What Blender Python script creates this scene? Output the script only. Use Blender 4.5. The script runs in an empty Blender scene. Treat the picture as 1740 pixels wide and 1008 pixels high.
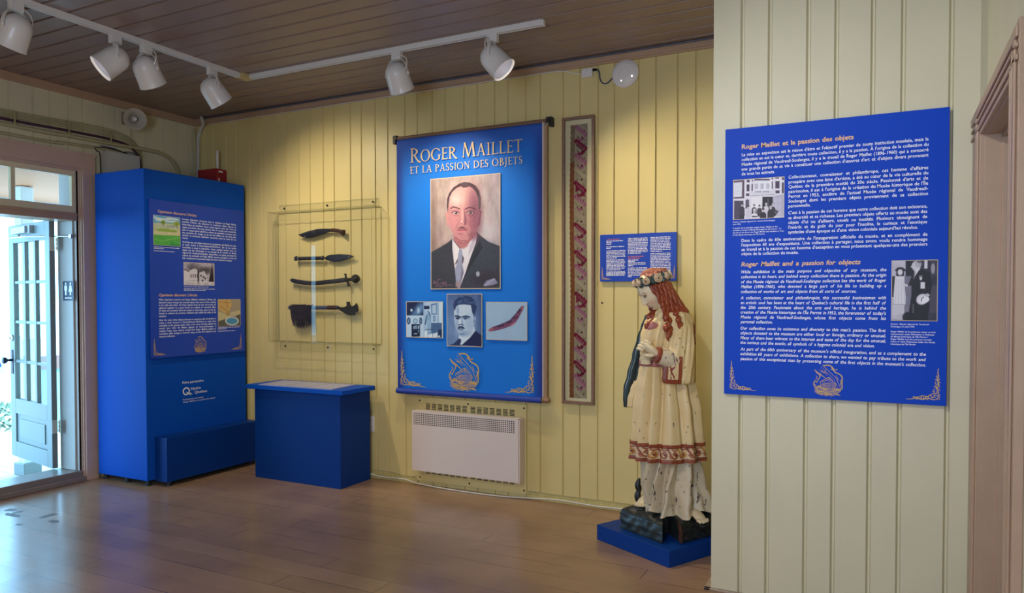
import bpy, bmesh, math, random
import numpy as np
from mathutils import Vector, Matrix

SC = bpy.context.scene
COL = SC.collection
random.seed(7)
RNG = np.random.RandomState(5)

# ---------------------------------------------------------------- camera, sky, large lights, exposure
cam_d = bpy.data.cameras.new('camera')
cam = bpy.data.objects.new('camera', cam_d)
COL.objects.link(cam)
cam_d.sensor_width = 36.0
cam_d.lens = 36.0 * 1255.26 / 1740.0
cam_d.shift_y = 31.41 / 1740.0
cam_d.clip_start = 0.02
cam.location = (0, 0, 1.55)
cam.rotation_mode = 'XYZ'
cam.rotation_euler = (math.radians(90 - 1.3057), math.radians(0.0572), math.radians(27.0012))
SC.camera = cam

SC.view_settings.view_transform = 'Standard'
SC.view_settings.look = 'None'
SC.view_settings.gamma = 1.0
SC.view_settings.use_curve_mapping = False
SC.view_settings.exposure = 0.0
try:
    SC.cycles.use_denoising = True
    SC.cycles.max_bounces = 10
    SC.cycles.diffuse_bounces = 5
    SC.cycles.glossy_bounces = 4
    SC.cycles.transmission_bounces = 10
    SC.cycles.transparent_max_bounces = 12
    SC.cycles.sample_clamp_indirect = 1.6
    SC.cycles.blur_glossy = 1.0
    SC.cycles.caustics_reflective = False
    SC.cycles.caustics_refractive = False
except Exception:
    pass

# overcast sky seen through the open door; the room is balanced for its warm lamps, so daylight reads blue
world = bpy.data.worlds.new('sky')
SC.world = world
world.use_nodes = True
bg = world.node_tree.nodes['Background']
bg.inputs[0].default_value = (0.27, 0.64, 1.0, 1)
bg.inputs[1].default_value = 9.5


def area(name, loc, rot, sx, sy, power, color, portal=False):
    l = bpy.data.lights.new(name, 'AREA')
    l.shape = 'RECTANGLE'
    l.size, l.size_y = sx, sy
    l.energy = power
    l.color = color
    o = bpy.data.objects.new(name, l)
    o.location = loc
    o.rotation_euler = [math.radians(a) for a in rot]
    COL.objects.link(o)
    if portal:
        l.cycles.is_portal = True
    return o


# the doorway lets the sky in
area('door_portal', (-6.36, 3.42, 1.4), (0, -90, 0), 2.9, 1.1, 1, (1, 1, 1), portal=True)
# unseen cool fill light added in the rear wall opening
area('rear_fill_light', (-0.75, -1.24, 1.75), (90, 0, 0), 1.4, 1.5, 68, (0.78, 0.99, 1.42))
# sunlight on the ground beyond the porch, falling over the roof of the house
_sun = bpy.data.lights.new('sun', 'SUN')
_sun.energy = 6.0
_sun.angle = 0.01
_so = bpy.data.objects.new('sun', _sun)
_so.rotation_euler = (0, math.radians(42), math.radians(8))
COL.objects.link(_so)
# unseen warm fill light added under the ceiling, no fitting modelled
area('ceiling_fill_light', (-2.6, 0.1, 3.2), (0, 0, 0), 1.2, 0.3, 48, (1.0, 0.90, 0.76))

# ---------------------------------------------------------------- helpers


def s2l(c):
    c = np.asarray(c, float)
    return np.where(c <= 0.04045, c / 12.92, ((c + 0.055) / 1.055) ** 2.4)


def rgb(r, g, b):
    v = s2l(np.array([r, g, b]) / 255.0)
    return (float(v[0]), float(v[1]), float(v[2]), 1.0)


def tag(o, label=None, cat=None, group=None, kind=None):
    if label:
        o['label'] = label
    if cat:
        o['category'] = cat
    if group:
        o['group'] = group
    if kind:
        o['kind'] = kind
    return o


def empty(name, loc=(0, 0, 0), rz=0.0, label=None, cat=None, group=None):
    o = bpy.data.objects.new(name, None)
    o.empty_display_size = 0.05
    o.location = loc
    o.rotation_euler = (0, 0, rz)
    COL.objects.link(o)
    return tag(o, label, cat, group)


class MB:
    """collects shapes; build() links them as one mesh object"""

    def __init__(self):
        self.v, self.f, self.m = [], [], []
        self.cur = 0

    def add(self, vs, fs):
        b = len(self.v)
        self.v += [tuple(map(float, p)) for p in vs]
        for f in fs:
            self.f.append(tuple(b + i for i in f))
            self.m.append(self.cur)
        return self

    def box(self, x0, x1, y0, y1, z0, z1):
        vs = [(x, y, z) for z in (z0, z1) for y in (y0, y1) for x in (x0, x1)]
        fs = [(0, 2, 3, 1), (4, 5, 7, 6), (0, 1, 5, 4), (2, 6, 7, 3), (0, 4, 6, 2), (1, 3, 7, 5)]
        return self.add(vs, fs)

    def obox(self, O, A, B, Cc, a, b, c):
        """box spanning a=(a0,a1) along A, b along B, c along Cc from origin O"""
        O, A, B, Cc = [Vector(q) for q in (O, A, B, Cc)]
        vs = [O + A * x + B * y + Cc * z for z in c for y in b for x in a]
        fs = [(0, 2, 3, 1), (4, 5, 7, 6), (0, 1, 5, 4), (2, 6, 7, 3), (0, 4, 6, 2), (1, 3, 7, 5)]
        return self.add(vs, fs)

    def prism(self, pts, fr, d0, d1):
        """outline pts (u,v) in frame fr=(O,U,V), extruded along the normal from d0 to d1"""
        O, U, V = [Vector(q) for q in fr]
        N = U.cross(V).normalized()
        n = len(pts)
        vs = [O + U * p[0] + V * p[1] + N * d0 for p in pts] + [O + U * p[0] + V * p[1] + N * d1 for p in pts]
        fs = [tuple(range(n))[::-1], tuple(range(n, 2 * n))]
        fs += [(i, (i + 1) % n, n + (i + 1) % n, n + i) for i in range(n)]
        return self.add(vs, fs)

    def tube(self, path, r, n=8, closed=False, cap=True, flat=1.0, thin=1.0):
        P = [Vector(p) for p in path]
        R = r if hasattr(r, '__len__') else [r] * len(P)
        up = Vector((0.13, 0.21, 0.97))
        vs, prev = [], None
        L = len(P)
        for i, p in enumerate(P):
            a = P[(i - 1) % L] if (closed or i > 0) else P[i]
            b = P[(i + 1) % L] if (closed or i < L - 1) else P[i]
            t = (b - a).normalized()
            if prev is None:
                s = t.cross(up)
                if s.length < 1e-4:
                    s = t.cross(Vector((1, 0, 0)))
                s.normalize()
            else:
                s = prev - t * prev.dot(t)
                s.normalize()
            prev = s
            w = t.cross(s)
            for k in range(n):
                a_ = 2 * math.pi * k / n
                vs.append(p + s * (math.cos(a_) * R[i] * thin) + w * (math.sin(a_) * R[i] * flat))
        fs = []
        for i in range(L - 1 + (1 if closed else 0)):
            for k in range(n):
                i2 = (i + 1) % L
                fs.append((i * n + k, i * n + (k + 1) % n, i2 * n + (k + 1) % n, i2 * n + k))
        if cap and not closed:
            fs.append(tuple(range(n))[::-1])
            fs.append(tuple((L - 1) * n + k for k in range(n)))
        return self.add(vs, fs)

    def lathe(self, prof, O, A, n=24, close=False):
        """profile [(radius, height)] turned about axis A from O"""
        O, A = Vector(O), Vector(A).normalized()
        s = A.cross(Vector((0.3, 0.9, 0.1)))
        if s.length < 1e-3:
            s = A.cross(Vector((1, 0, 0)))
        s.normalize()
        w = A.cross(s)
        vs, fs = [], []
        for (r, h) in prof:
            for k in range(n):
                a = 2 * math.pi * k / n
                vs.append(O + A * h + (s * math.cos(a) + w * math.sin(a)) * max(r, 1e-5))
        for i in range(len(prof) - 1):
            for k in range(n):
                fs.append((i * n + k, i * n + (k + 1) % n, (i + 1) * n + (k + 1) % n, (i + 1) * n + k))
        return self.add(vs, fs)

    def grid(self, fn, nu, nv, closed_u=False, cap0=False, cap1=False):
        vs, fs = [], []
        for j in range(nv):
            for i in range(nu):
                vs.append(fn(i, j))
        for j in range(nv - 1):
            for i in range(nu if closed_u else nu - 1):
                i2 = (i + 1) % nu
                fs.append((j * nu + i, j * nu + i2, (j + 1) * nu + i2, (j + 1) * nu + i))
        if cap0:
            fs.append(tuple(range(nu))[::-1])
        if cap1:
            fs.append(tuple((nv - 1) * nu + i for i in range(nu)))
        return self.add(vs, fs)

    def build(self, name, mats, parent=None, smooth=False, bevel=0.0, fix=True):
        me = bpy.data.meshes.new(name)
        me.from_pydata(self.v, [], self.f)
        if not isinstance(mats, (list, tuple)):
            mats = [mats]
        for m in mats:
            me.materials.append(m)
        if len(mats) > 1:
            me.polygons.foreach_set('material_index', self.m)
        if fix:
            b = bmesh.new()
            b.from_mesh(me)
            bmesh.ops.recalc_face_normals(b, faces=b.faces)
            b.to_mesh(me)
            b.free()
        if smooth:
            me.polygons.foreach_set('use_smooth', [True] * len(me.polygons))
            if smooth != 'all':
                try:
                    me.set_sharp_from_angle(angle=math.radians(40))
                except Exception:
                    pass
        o = bpy.data.objects.new(name, me)
        COL.objects.link(o)
        if parent is not None:
            o.parent = parent
        if bevel:
            md = o.modifiers.new('bevel', 'BEVEL')
            md.width = bevel
            md.segments = 2
            md.limit_method = 'ANGLE'
            md.angle_limit = math.radians(40)
        return o


def mat(name, col, rough=0.5, metal=0.0, noise=0.0, nscale=20.0, bump=0.0, bscale=60.0, coat=0.0, spec=0.5):
    m = bpy.data.materials.new(name)
    m.use_nodes = True
    nt = m.node_tree
    p = nt.nodes['Principled BSDF']
    p.inputs['Base Color'].default_value = col
    p.inputs['Roughness'].default_value = rough
    p.inputs['Metallic'].default_value = metal
    p.inputs['Specular IOR Level'].default_value = spec
    p.inputs['Coat Weight'].default_value = coat
    tc = None
    if noise or bump:
        tc = nt.nodes.new('ShaderNodeTexCoord')
    if noise:
        n = nt.nodes.new('ShaderNodeTexNoise')
        n.inputs['Scale'].default_value = nscale
        n.inputs['Detail'].default_value = 4
        nt.links.new(tc.outputs['Object'], n.inputs['Vector'])
        r = nt.nodes.new('ShaderNodeValToRGB')
        r.color_ramp.elements[0].position = 0.3
        r.color_ramp.elements[1].position = 0.7
        r.color_ramp.elements[0].color = [c * (1 - noise) for c in col[:3]] + [1]
        r.color_ramp.elements[1].color = [min(1, c * (1 + noise)) for c in col[:3]] + [1]
        nt.links.new(n.outputs['Fac'], r.inputs['Fac'])
        nt.links.new(r.outputs['Color'], p.inputs['Base Color'])
    if bump:
        n = nt.nodes.new('ShaderNodeTexNoise')
        n.inputs['Scale'].default_value = bscale
        n.inputs['Detail'].default_value = 3
        nt.links.new(tc.outputs['Object'], n.inputs['Vector'])
        b = nt.nodes.new('ShaderNodeBump')
        b.inputs['Strength'].default_value = bump
        b.inputs['Distance'].default_value = 0.003
        nt.links.new(n.outputs['Fac'], b.inputs['Height'])
        nt.links.new(b.outputs['Normal'], p.inputs['Normal'])
    return m


def mat_attr(name, rough=0.5, spec=0.4, coat=0.0):
    """printed or painted picture: colour comes from the mesh's own colour attribute"""
    m = bpy.data.materials.new(name)
    m.use_nodes = True
    nt = m.node_tree
    p = nt.nodes['Principled BSDF']
    p.inputs['Roughness'].default_value = rough
    p.inputs['Specular IOR Level'].default_value = spec
    p.inputs['Coat Weight'].default_value = coat
    a = nt.nodes.new('ShaderNodeAttribute')
    a.attribute_name = 'print'
    nt.links.new(a.outputs['Color'], p.inputs['Base Color'])
    return m


def mat_chip(name, col, chip, amount=0.60, scale=55.0, rough=0.42, col2=None, stretch=(1, 1, 0.45)):
    """old painted wood: flaked specks with the dark ground showing, slight tint variation"""
    m = bpy.data.materials.new(name)
    m.use_nodes = True
    nt = m.node_tree
    p = nt.nodes['Principled BSDF']
    p.inputs['Roughness'].default_value = rough
    tc = nt.nodes.new('ShaderNodeTexCoord')
    mp = nt.nodes.new('ShaderNodeMapping')
    mp.inputs['Scale'].default_value = stretch
    nt.links.new(tc.outputs['Object'], mp.inputs['Vector'])
    n = nt.nodes.new('ShaderNodeTexNoise')
    n.inputs['Scale'].default_value = scale
    n.inputs['Detail'].default_value = 5
    n.inputs['Roughness'].default_value = 0.65
    nt.links.new(mp.outputs['Vector'], n.inputs['Vector'])
    r = nt.nodes.new('ShaderNodeValToRGB')
    r.color_ramp.elements[0].position = amount
    r.color_ramp.elements[1].position = amount + 0.025
    r.color_ramp.elements[0].color = (0, 0, 0, 1)
    r.color_ramp.elements[1].color = (1, 1, 1, 1)
    nt.links.new(n.outputs['Fac'], r.inputs['Fac'])
    n2 = nt.nodes.new('ShaderNodeTexNoise')
    n2.inputs['Scale'].default_value = 9.0
    n2.inputs['Detail'].default_value = 4
    nt.links.new(tc.outputs['Object'], n2.inputs['Vector'])
    mx = nt.nodes.new('ShaderNodeMix')
    mx.data_type = 'RGBA'
    mx.inputs[6].default_value = col
    mx.inputs[7].default_value = col2 or [c * 0.82 for c in col[:3]] + [1]
    nt.links.new(n2.outputs['Fac'], mx.inputs[0])
    mx2 = nt.nodes.new('ShaderNodeMix')
    mx2.data_type = 'RGBA'
    nt.links.new(mx.outputs[2], mx2.inputs[6])
    mx2.inputs[7].default_value = chip
    nt.links.new(r.outputs['Color'], mx2.inputs[0])
    nt.links.new(mx2.outputs[2], p.inputs['Base Color'])
    b = nt.nodes.new('ShaderNodeBump')
    b.inputs['Strength'].default_value = 0.5
    b.inputs['Distance'].default_value = 0.002
    b.invert = True
    nt.links.new(r.outputs['Color'], b.inputs['Height'])
    nt.links.new(b.outputs['Normal'], p.inputs['Normal'])
    return m


def mat_emit(name, col, strength):
    m = bpy.data.materials.new(name)
    m.use_nodes = True
    p = m.node_tree.nodes['Principled BSDF']
    p.inputs['Base Color'].default_value = (1, 1, 1, 1)
    p.inputs['Emission Color'].default_value = col
    p.inputs['Emission Strength'].default_value = strength
    return m


def mat_glass(name, tint=(1, 1, 1, 1), refl=1.0, rough=0.0):
    """thin clear sheet: straight-through transparency with a Fresnel reflection"""
    m = bpy.data.materials.new(name)
    m.use_nodes = True
    nt = m.node_tree
    nt.nodes.clear()
    out = nt.nodes.new('ShaderNodeOutputMaterial')
    tr = nt.nodes.new('ShaderNodeBsdfTransparent')
    tr.inputs[0].default_value = tint
    gl = nt.nodes.new('ShaderNodeBsdfGlossy')
    gl.inputs['Roughness'].default_value = rough
    fr = nt.nodes.new('ShaderNodeFresnel')
    fr.inputs[0].default_value = 1.45
    mu = nt.nodes.new('ShaderNodeMath')
    mu.operation = 'MULTIPLY'
    ge = nt.nodes.new('ShaderNodeNewGeometry')
    sb = nt.nodes.new('ShaderNodeMath')                 # reflect on the side the ray enters
    sb.operation = 'MULTIPLY_ADD'
    sb.inputs[1].default_value = -refl
    sb.inputs[2].default_value = refl
    nt.links.new(ge.outputs['Backfacing'], sb.inputs[0])
    nt.links.new(sb.outputs[0], mu.inputs[1])
    nt.links.new(fr.outputs[0], mu.inputs[0])
    mx = nt.nodes.new('ShaderNodeMixShader')
    nt.links.new(mu.outputs[0], mx.inputs[0])
    nt.links.new(tr.outputs[0], mx.inputs[1])
    nt.links.new(gl.outputs[0], mx.inputs[2])
    nt.links.new(mx.outputs[0], out.inputs[0])
    return m


M = {}
M['wall2'] = mat('wall_paint_daylit', (0.66, 0.61, 0.42, 1), 0.45, noise=0.03, nscale=3, bump=0.12, bscale=40)  # same wall paint made paler, cool daylight put into its colour
M['wall'] = mat('wall_paint', (0.69, 0.57, 0.250, 1), 0.42, noise=0.03, nscale=3, bump=0.12, bscale=40)
M['ceiling'] = mat('ceiling_paint', (0.27, 0.195, 0.165, 1), 0.38, noise=0.05, nscale=6, bump=0.1, bscale=50)
M['trim'] = mat('trim_paint', rgb(176, 146, 120), 0.4, noise=0.04, nscale=8)
M['trim_light'] = mat('trim_paint_cream', rgb(205, 196, 150), 0.4)
M['white'] = mat('white_enamel', rgb(222, 218, 212), 0.35, coat=0.2)
M['white_matt'] = mat('white_plastic', rgb(228, 222, 218), 0.45)
M['heater'] = mat('heater_enamel', rgb(226, 212, 205), 0.4)
M['black'] = mat('black_plastic', rgb(22, 22, 24), 0.45)
M['dark'] = mat('dark_gap', rgb(26, 24, 22), 0.8)
M['steel'] = mat('steel', rgb(190, 190, 185), 0.3, metal=0.9)
M['brass'] = mat('aged_hinge_metal', rgb(205, 205, 190), 0.35, metal=0.5)
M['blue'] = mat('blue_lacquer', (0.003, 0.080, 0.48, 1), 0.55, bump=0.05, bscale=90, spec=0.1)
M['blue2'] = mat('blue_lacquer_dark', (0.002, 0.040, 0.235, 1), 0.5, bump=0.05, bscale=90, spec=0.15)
M['panel_blue'] = mat('printed_panel_blue', rgb(8, 68, 192), 0.5, spec=0.15)
M['panel_blue2'] = mat('printed_panel_blue_violet', rgb(30, 72, 184), 0.35, spec=0.3)
M['text_white'] = mat('white_print', rgb(250, 252, 254), 0.55)
M['text_gold'] = mat('ochre_print', rgb(238, 188, 136), 0.55)
M['text_red'] = mat('red_orange_print', rgb(214, 110, 84), 0.55)
M['gold'] = mat('gold_print', rgb(205, 170, 105), 0.5)
M['glass'] = mat_glass('window_glass', (0.96, 0.985, 1, 1), 1.0)
M['acrylic'] = mat_glass('acrylic_sheet', (0.975, 0.98, 0.975, 1), 0.9)
M['acrylic_edge'] = mat('acrylic_edge', rgb(186, 176, 120), 0.15)
M['photo'] = mat_attr('photo_print', 0.5)
M['edge'] = mat('photo_border', rgb(214, 196, 160), 0.55)
M['black_print'] = mat('black_print', rgb(20, 28, 60), 0.5)

# ---------------------------------------------------------------- setting: room shell
XL, XR, YB, YP, YR = -6.11, 0.36, 5.12, 3.95, -1.3
ZC, ZT = 3.31, 3.245                       # ceiling, underside of the cornice board


def groove_profile(cuts, a, b, w=0.009, d=0.011, bead=False):
    """polyline (s, depth) along a plank wall from a to b with a V joint at each cut"""
    pts = [(a, 0.0)]
    for c in sorted(cuts):
        if a + w < c < b - w:
            pts += [(c - w, 0.0), (c - w * 0.35, d), (c + w * 0.2, d), (c + w * 0.6, 0.0)]
    pts.append((b, 0.0))
    return pts


def plank_strip(mb, prof, place, z0, z1):
    n = len(prof)
    vs = [place(s, d, z0) for s, d in prof] + [place(s, d, z1) for s, d in prof]
    mb.add(vs, [(i, i + 1, n + i + 1, n + i) for i in range(n - 1)])


def struct(name, mb, m, bevel=0.0, smooth=False):
    return tag(mb.build(name, m, None, smooth, bevel), kind='structure')


back_cuts = [-5.979, -5.86, -5.692, -5.561, -5.383, -5.235, -5.065, -4.937, -4.775, -4.643, -4.49, -4.367, -4.184,
             -4.064, -3.916, -3.784, -3.609, -3.486, -3.337, -3.213, -3.035, -2.914, -2.757, -2.64, -2.485, -2.363,
             -2.175, -2.04, -1.898, -1.774, -1.593, -1.468, -1.313, -1.188, -1.02, -0.90, -0.76]
mb = MB()
plank_strip(mb, groove_profile(back_cuts, XL - 0.2, -0.6), lambda s, d, z: (s, YB + d, z), -0.02, ZC)
mb.box(XL - 0.2, -0.6, YB + 0.02, YB + 0.12, -0.02, ZC)
struct('wall_back', mb, M['wall'])

# left wall with the entrance opening
DY0, DY1, DZ = 2.90, 3.90, 2.66
left_cuts = [3.377, 3.559, 3.692, 3.844, 3.97, 4.154, 4.27, 4.446, 4.568, 4.756, 4.908, 5.03]
yy = 3.25
while yy > YR:
    left_cuts.append(yy)
    yy -= 0.125
    left_cuts.append(yy)
    yy -= 0.172
mb = MB()
pl = lambda s, d, z: (XL - d, s, z)
plank_strip(mb, groove_profile(left_cuts, DY1, YB + 0.1), pl, -0.02, DZ)
plank_strip(mb, groove_profile(left_cuts, YR - 0.1, DY0), pl, -0.02, DZ)
plank_strip(mb, groove_profile(left_cuts, YR - 0.1, YB + 0.1), pl, DZ, ZC)
mb.box(XL - 0.22, XL - 0.02, DY1, YB + 0.1, -0.02, DZ)
mb.box(XL - 0.22, XL - 0.02, YR - 0.1, DY0, -0.02, DZ)
mb.box(XL - 0.22, XL - 0.02, YR - 0.1, YB + 0.1, DZ, ZC)
struct('wall_left', mb, M['wall2'])

# projecting wall that carries the large panel, with its return to the back wall
XP = -0.827
part_cuts = [-0.678, -0.5435, -0.362, -0.234, -0.074, 0.054, 0.249]
mb = MB()
plank_strip(mb, groove_profile(part_cuts, XP, XR + 0.1, w=0.014, d=0.018), lambda s, d, z: (s, YP + d, z), -0.02, ZC)
plank_strip(mb, groove_profile([4.12, 4.29, 4.42, 4.6, 4.73, 4.9], YP, YB + 0.05),
            lambda s, d, z: (XP + d, s, z), -0.02, ZC)
mb.box(XP + 0.025, XR + 0.1, YP + 0.025, YP + 0.10, -0.02, ZC)
mb.box(XP + 0.025, XP + 0.10, YP + 0.025, YB + 0.05, -0.02, ZC)
struct('wall_front', mb, M['wall2'])

# right wall with the cased doorway
RY0, RY1, RZ = 2.76, 3.64, 2.23
mb = MB()
for (y0, y1, z0, z1) in ((YR - 0.1, RY0, -0.02, RZ), (RY1, YP + 0.02, -0.02, RZ), (YR - 0.1, YP + 0.02, RZ, ZC)):
    mb.box(XR, XR + 0.2, y0, y1, z0, z1)
struct('wall_right', mb, M['wall2'])
mb = MB()                                   # short passage beyond the doorway
mb.box(XR + 1.5, XR + 1.6, 1.8, 4.6, -0.02, ZC)
mb.box(XR + 0.2, XR + 1.6, 4.5, 4.6, -0.02, ZC)
mb.box(XR + 0.2, XR + 1.6, 1.8, 1.9, -0.02, ZC)
struct('wall_passage', mb, M['wall2'])
mb = MB()                                   # unseen rear wall with an opening added for the fill light
WX0, WX1, WZ0, WZ1 = -1.5, 0.0, 0.95, 2.55
mb.box(XL - 0.2, WX0, YR - 0.15, YR, -0.02, ZC)
mb.box(WX1, XR + 0.2, YR - 0.15, YR, -0.02, ZC)
mb.box(WX0, WX1, YR - 0.15, YR, -0.02, WZ0)
mb.box(WX0, WX1, YR - 0.15, YR, WZ1, ZC)
struct('wall_rear', mb, M['wall'])
mb = MB()  # made-up sash in the added opening, out of view
for (x0, x1, z0, z1) in ((WX0, WX0 + .06, WZ0, WZ1), (WX1 - .06, WX1, WZ0, WZ1), (WX0, WX1, WZ0, WZ0 + .06),
                         (WX0, WX1, WZ1 - .06, WZ1), (-0.78, -0.72, WZ0, WZ1), (WX0, WX1, 1.72, 1.77)):
    mb.box(x0, x1, YR - .1, YR - .05, z0, z1)
struct('added_window', mb, M['trim_light'])
mb = MB()                                   # unseen panel added to block the sky behind the fill light
mb.box(WX0 - 0.02, WX1 + 0.02, YR - 0.13, YR - 0.12, WZ0 - 0.02, WZ1 + 0.02)
mb.build('sky_block_panel', M['white_matt'], bpy.data.objects['added_window'])

# ceiling boards run along the back wall
cuts = []
yy = 5.02
while yy > YR:
    cuts.append(yy)
    yy -= 0.155
mb = MB()
plank_strip(mb, groove_profile(cuts, YR - 0.1, YB + 0.1, w=0.014, d=0.02), lambda s, d, z: (XL - 0.2 if z < 1 else XR + 0.2, s, ZC + d), 0, 2)
mb.box(XL - 0.2, XR + 1.7, YR - 0.1, YB + 0.1, ZC + 0.03, ZC + 0.12)
struct('ceiling', mb, M['ceiling'])


# floor: painted boards along x, worn joints, satin varnish
def floor_material():
    m = bpy.data.materials.new('floor_paint')
    m.use_nodes = True
    nt = m.node_tree
    N, L = nt.nodes.new, nt.links.new
    p = nt.nodes['Principled BSDF']
    tc = N('ShaderNodeTexCoord')
    sep = N('ShaderNodeSeparateXYZ')
    L(tc.outputs['Object'], sep.inputs[0])
    n = N('ShaderNodeTexNoise')
    n.inputs['Scale'].default_value = 2.2
    n.inputs['Detail'].default_value = 5
    L(tc.outputs['Object'], n.inputs['Vector'])
    r = N('ShaderNodeValToRGB')
    r.color_ramp.elements[0].position = 0.3
    r.color_ramp.elements[1].position = 0.72
    r.color_ramp.elements[0].color = rgb(147, 117, 94)
    r.color_ramp.elements[1].color = rgb(171, 137, 108)
    L(n.outputs['Fac'], r.inputs['Fac'])
    # board index gives each board a slightly different tone
    mul = N('ShaderNodeMath'); mul.operation = 'MULTIPLY'; mul.inputs[1].default_value = 1 / 0.163
    L(sep.outputs['Y'], mul.inputs[0])
    fl = N('ShaderNodeMath'); fl.operation = 'FLOOR'
    L(mul.outputs[0], fl.inputs[0])
    wn = N('ShaderNodeTexWhiteNoise'); wn.noise_dimensions = '1D'
    L(fl.outputs[0], wn.inputs['W'])
    hs = N('ShaderNodeHueSaturation')
    mr = N('ShaderNodeMapRange')
    mr.inputs['To Min'].default_value = 0.9
    mr.inputs['To Max'].default_value = 1.06
    L(wn.outputs['Value'], mr.inputs['Value'])
    L(mr.outputs[0], hs.inputs['Value'])
    L(r.outputs['Color'], hs.inputs['Color'])
    # joints: thin dark line, broken up by noise
    fr = N('ShaderNodeMath'); fr.operation = 'FRACT'
    L(mul.outputs[0], fr.inputs[0])
    lt = N('ShaderNodeMath'); lt.operation = 'LESS_THAN'; lt.inputs[1].default_value = 0.026
    L(fr.outputs[0], lt.inputs[0])
    mp = N('ShaderNodeMapping')
    mp.inputs['Scale'].default_value = (1.3, 6.1, 1)
    L(tc.outputs['Object'], mp.inputs['Vector'])
    n3 = N('ShaderNodeTexNoise')
    n3.inputs['Scale'].default_value = 1.0
    n3.inputs['Detail'].default_value = 3
    L(mp.outputs[0], n3.inputs['Vector'])
    jr = N('ShaderNodeMapRange')
    jr.inputs['From Min'].default_value = 0.42
    jr.inputs['From Max'].default_value = 0.6
    L(n3.outputs['Fac'], jr.inputs['Value'])
    jm = N('ShaderNodeMath'); jm.operation = 'MULTIPLY'
    L(lt.outputs[0], jm.inputs[0]); L(jr.outputs[0], jm.inputs[1])
    # butt joints across the boards
    off = N('ShaderNodeMath'); off.operation = 'MULTIPLY_ADD'; off.inputs[1].default_value = 2.9
    L(wn.outputs['Value'], off.inputs[0])
    L(sep.outputs['X'], off.inputs[2])
    dv = N('ShaderNodeMath'); dv.operation = 'DIVIDE'; dv.inputs[1].default_value = 2.9
    L(off.outputs[0], dv.inputs[0])
    f2 = N('ShaderNodeMath'); f2.operation = 'FRACT'
    L(dv.outputs[0], f2.inputs[0])
    l2 = N('ShaderNodeMath'); l2.operation = 'LESS_THAN'; l2.inputs[1].default_value = 0.0013
    L(f2.outputs[0], l2.inputs[0])
    mxj = N('ShaderNodeMath'); mxj.operation = 'MAXIMUM'
    L(jm.outputs[0], mxj.inputs[0]); L(l2.outputs[0], mxj.inputs[1])
    mx = N('ShaderNodeMix'); mx.data_type = 'RGBA'
    L(mxj.outputs[0], mx.inputs[0])
    L(hs.outputs['Color'], mx.inputs[6])
    mx.inputs[7].default_value = rgb(70, 56, 46)
    L(mx.outputs[2], p.inputs['Base Color'])
    n4 = N('ShaderNodeTexNoise')
    n4.inputs['Scale'].default_value = 5
    n4.inputs['Detail'].default_value = 1
    L(tc.outputs['Object'], n4.inputs['Vector'])
    rr = N('ShaderNodeMapRange')
    rr.inputs['To Min'].default_value = 0.19
    rr.inputs['To Max'].default_value = 0.29
    L(n4.outputs['Fac'], rr.inputs['Value'])
    L(rr.outputs[0], p.inputs['Roughness'])
    p.inputs['Specular IOR Level'].default_value = 0.6
    n5 = N('ShaderNodeTexNoise')
    n5.inputs['Scale'].default_value = 38
    L(tc.outputs['Object'], n5.inputs['Vector'])
    ad = N('ShaderNodeMath'); ad.operation = 'MULTIPLY_ADD'; ad.inputs[1].default_value = -2.0
    L(mxj.outputs[0], ad.inputs[0]); L(n5.outputs['Fac'], ad.inputs[2])
    b = N('ShaderNodeBump')
    b.inputs['Strength'].default_value = 0.10
    b.inputs['Distance'].default_value = 0.0015
    L(ad.outputs[0], b.inputs['Height'])
    L(b.outputs['Normal'], p.inputs['Normal'])
    return m


M['floor'] = floor_material()
mb = MB()
mb.box(XL - 0.05, XR + 1.6, YR - 0.1, YB + 0.05, -0.12, 0.0)
struct('floor', mb, M['floor'])

# worn patches in the paint just inside the door
b = MB()
rw = random.Random(21)
for (x, y, rx, ry) in ((-5.72, 3.13, 0.05, 0.04), (-5.58, 3.06, 0.10, 0.03), (-5.83, 3.02, 0.13, 0.018), (-5.33, 3.17, 0.035, 0.07), (-5.16, 3.10, 0.06, 0.028), (-5.3, 2.95, 0.03, 0.02), (-5.62, 3.12, 0.03, 0.05)):
    n_ = 22
    b.add([(x + rx * (0.6 + 0.5 * rw.random()) * math.cos(2 * math.pi * k / n_), y + ry * (0.6 + 0.5 * rw.random()) * math.sin(2 * math.pi * k / n_), 0.0006) for k in range(n_)], [tuple(range(n_))])
fl_ = b.build('worn_patch', mat('bare_floor', rgb(92, 82, 78), 0.55, noise=.15, nscale=30), bpy.data.objects['floor'])

# cornice boards under the ceiling
mb = MB()
mb.box(XL, XP, YB - 0.022, YB, ZT, ZC)
mb.box(XL, XP, YB - 0.034, YB, ZT + 0.014, ZC)
struct('trim_1', mb, M['trim'], 0.002)
mb = MB()
mb.box(XL, XL + 0.022, YR, YB - 0.022, ZT, ZC)
struct('trim_2', mb, M['trim'], 0.002)

# worn skirting along the back wall and base of the projecting wall
M['skirt'] = mat('skirting_paint', rgb(196, 182, 120), 0.5, noise=0.12, nscale=30)
mb = MB()
mb.box(-4.4, -3.49, YB - 0.018, YB, 0, 0.035)
mb.box(-2.47, XP, YB - 0.018, YB, 0, 0.035)
mb.box(-2.47, XP, YB - 0.012, YB, 0.035, 0.055)
mb.box(-4.4, -3.49, YB - 0.012, YB, 0.035, 0.055)
struct('baseboard_back', mb, M['skirt'], 0.003)
mb = MB()
mb.box(XP - 0.035, XR, YP - 0.02, YP, 0, 0.012)
mb.box(XP - 0.035, XP, YP - 0.02, YB - .03, 0, 0.012)
struct('baseboard_front', mb, mat('floor_edge_strip', rgb(168, 146, 126), 0.5, noise=.1, nscale=40), 0.003)

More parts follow.
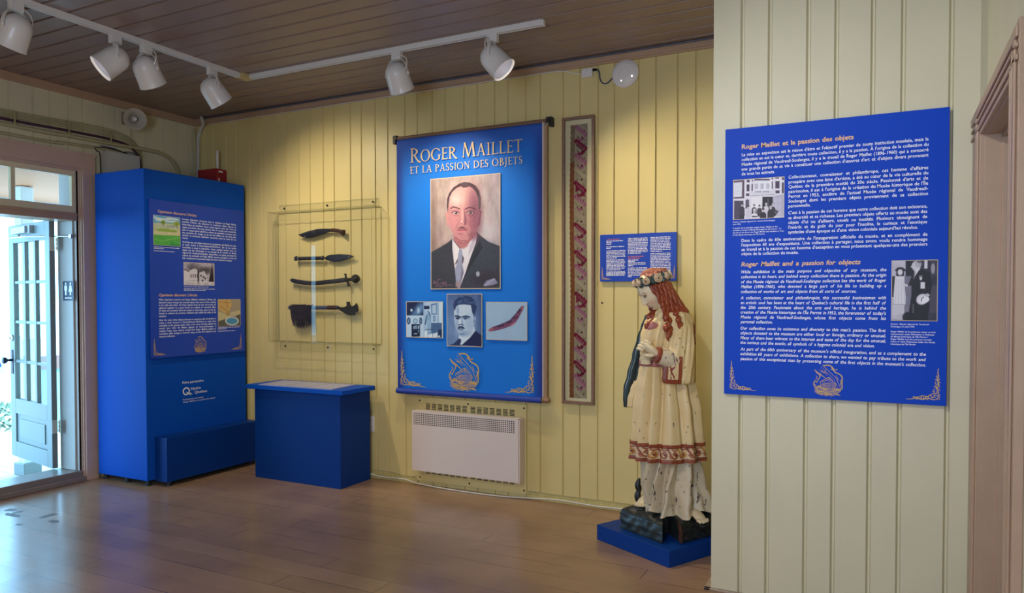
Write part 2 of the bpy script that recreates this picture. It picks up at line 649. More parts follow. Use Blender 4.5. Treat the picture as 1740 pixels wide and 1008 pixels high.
# right doorway casing: moulded boards, jambs, head
mb = MB()
xf = XR - 0.028
for (y0, y1) in ((RY1, YP - 0.015), (RY0 - 0.15, RY0)):
    mb.box(xf, XR, y0, y1, 0, RZ + 0.14)
mb.box(xf, XR, RY0, RY1, RZ, RZ + 0.14)
for k, (a, b) in enumerate(((0.018, 0.034), (0.055, 0.068), (0.085, 0.12))):
    mb.box(xf - 0.008, xf, RY0 - 0.15, YP - 0.015, RZ + a, RZ + b)
    mb.box(xf - 0.008, xf, RY0 - b, RY0 - a, 0, RZ + a)
    mb.box(xf - 0.008, xf, RY1 + a, RY1 + b, 0, RZ + a)
struct('trim_3', mb, M['trim'], 0.003)
mb = MB()
mb.box(XR - 0.01, XR + 0.202, RY1 - 0.004, RY1 + 0.02, 0, RZ)
mb.box(XR + 0.05, XR + 0.20, RY1 - 0.022, RY1, 0, RZ)
mb.box(XR - 0.01, XR + 0.202, RY0 - 0.02, RY0 + 0.004, 0, RZ)
mb.box(XR - 0.01, XR + 0.202, RY0, RY1, RZ - 0.004, RZ + 0.02)
mb.box(XR + 0.05, XR + 0.20, RY0, RY1, RZ - 0.022, RZ)
struct('trim_4', mb, M['trim'], 0.002)

# entrance: casing, head, transom sash, jamb, threshold
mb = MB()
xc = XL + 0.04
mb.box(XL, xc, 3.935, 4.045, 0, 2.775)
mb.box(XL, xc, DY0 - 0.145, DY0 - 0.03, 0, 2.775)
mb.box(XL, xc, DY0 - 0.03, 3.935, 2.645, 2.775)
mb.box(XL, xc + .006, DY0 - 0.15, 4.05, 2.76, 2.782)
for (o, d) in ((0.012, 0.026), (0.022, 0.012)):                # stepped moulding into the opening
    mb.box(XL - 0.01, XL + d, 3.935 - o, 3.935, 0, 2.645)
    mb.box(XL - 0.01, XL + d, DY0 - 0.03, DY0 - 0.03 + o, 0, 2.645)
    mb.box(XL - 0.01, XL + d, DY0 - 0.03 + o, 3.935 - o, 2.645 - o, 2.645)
struct('trim_5', mb, mat('trim_paint_lightened', rgb(200, 174, 158), 0.4, noise=0.04, nscale=8), 0.002)  # trim paint lightened to stand in for light missing on this wall
M['jamb'] = mat('jamb_paint', rgb(176, 172, 168), 0.42)
mb = MB()
mb.box(XL - 0.23, XL + 0.0, 3.895, 3.93, 0, 2.66)
mb.box(XL - 0.235, XL - 0.03, 3.88, 3.895, 0.09, 2.205)
mb.box(XL - 0.23, XL + 0.0, DY0 - 0.03, DY0, 0, 2.66)
mb.box(XL - 0.23, XL - 0.0, DY0, 3.895, 2.63, 2.66)
struct('trim_6', mb, M['jamb'], 0.002)
mb = MB()
mb.box(XL - 0.23, XL + 0.012, DY0, 3.90, 2.205, 2.265)
mb.box(XL - 0.23, XL + 0.022, DY0, 3.90, 2.248, 2.268)
struct('trim_7', mb, M['trim'], 0.003)
mb = MB()                                    # transom sash
xs0, xs1 = XL - 0.045, XL - 0.008
mb.box(xs0, xs1, DY0, 3.915, 2.58, 2.632)
mb.box(xs0, xs1, DY0, 3.915, 2.27, 2.328)
mb.box(xs0, xs1, 3.868, 3.915, 2.328, 2.58)
mb.box(xs0, xs1, DY0, DY0 + 0.045, 2.328, 2.58)
mb.box(xs0, xs1, 3.385, 3.418, 2.328, 2.58)
w1 = struct('window_1', mb, mat('sash_paint', rgb(226, 214, 176), 0.42), 0.003)
g = MB()
g.box(xs0 + 0.014, xs0 + 0.018, DY0 + .045, 3.868, 2.328, 2.58)
g.build('window_glass', M['glass'], w1)
g = MB()
g.tube([(xs1, 3.925, 2.455), (xs1 + 0.02, 3.925, 2.455), (xs1 + 0.02, 3.938, 2.452)], 0.004, 6)
g.build('sash_pin', M['dark'], w1)
mb = MB()                                    # threshold
mb.box(XL - 0.26, XL + 0.012, DY0 - 0.03, 3.925, -0.02, 0.088)
mb.box(XL + 0.012, XL + 0.05, DY0 - 0.03, 3.925, 0, 0.042)
struct('trim_8', mb, mat('threshold_paint', rgb(132, 122, 116), 0.35, noise=.08, nscale=15), 0.006)

# ---------------------------------------------------------------- entrance door leaf, swung outwards
dv = Vector((-0.982, 0.187, 0))
dn = Vector((-0.187, -0.982, 0))            # towards the camera side
DO = Vector((-6.318, 3.842, 0))
ZZ = Vector((0, 0, 1))
M['door'] = mat('door_paint', rgb(112, 120, 122), 0.4)
door = empty('door_1', DO)
tag(door, kind='structure')
TH = 0.044
mb = MB()


def dbox(u0, u1, z0, z1, t0=0.0, t1=TH, m=None):
    (m or mb).obox((0, 0, 0), dv, dn, ZZ, (u0, u1), (t0, t1), (z0, z1))


W_ = 0.925
dbox(0, 0.10, 0.10, 2.215)
dbox(W_ - 0.115, W_, 0.10, 2.215)
dbox(0.10, W_ - 0.115, 2.055, 2.215)
dbox(0.10, W_ - 0.115, 0.50, 0.635)
dbox(0.10, W_ - 0.115, 0.10, 0.24)
dbox(0.10, W_ - 0.115, 0.24, 0.50, 0.012, TH - 0.014)
dbox(0.17, W_ - 0.185, 0.285, 0.455, 0.006, TH - 0.006)
us = [0.10, 0.337, 0.573, W_ - 0.115]
for u in us[1:3]:
    dbox(u - 0.02, u + 0.02, 0.635, 2.055, 0.004, TH - 0.004)
for z in (0.98, 1.338, 1.697):
    dbox(0.10, W_ - 0.115, z - 0.013, z + 0.013, 0.007, TH - 0.007)
mb.build('door_leaf', M['door'], door, bevel=0.003)
g = MB()
dbox(0.10, W_ - 0.115, 0.635, 2.055, 0.020, 0.024, g)
g.build('door_glass', M['glass'], door)


def DP(u, z, t):
    return dv * u + dn * t + ZZ * z


M['knob'] = mat('dark_bronze', rgb(30, 36, 60), 0.3, metal=0.7)
g = MB()
g.obox((0, 0, 0), dv, dn, ZZ, (W_ - 0.075, W_ - 0.035), (TH, TH + 0.006), (0.86, 1.08))
g.lathe([(0.012, 0), (0.012, 0.035), (0.026, 0.045), (0.031, 0.06), (0.026, 0.075), (0.0, 0.08)], DP(W_ - 0.055, 0.985, TH + 0.004), dn, 16)
g.build('door_knob', M['knob'], door, smooth=True)
g = MB()
g.lathe([(0.030, 0), (0.030, 0.008), (0.022, 0.016), (0.012, 0.018), (0.012, 0.026), (0, 0.026)], DP(W_ - 0.06, 1.19, TH), dn, 18)
g.build('deadbolt', M['steel'], door, smooth=True)
g = MB()
for z in (0.40, 1.955):
    g.obox((0, 0, 0), dv, dn, ZZ, (-0.003, 0.0), (0.004, TH - 0.002), (z, z + 0.115))
    for k in range(3):
        g.lathe([(0.009, 0), (0.009, 0.03), (0, 0.03)], DP(-0.012, z + 0.01 + 0.034 * k, -0.006), (0, 0, 1), 10)
    g.obox((0, 0, 0), dv, dn, ZZ, (-0.04, -0.012), (-0.012, -0.009), (z, z + 0.115))
g.build('hinge', M['brass'], door)
g = MB()
g.obox((0, 0, 0), dv, dn, ZZ, (0.38, 0.70), (TH, TH + 0.055), (2.125, 2.185))
g.obox((0, 0, 0), dv, dn, ZZ, (0.33, 0.38), (TH, TH + 0.035), (2.12, 2.19))
g.build('door_closer', mat('closer_metal', rgb(170, 176, 180), 0.4, metal=0.4), door, bevel=0.004)
g = MB()
e = Vector((-6.14, 3.872, 2.075)) - DO
mid = DP(0.66, 2.09, TH + 0.09)
g.tube([DP(0.56, 2.12, TH + 0.03), DP(0.56, 2.09, TH + 0.05), mid], 0.008, 8)
g.tube([mid, DP(0.3, 2.085, TH + 0.075), e], 0.007, 8)
g.lathe([(0.018, 0), (0.018, 0.02), (0, 0.02)], e + Vector((0, 0.006, 0)), (0, -1, 0), 12)
g.build('closer_arm', M['steel'], door)

# restroom sign on the jamb
sgn = empty('restroom_sign', (-6.197, 3.8795, 1.533), label='small dark blue restroom sign with white figures on the door jamb', cat='sign')
g = MB()
g.box(-0.074, 0.074, -0.004, 0, 0, 0.165)
g.build('sign_plate', mat('sign_navy', rgb(28, 34, 72), 0.4), sgn, bevel=0.001)
g = MB()
fr = ((0, -0.0045, 0), (1, 0, 0), (0, 0, 1))


def disc(mb, cx, cz, r, fr, off, n=16):
    mb.prism([(cx + r * math.cos(2 * math.pi * k / n), cz + r * math.sin(2 * math.pi * k / n)) for k in range(n)], fr, off, off + 0.0008)


disc(g, -0.034, 0.143, 0.011, fr, 0)
g.prism([(-0.053, 0.128), (-0.015, 0.128), (-0.015, 0.085), (-0.022, 0.085), (-0.023, 0.045), (-0.045, 0.045), (-0.046, 0.085), (-0.053, 0.085)], fr, 0, 0.0008)
disc(g, 0.031, 0.143, 0.011, fr, 0)
g.prism([(0.018, 0.128), (0.044, 0.128), (0.057, 0.075), (0.041, 0.075), (0.040, 0.045), (0.022, 0.045), (0.021, 0.075), (0.005, 0.075)], fr, 0, 0.0008)
g.prism([(-0.05, 0.022), (-0.036, 0.032), (-0.036, 0.027), (0.05, 0.027), (0.05, 0.017), (-0.036, 0.017), (-0.036, 0.012)], fr, 0, 0.0008)
g.build('sign_symbols', M['text_white'], sgn)

# ---------------------------------------------------------------- outside the door
M['deck'] = mat('deck_boards', rgb(206, 200, 190), 0.6, noise=0.12, nscale=5)
mb = MB()
for k in range(46):
    y0 = 0.3 + k * 0.143
    mb.box(-9.3, XL - 0.24, y0, y0 + 0.135, -0.20, -0.15)
struct('floor_porch', mb, M['deck'])
mb = MB()
mb.box(-40, -9.3, -20, 30, -0.5, -0.4)
tag(mb.build('ground_outside', mat('pale_gravel', rgb(190, 186, 176), 0.9, noise=0.2, nscale=8)), kind='structure')
mb = MB()
mb.box(-8.6, XL - 0.23, 0.0, 5.6, 2.63, 2.69)
struct('ceiling_porch', mb, mat('porch_soffit', rgb(196, 124, 84), 0.6))
bd = Vector((-0.982, 0.187, 0)).normalized()
mb = MB()
mb.box(-8.60, -8.46, 0.6, 5.4, 2.54, 2.63)
mb.box(-8.57, -8.49, 0.6, 5.4, 2.44, 2.54)
struct('trim_9', mb, mat('porch_beam', rgb(150, 172, 182), 0.5))
col_o = empty('porch_column', (-7.42, 4.22, -0.15), label='white square porch column outside the open door', cat='column')
g = MB()
g.box(-0.06, 0.06, -0.06, 0.06, 0, 2.775)
g.build('shaft', mat('porch_white', rgb(214, 218, 220), 0.5), col_o, bevel=0.01)
g = MB()
g.box(-0.085, 0.085, -0.085, 0.085, 0, 0.12)
g.build('base', M['door'], col_o, bevel=0.008)
rl = empty('porch_railing', (-8.9, 4.9, -0.15), label='low porch railing with brown top rail seen through the door panes', cat='railing')
g = MB()
g.box(-0.05, 0.05, 0.10, 1.9, 0.86, 1.02)
g.build('top_rail', mat('rail_brown', rgb(120, 92, 84), 0.6), rl)
g = MB()
g.box(-0.02, 0.02, 0.10, 1.9, 0.1, 0.86)
g.build('infill_panel', mat('rail_turquoise', rgb(120, 180, 190), 0.6), rl)
for y in (0.08, 1.85):
    g = MB()
    g.box(-0.05, 0.05, y, y + .1, 0, 1.1)
    g.build('railing_post', M['door'], rl)
mt = MB()
mt.box(-7.25, -6.40, 2.75, 3.78, -0.15, -0.135)
tag(mt.build('door_mat', mat('mat_blue', rgb(40, 92, 130), 0.9, noise=.15, nscale=60), bevel=0.004), 'dark blue mat on the porch deck outside the door', 'mat')
wl = MB()
wl.box(-12.6, -12.4, 2.0, 6.9, -0.5, 0.92)
tag(wl.build('garden_wall', mat('garden_wall_white', rgb(216, 218, 214), 0.7)), 'low white garden wall beyond the porch deck', 'wall')
g = empty('access_sign', (-8.98, 4.78, 0.70), label='white accessible parking sign at the left edge beyond the door', cat='sign')
b = MB()
b.obox((0, 0, 0), (0, 1, 0), (0, 0, 1), (1, 0, 0), (-0.12, 0.085), (0, 0.33), (0, 0.004))
b.build('sign_plate', M['white_matt'], g)
b = MB()
fr2 = ((0.0045, 0, 0), (0, 1, 0), (0, 0, 1))
ring = [(0.075 * math.cos(a), 0.075 * math.sin(a)) for a in np.linspace(-2.6, 1.2, 16)]
ring += [(0.055 * math.cos(a), 0.055 * math.sin(a)) for a in np.linspace(1.2, -2.6, 16)]
b.prism([(u - 0.04, v + 0.13) for u, v in ring], fr2, 0, 0.001)
disc(b, -0.055, 0.285, 0.022, fr2, 0)
b.prism([(-0.07, 0.26), (-0.045, 0.26), (-0.04, 0.16), (0.01, 0.155), (0.04, 0.07), (0.055, 0.08), (0.02, 0.18), (-0.06, 0.185)], fr2, 0, 0.001)
b.build('symbol', M['blue'], g)
b = MB()
b.tube([(-0.02, -0.02, -1.1), (-0.02, -0.02, 0.3)], 0.02, 8)
b.build('post', M['steel'], g)
for k, (x, y, s) in enumerate(((-11.6, 5.2, 0.30), (-11.3, 5.75, 0.24), (-11.7, 6.2, 0.33))):
    b = MB()
    rr = random.Random(k)
    for q in range(170):
        a, h = rr.uniform(0, 6.28), rr.uniform(0, 1)
        rad = s * math.sqrt(rr.random()) * (1 - 0.4 * h)
        c = Vector((rad * math.cos(a), rad * math.sin(a), 0.04 + h * s * 1.1))
        d1 = Vector((rr.uniform(-1, 1), rr.uniform(-1, 1), rr.uniform(-.4, 1))).normalized() * 0.07
        d2 = d1.cross(Vector((rr.uniform(-1, 1), rr.uniform(-1, 1), rr.uniform(-1, 1)))).normalized() * 0.025
        b.add([c - d1, c + d2, c + d1, c - d2], [(0, 1, 2, 3)])
    b.lathe([(0.012, -0.02), (0.008, s)], (0, 0, 0), (0, 0, 1), 6)
    o = b.build('shrub', mat('shrub_leaf', rgb(96, 120, 100), 0.6), fix=False)
    o.location = (x, y, -0.4)
    tag(o, 'small grey green shrub at the foot of the garden wall', 'shrub', 'shrubs by the garden wall')

# ---------------------------------------------------------------- printing: pictures, lettering, ornaments


class Paint:
    """draws a printed picture on a colour grid; drawing units are set by box=(left, right, top(l,r), bottom(l,r))"""

    def __init__(self, w, h, l, r, t, b, base):
        w, h = int(w * 1.35), int(h * 1.35)
        self.w, self.h = w, h
        u, v = np.meshgrid((np.arange(w) + 0.5) / w, (np.arange(h) + 0.5) / h)
        self.U, self.V = u, v
        self.X = l + (r - l) * u
        ty = t[0] + (t[1] - t[0]) * u
        by = b[0] + (b[1] - b[0]) * u
        self.Y = ty + (by - ty) * v
        self.c = np.zeros((h, w, 3)) + np.array(base, float)
        self.px = abs(r - l) / w

    def mix(self, a, col):
        a = np.clip(a, 0, 1)[..., None]
        self.c = self.c * (1 - a) + np.array(col, float) * a

    def poly(self, pts, col, soft=None, al=1.0):
        soft = soft or self.px * 1.2
        X, Y = self.X, self.Y
        ins = np.zeros(X.shape, bool)
        d2 = np.full(X.shape, 1e18)
        n = len(pts)
        for i in range(n):
            x0, y0 = pts[i]
            x1, y1 = pts[(i + 1) % n]
            if y0 != y1:
                cr = ((y0 > Y) != (y1 > Y)) & (X < (x1 - x0) * (Y - y0) / (y1 - y0) + x0)
                ins ^= cr
            ex, ey = x1 - x0, y1 - y0
            L = ex * ex + ey * ey + 1e-9
            t = np.clip(((X - x0) * ex + (Y - y0) * ey) / L, 0, 1)
            d2 = np.minimum(d2, (X - x0 - t * ex) ** 2 + (Y - y0 - t * ey) ** 2)
        d = np.sqrt(d2) * np.where(ins, 1, -1)
        self.mix((0.5 + d / soft) * 1.0 if al == 1 else np.clip(0.5 + d / soft, 0, 1) * al, col)

    def ell(self, cx, cy, rx, ry, col, soft=0.25, rot=0.0, al=1.0):
        a = math.radians(rot)
        dx, dy = self.X - cx, self.Y - cy
        x = dx * math.cos(a) + dy * math.sin(a)
        y = -dx * math.sin(a) + dy * math.cos(a)
        d = np.sqrt((x / rx) ** 2 + (y / ry) ** 2)
        self.mix(np.clip((1 - d) / soft + 0.5, 0, 1) * al, col)

    def line(self, pts, wd, col, soft=None, al=1.0):
        soft = soft or self.px * 1.2
        d2 = np.full(self.X.shape, 1e18)
        for (x0, y0), (x1, y1) in zip(pts[:-1], pts[1:]):
            ex, ey = x1 - x0, y1 - y0
            t = np.clip(((self.X - x0) * ex + (self.Y - y0) * ey) / (ex * ex + ey * ey + 1e-9), 0, 1)
            d2 = np.minimum(d2, (self.X - x0 - t * ex) ** 2 + (self.Y - y0 - t * ey) ** 2)
        self.mix(np.clip(0.5 + (wd / 2 - np.sqrt(d2)) / soft, 0, 1) * al, col)

    def rect(self, x0, x1, y0, y1, col, al=1.0):
        self.poly([(x0, y0), (x1, y0), (x1, y1), (x0, y1)], col, al=al)

    def noise(self, amp, sx=6, sy=6, seed=0):
        rs = np.random.RandomState(seed)
        gx, gy = max(2, int(self.w / (sx * 1.35))), max(2, int(self.h / (sy * 1.35)))
        g = rs.uniform(-1, 1, (gy + 2, gx + 2, 1)) + 0.25 * rs.uniform(-1, 1, (gy + 2, gx + 2, 3))
        fx, fy = self.U * gx, self.V * gy
        ix, iy = fx.astype(int), fy.astype(int)
        tx, ty = (fx - ix)[..., None], (fy - iy)[..., None]
        v = (g[iy, ix] * (1 - tx) + g[iy, ix + 1] * tx) * (1 - ty) + (g[iy + 1, ix] * (1 - tx) + g[iy + 1, ix + 1] * tx) * ty
        self.c = self.c + v * amp

    def build(self, name, fr, u0, u1, v0, v1, off, parent, m=None, border=0.0):
        O, U, V = [Vector(q) for q in fr]
        N = U.cross(V).normalized()
        w, h = self.w, self.h
        xs = u0 + (u1 - u0) * np.arange(w + 1) / w
        zs = v1 + (v0 - v1) * np.arange(h + 1) / h
        A = np.array(O + N * off)
        P = A + xs[None, :, None] * np.array(U) + zs[:, None, None] * np.array(V)
        me = bpy.data.meshes.new(name)
        idx = np.arange((w + 1) * (h + 1)).reshape(h + 1, w + 1)
        F = np.stack([idx[1:, :-1], idx[1:, 1:], idx[:-1, 1:], idx[:-1, :-1]], -1).reshape(-1, 4)
        me.vertices.add(P.shape[0] * P.shape[1])
        me.vertices.foreach_set('co', P.reshape(-1))
        me.loops.add(F.size)
        me.loops.foreach_set('vertex_index', F.reshape(-1))
        me.polygons.add(len(F))
        me.polygons.foreach_set('loop_start', np.arange(0, F.size, 4))
        me.update(calc_edges=True)
        at = me.color_attributes.new('print', 'FLOAT_COLOR', 'CORNER')
        lin = s2l(np.clip(self.c / 255.0, 0, 1)).reshape(-1, 3)
        cc = np.ones((len(F), 4, 4))
        cc[:, :, :3] = lin[:, None, :]
        at.data.foreach_set('color', cc.reshape(-1))
        me.materials.append(m or M['photo'])
        o = bpy.data.objects.new(name, me)
        COL.objects.link(o)
        o.parent = parent
        if border:
            b = MB()
            t = border
            for (a0, a1, b0, b1) in ((u0 - t, u1 + t, v1, v1 + t), (u0 - t, u1 + t, v0 - t, v0), (u0 - t, u0, v0, v1), (u1, u1 + t, v0, v1)):
                b.obox(O, U, V, N, (a0, a1), (b0, b1), (off - 0.0006, off + 0.0004))
            b.build('photo_border', M['edge'], o)
        return o


_fc = bpy.data.curves.new('lettering', 'FONT')
_fo = bpy.data.objects.new('lettering', _fc)
_fc.resolution_u = 2
_wc = {}


def word(t, bold, ital):
    k = (t, bold, ital)
    if k not in _wc:
        _fc.body = t
        _fc.offset = bold
        _fc.shear = ital
        me = _fo.to_mesh()
        n = len(me.vertices)
        co = np.zeros(n * 3)
        me.vertices.foreach_get('co', co)
        co = co.reshape(-1, 3)[:, :2].copy()
        _wc[k] = (co, [tuple(p.vertices) for p in me.polygons], co[:, 0].min() if n else 0, co[:, 0].max() if n else 0.3)
        _fo.to_mesh_clear()
    return _wc[k]


def put_word(mb, t, x, y, size, sx, fr, off, bold, ital):
    co, fs, a, b = word(t, bold, ital)
    O, U, V = fr
    N = U.cross(V)
    mb.add([O + U * (x + (p[0] - a) * size * sx) + V * (y + p[1] * size) + N * off for p in co], fs)
    return (b - a) * size * sx


def wwid(t, bold, ital):
    co, fs, a, b = word(t, bold, ital)
    return b - a


def text_block(mb, lines, x0, x1, y0, y1, size, fr, off, bold=0.012, ital=0.0, last_full=False, sxmax=1.12, ragged=False):
    """lines set between x0 and x1 (justified), first baseline y0, last baseline y1; size = cap height"""
    fr = tuple(Vector(q) for q in fr)
    s = size / 0.73
    ws = [l.split(' ') for l in lines]
    nat = [sum(wwid(w, bold, ital) for w in l) * s + 0.36 * s * (len(l) - 1) for l in ws]
    W = x1 - x0
    sx = W / max(nat) if len(lines) == 1 else min(sxmax, W / max(nat))
    n = len(lines)
    for i, l in enumerate(ws):
        y = y0 if n == 1 else y0 + (y1 - y0) * i / (n - 1)
        tot = sum(wwid(w, bold, ital) for w in l) * s * sx
        gap = 0.36 * s * sx
        if len(l) > 1 and not ragged and (i < n - 1 or last_full):
            gap = (W - tot) / (len(l) - 1)
        x = x0
        for w in l:
            x += put_word(mb, w, x, y, s, sx, fr, off, bold, ital) + gap


def tb(parent, name, m, *a, **k):
    b_ = MB()
    text_block(b_, *a, **k)
    return b_.build(name, M[m], parent, fix=False)


def gk(parent, name, m, *a):
    b_ = MB()
    greek(b_, *a)
    return b_.build(name, M[m], parent, fix=False)


def greek(mb, x0, x1, y0, y1, n, h, fr, off, seed=0, last=0.6):
    """type too small to read: rows of word-length strokes"""
    O, U, V = [Vector(q) for q in fr]
    N = U.cross(V)
    rr = random.Random(seed)
    for i in range(n):
        y = y0 if n == 1 else y0 + (y1 - y0) * i / (n - 1)
        x, xe = x0, (x1 if i < n - 1 else x0 + (x1 - x0) * last)
        while x < xe - h:
            w = min(xe - x, h * rr.uniform(1.2, 5.5))
            xx = x
            while xx < x + w - h * 0.3:
                lw = h * rr.uniform(0.42, 0.62)
                hh = h * rr.choice((0.72, 0.72, 0.72, 1.0))
                mb.add([O + U * a + V * b + N * off for a, b in ((xx, y), (xx + lw * .8, y), (xx + lw * .8, y + hh), (xx, y + hh))], [(0, 1, 2, 3)])
                xx += lw
            x += w + h * 0.45


_lift = 0


def ribbon(mb, pts, wd, fr, off, taper=False):
    O, U, V = [Vector(q) for q in fr]
    N = U.cross(V)
    P = np.array(pts, float)
    n = len(P)
    T = np.gradient(P, axis=0)
    T /= np.maximum(np.hypot(T[:, 0], T[:, 1]), 1e-9)[:, None]
    K = np.stack([-T[:, 1], T[:, 0]], 1)
    W = np.full(n, wd / 2.0)
    if taper:
        W = W * (0.25 + 0.75 * np.sin(np.linspace(0, math.pi, n)))
    global _lift                                  # strokes lie one over the other like ink
    _lift = (_lift + 1) % 120
    off += _lift * 6e-6
    L, R = P + K * W[:, None], P - K * W[:, None]
    vs = [O + U * a + V * b + N * off for a, b in L] + [O + U * a + V * b + N * off for a, b in R]
    mb.add(vs, [(i, n + i, n + i + 1, i + 1) for i in range(n - 1)])


def smooth_pts(pts, n=24):
    P = np.array(pts, float)
    if len(P) < 3:
        return P
    t = np.arange(len(P))
    tt = np.linspace(0, len(P) - 1, n)
    out = []
    for q in tt:
        i = min(int(q), len(P) - 2)
        f = q - i
        p0, p1, p2, p3 = P[max(i - 1, 0)], P[i], P[i + 1], P[min(i + 2, len(P) - 1)]
        out.append(0.5 * ((2 * p1) + (-p0 + p2) * f + (2 * p0 - 5 * p1 + 4 * p2 - p3) * f * f + (-p0 + 3 * p1 - 3 * p2 + p3) * f ** 3))
    return np.array(out)


ARK_W, ARK_H = 640.0, 830.0


def ark(mb, u0, u1, v0, v1, fr, off):
    """gilt emblem: boat with a house on waves, framed by clouds, sun rays and a bird"""
    def m(x, y):
        return (u0 + (x - 110) / 650.0 * (u1 - u0), v1 - (y - 120) / 820.0 * (v1 - v0))

    k = (u1 - u0) / 650.0

    def st(pts, w, taper=False, n=22):
        ribbon(mb, smooth_pts([m(*p) for p in pts], n), w * k, fr, off, taper)

    def ln(pts, w):
        for a, b in zip(pts[:-1], pts[1:]):
            ribbon(mb, [m(*a), m(*b)], w * k, fr, off)

    # rays
    for a, b, w in (((305, 130), (620, 470), 9), ((620, 470), (715, 740), 9), ((275, 175), (560, 490), 5), ((560, 490), (665, 730), 5),
                    ((125, 260), (375, 470), 15), ((225, 240), (410, 410), 4)):
        ln([a, b], w)
    # bird
    st([(290, 240), (305, 290), (340, 320), (380, 330), (430, 375)], 14, True)
    st([(385, 215), (375, 270), (350, 310), (290, 315), (270, 295)], 11, True)
    # clouds right
    st([(330, 150), (400, 135), (470, 140), (520, 175), (555, 230), (580, 300), (640, 335), (700, 365), (740, 430), (745, 520), (740, 600), (745, 680), (730, 750)], 26, False, 40)
    st([(480, 245), (530, 240), (560, 275), (600, 320)], 18, True)
    st([(500, 160), (520, 210), (560, 250)], 16, True)
    st([(590, 240), (620, 240), (640, 220)], 9)
    st([(600, 380), (625, 430), (650, 480), (655, 530)], 11, True)
    st([(690, 500), (720, 520), (715, 580), (700, 620), (720, 660)], 16, True)
    st([(580, 220), (610, 260), (630, 250)], 10, True)
    # clouds left
    st([(150, 270), (175, 330), (215, 370), (250, 400), (250, 460), (215, 520), (180, 590), (140, 560), (120, 600), (115, 680)], 19, False, 34)
    st([(160, 420), (190, 450), (175, 500), (140, 540)], 13, True)
    st([(215, 360), (275, 370), (250, 480)], 12, True)
    st([(180, 590), (215, 640)], 10, True)
    st([(130, 620), (150, 670), (190, 700)], 16, True)
    # house and hull
    ln([(250, 590), (455, 445), (545, 550)], 16)
    ln([(455, 450), (460, 560)], 15)
    ln([(262, 595), (270, 650), (300, 690)], 10)
    ln([(300, 600), (440, 500)], 8)
    ln([(300, 640), (390, 590)], 9)
    ln([(400, 520), (430, 545)], 8)
    ln([(490, 520), (500, 560)], 9)
    for i in range(6):
        y = 580 + i * 26
        st([(300 + i * 6, y + 68 - i * 6), (400, y + 22), (505, y + 10)], 9)
        ln([(545, y + 12), (610 - i * 4, y + 40)], 8)
    ln([(525, 560), (530, 760)], 11)
    ln([(545, 555), (618, 625), (580, 735)], 9)
    st([(270, 660), (290, 720), (360, 745), (520, 740)], 10)
    # waves
    st([(115, 665), (150, 720), (200, 740), (230, 690), (260, 720), (330, 755), (440, 750)], 40, True, 30)
    st([(240, 690), (290, 735), (400, 765)], 34, True)
    st([(540, 745), (610, 740), (700, 760), (710, 800)], 34, True)
    st([(580, 790), (650, 780), (710, 800)], 22, True)
    rr = random.Random(3)
    for i in range(15):
        y = 765 + i * 11
        x = 120 + rr.uniform(0, 60) + max(0, i - 9) * 18
        xe = 740 - rr.uniform(0, 40) - max(0, i - 9) * 28
        pts, q = [], x
        while q < xe:
            pts.append((q, y + rr.uniform(-13, 13)))
            q += rr.uniform(40, 75)
        if len(pts) > 3:
            st(pts, rr.uniform(6, 10), False, 40)
    st([(350, 840), (420, 870), (470, 890)], 26, True)
    st([(190, 850), (260, 835), (320, 820)], 18, True)
    st([(560, 860), (640, 890), (710, 905)], 24, True)
    st([(370, 935), (430, 935)], 9)
    st([(470, 940), (530, 936)], 9)


def corner_orn(mb, u0, u1, v0, v1, fr, off, flip=False):
    """scrolling leaf ornament running up the side and along the foot of a panel corner"""
    def m(x, y):
        a = x / 650.0
        return ((u1 - a * (u1 - u0)) if flip else (u0 + a * (u1 - u0)), v0 + y / 740.0 * (v1 - v0))

    k = (u1 - u0) / 650.0

    def st(pts, w, n=14):
        ribbon(mb, smooth_pts([m(*p) for p in pts], n), w * k, fr, off, True)

    def scroll(cx, cy, r, turn, w, a0=0.0):
        pts = [(cx + r * (1 - t / 1.25) * math.cos(a0 + turn * t * 6.0), cy + r * (1 - t / 1.25) * math.sin(a0 + turn * t * 6.0)) for t in np.linspace(0, 1, 16)]
        st(pts, w, 26)

    st([(10, 30), (25, 150), (60, 270), (30, 360), (55, 470), (35, 560), (50, 650), (40, 735)], 24, 40)
    st([(10, 40), (120, 20), (230, 45), (330, 15), (440, 35), (540, 10), (645, 5)], 24, 40)
    st([(90, 70), (130, 150), (180, 130), (240, 80), (330, 95), (420, 60), (520, 50)], 20, 34)
    for (x, y, r, t, a) in ((70, 75, 55, 1, 0), (80, 190, 48, -1, 1), (150, 95, 48, 1, 2), (55, 290, 40, 1, 3), (95, 330, 30, -1, 0), (60, 400, 44, -1, 1),
                            (40, 480, 30, 1, 2), (75, 470, 26, -1, 4), (230, 70, 38, -1, 1), (300, 60, 34, 1, 2), (370, 65, 36, -1, 0), (440, 45, 26, 1, 1), (55, 545, 26, -1, 2)):
        scroll(x, y, r, t, 17, a)
    for (x, y) in ((20, 130), (15, 230), (20, 320), (10, 410), (110, 240), (120, 200), (130, 15), (230, 8), (330, 12), (430, 8), (480, 60)):
        st([(x - 18, y - 8), (x + 6, y + 12), (x + 26, y - 6)], 13)
    st([(60, 600), (40, 690), (45, 740)], 12)


# ------------------------------------------------------- inscriptional capitals for the banner title
SERIF = {
    'R': 0.66, 'O': 0.80, 'G': 0.78, 'E': 0.50, 'M': 0.86, 'A': 0.72, 'I': 0.28, 'L': 0.50, 'T': 0.62, 'P': 0.54, 'S': 0.46, 'N': 0.76, 'D': 0.76, 'B': 0.58, 'J': 0.30}


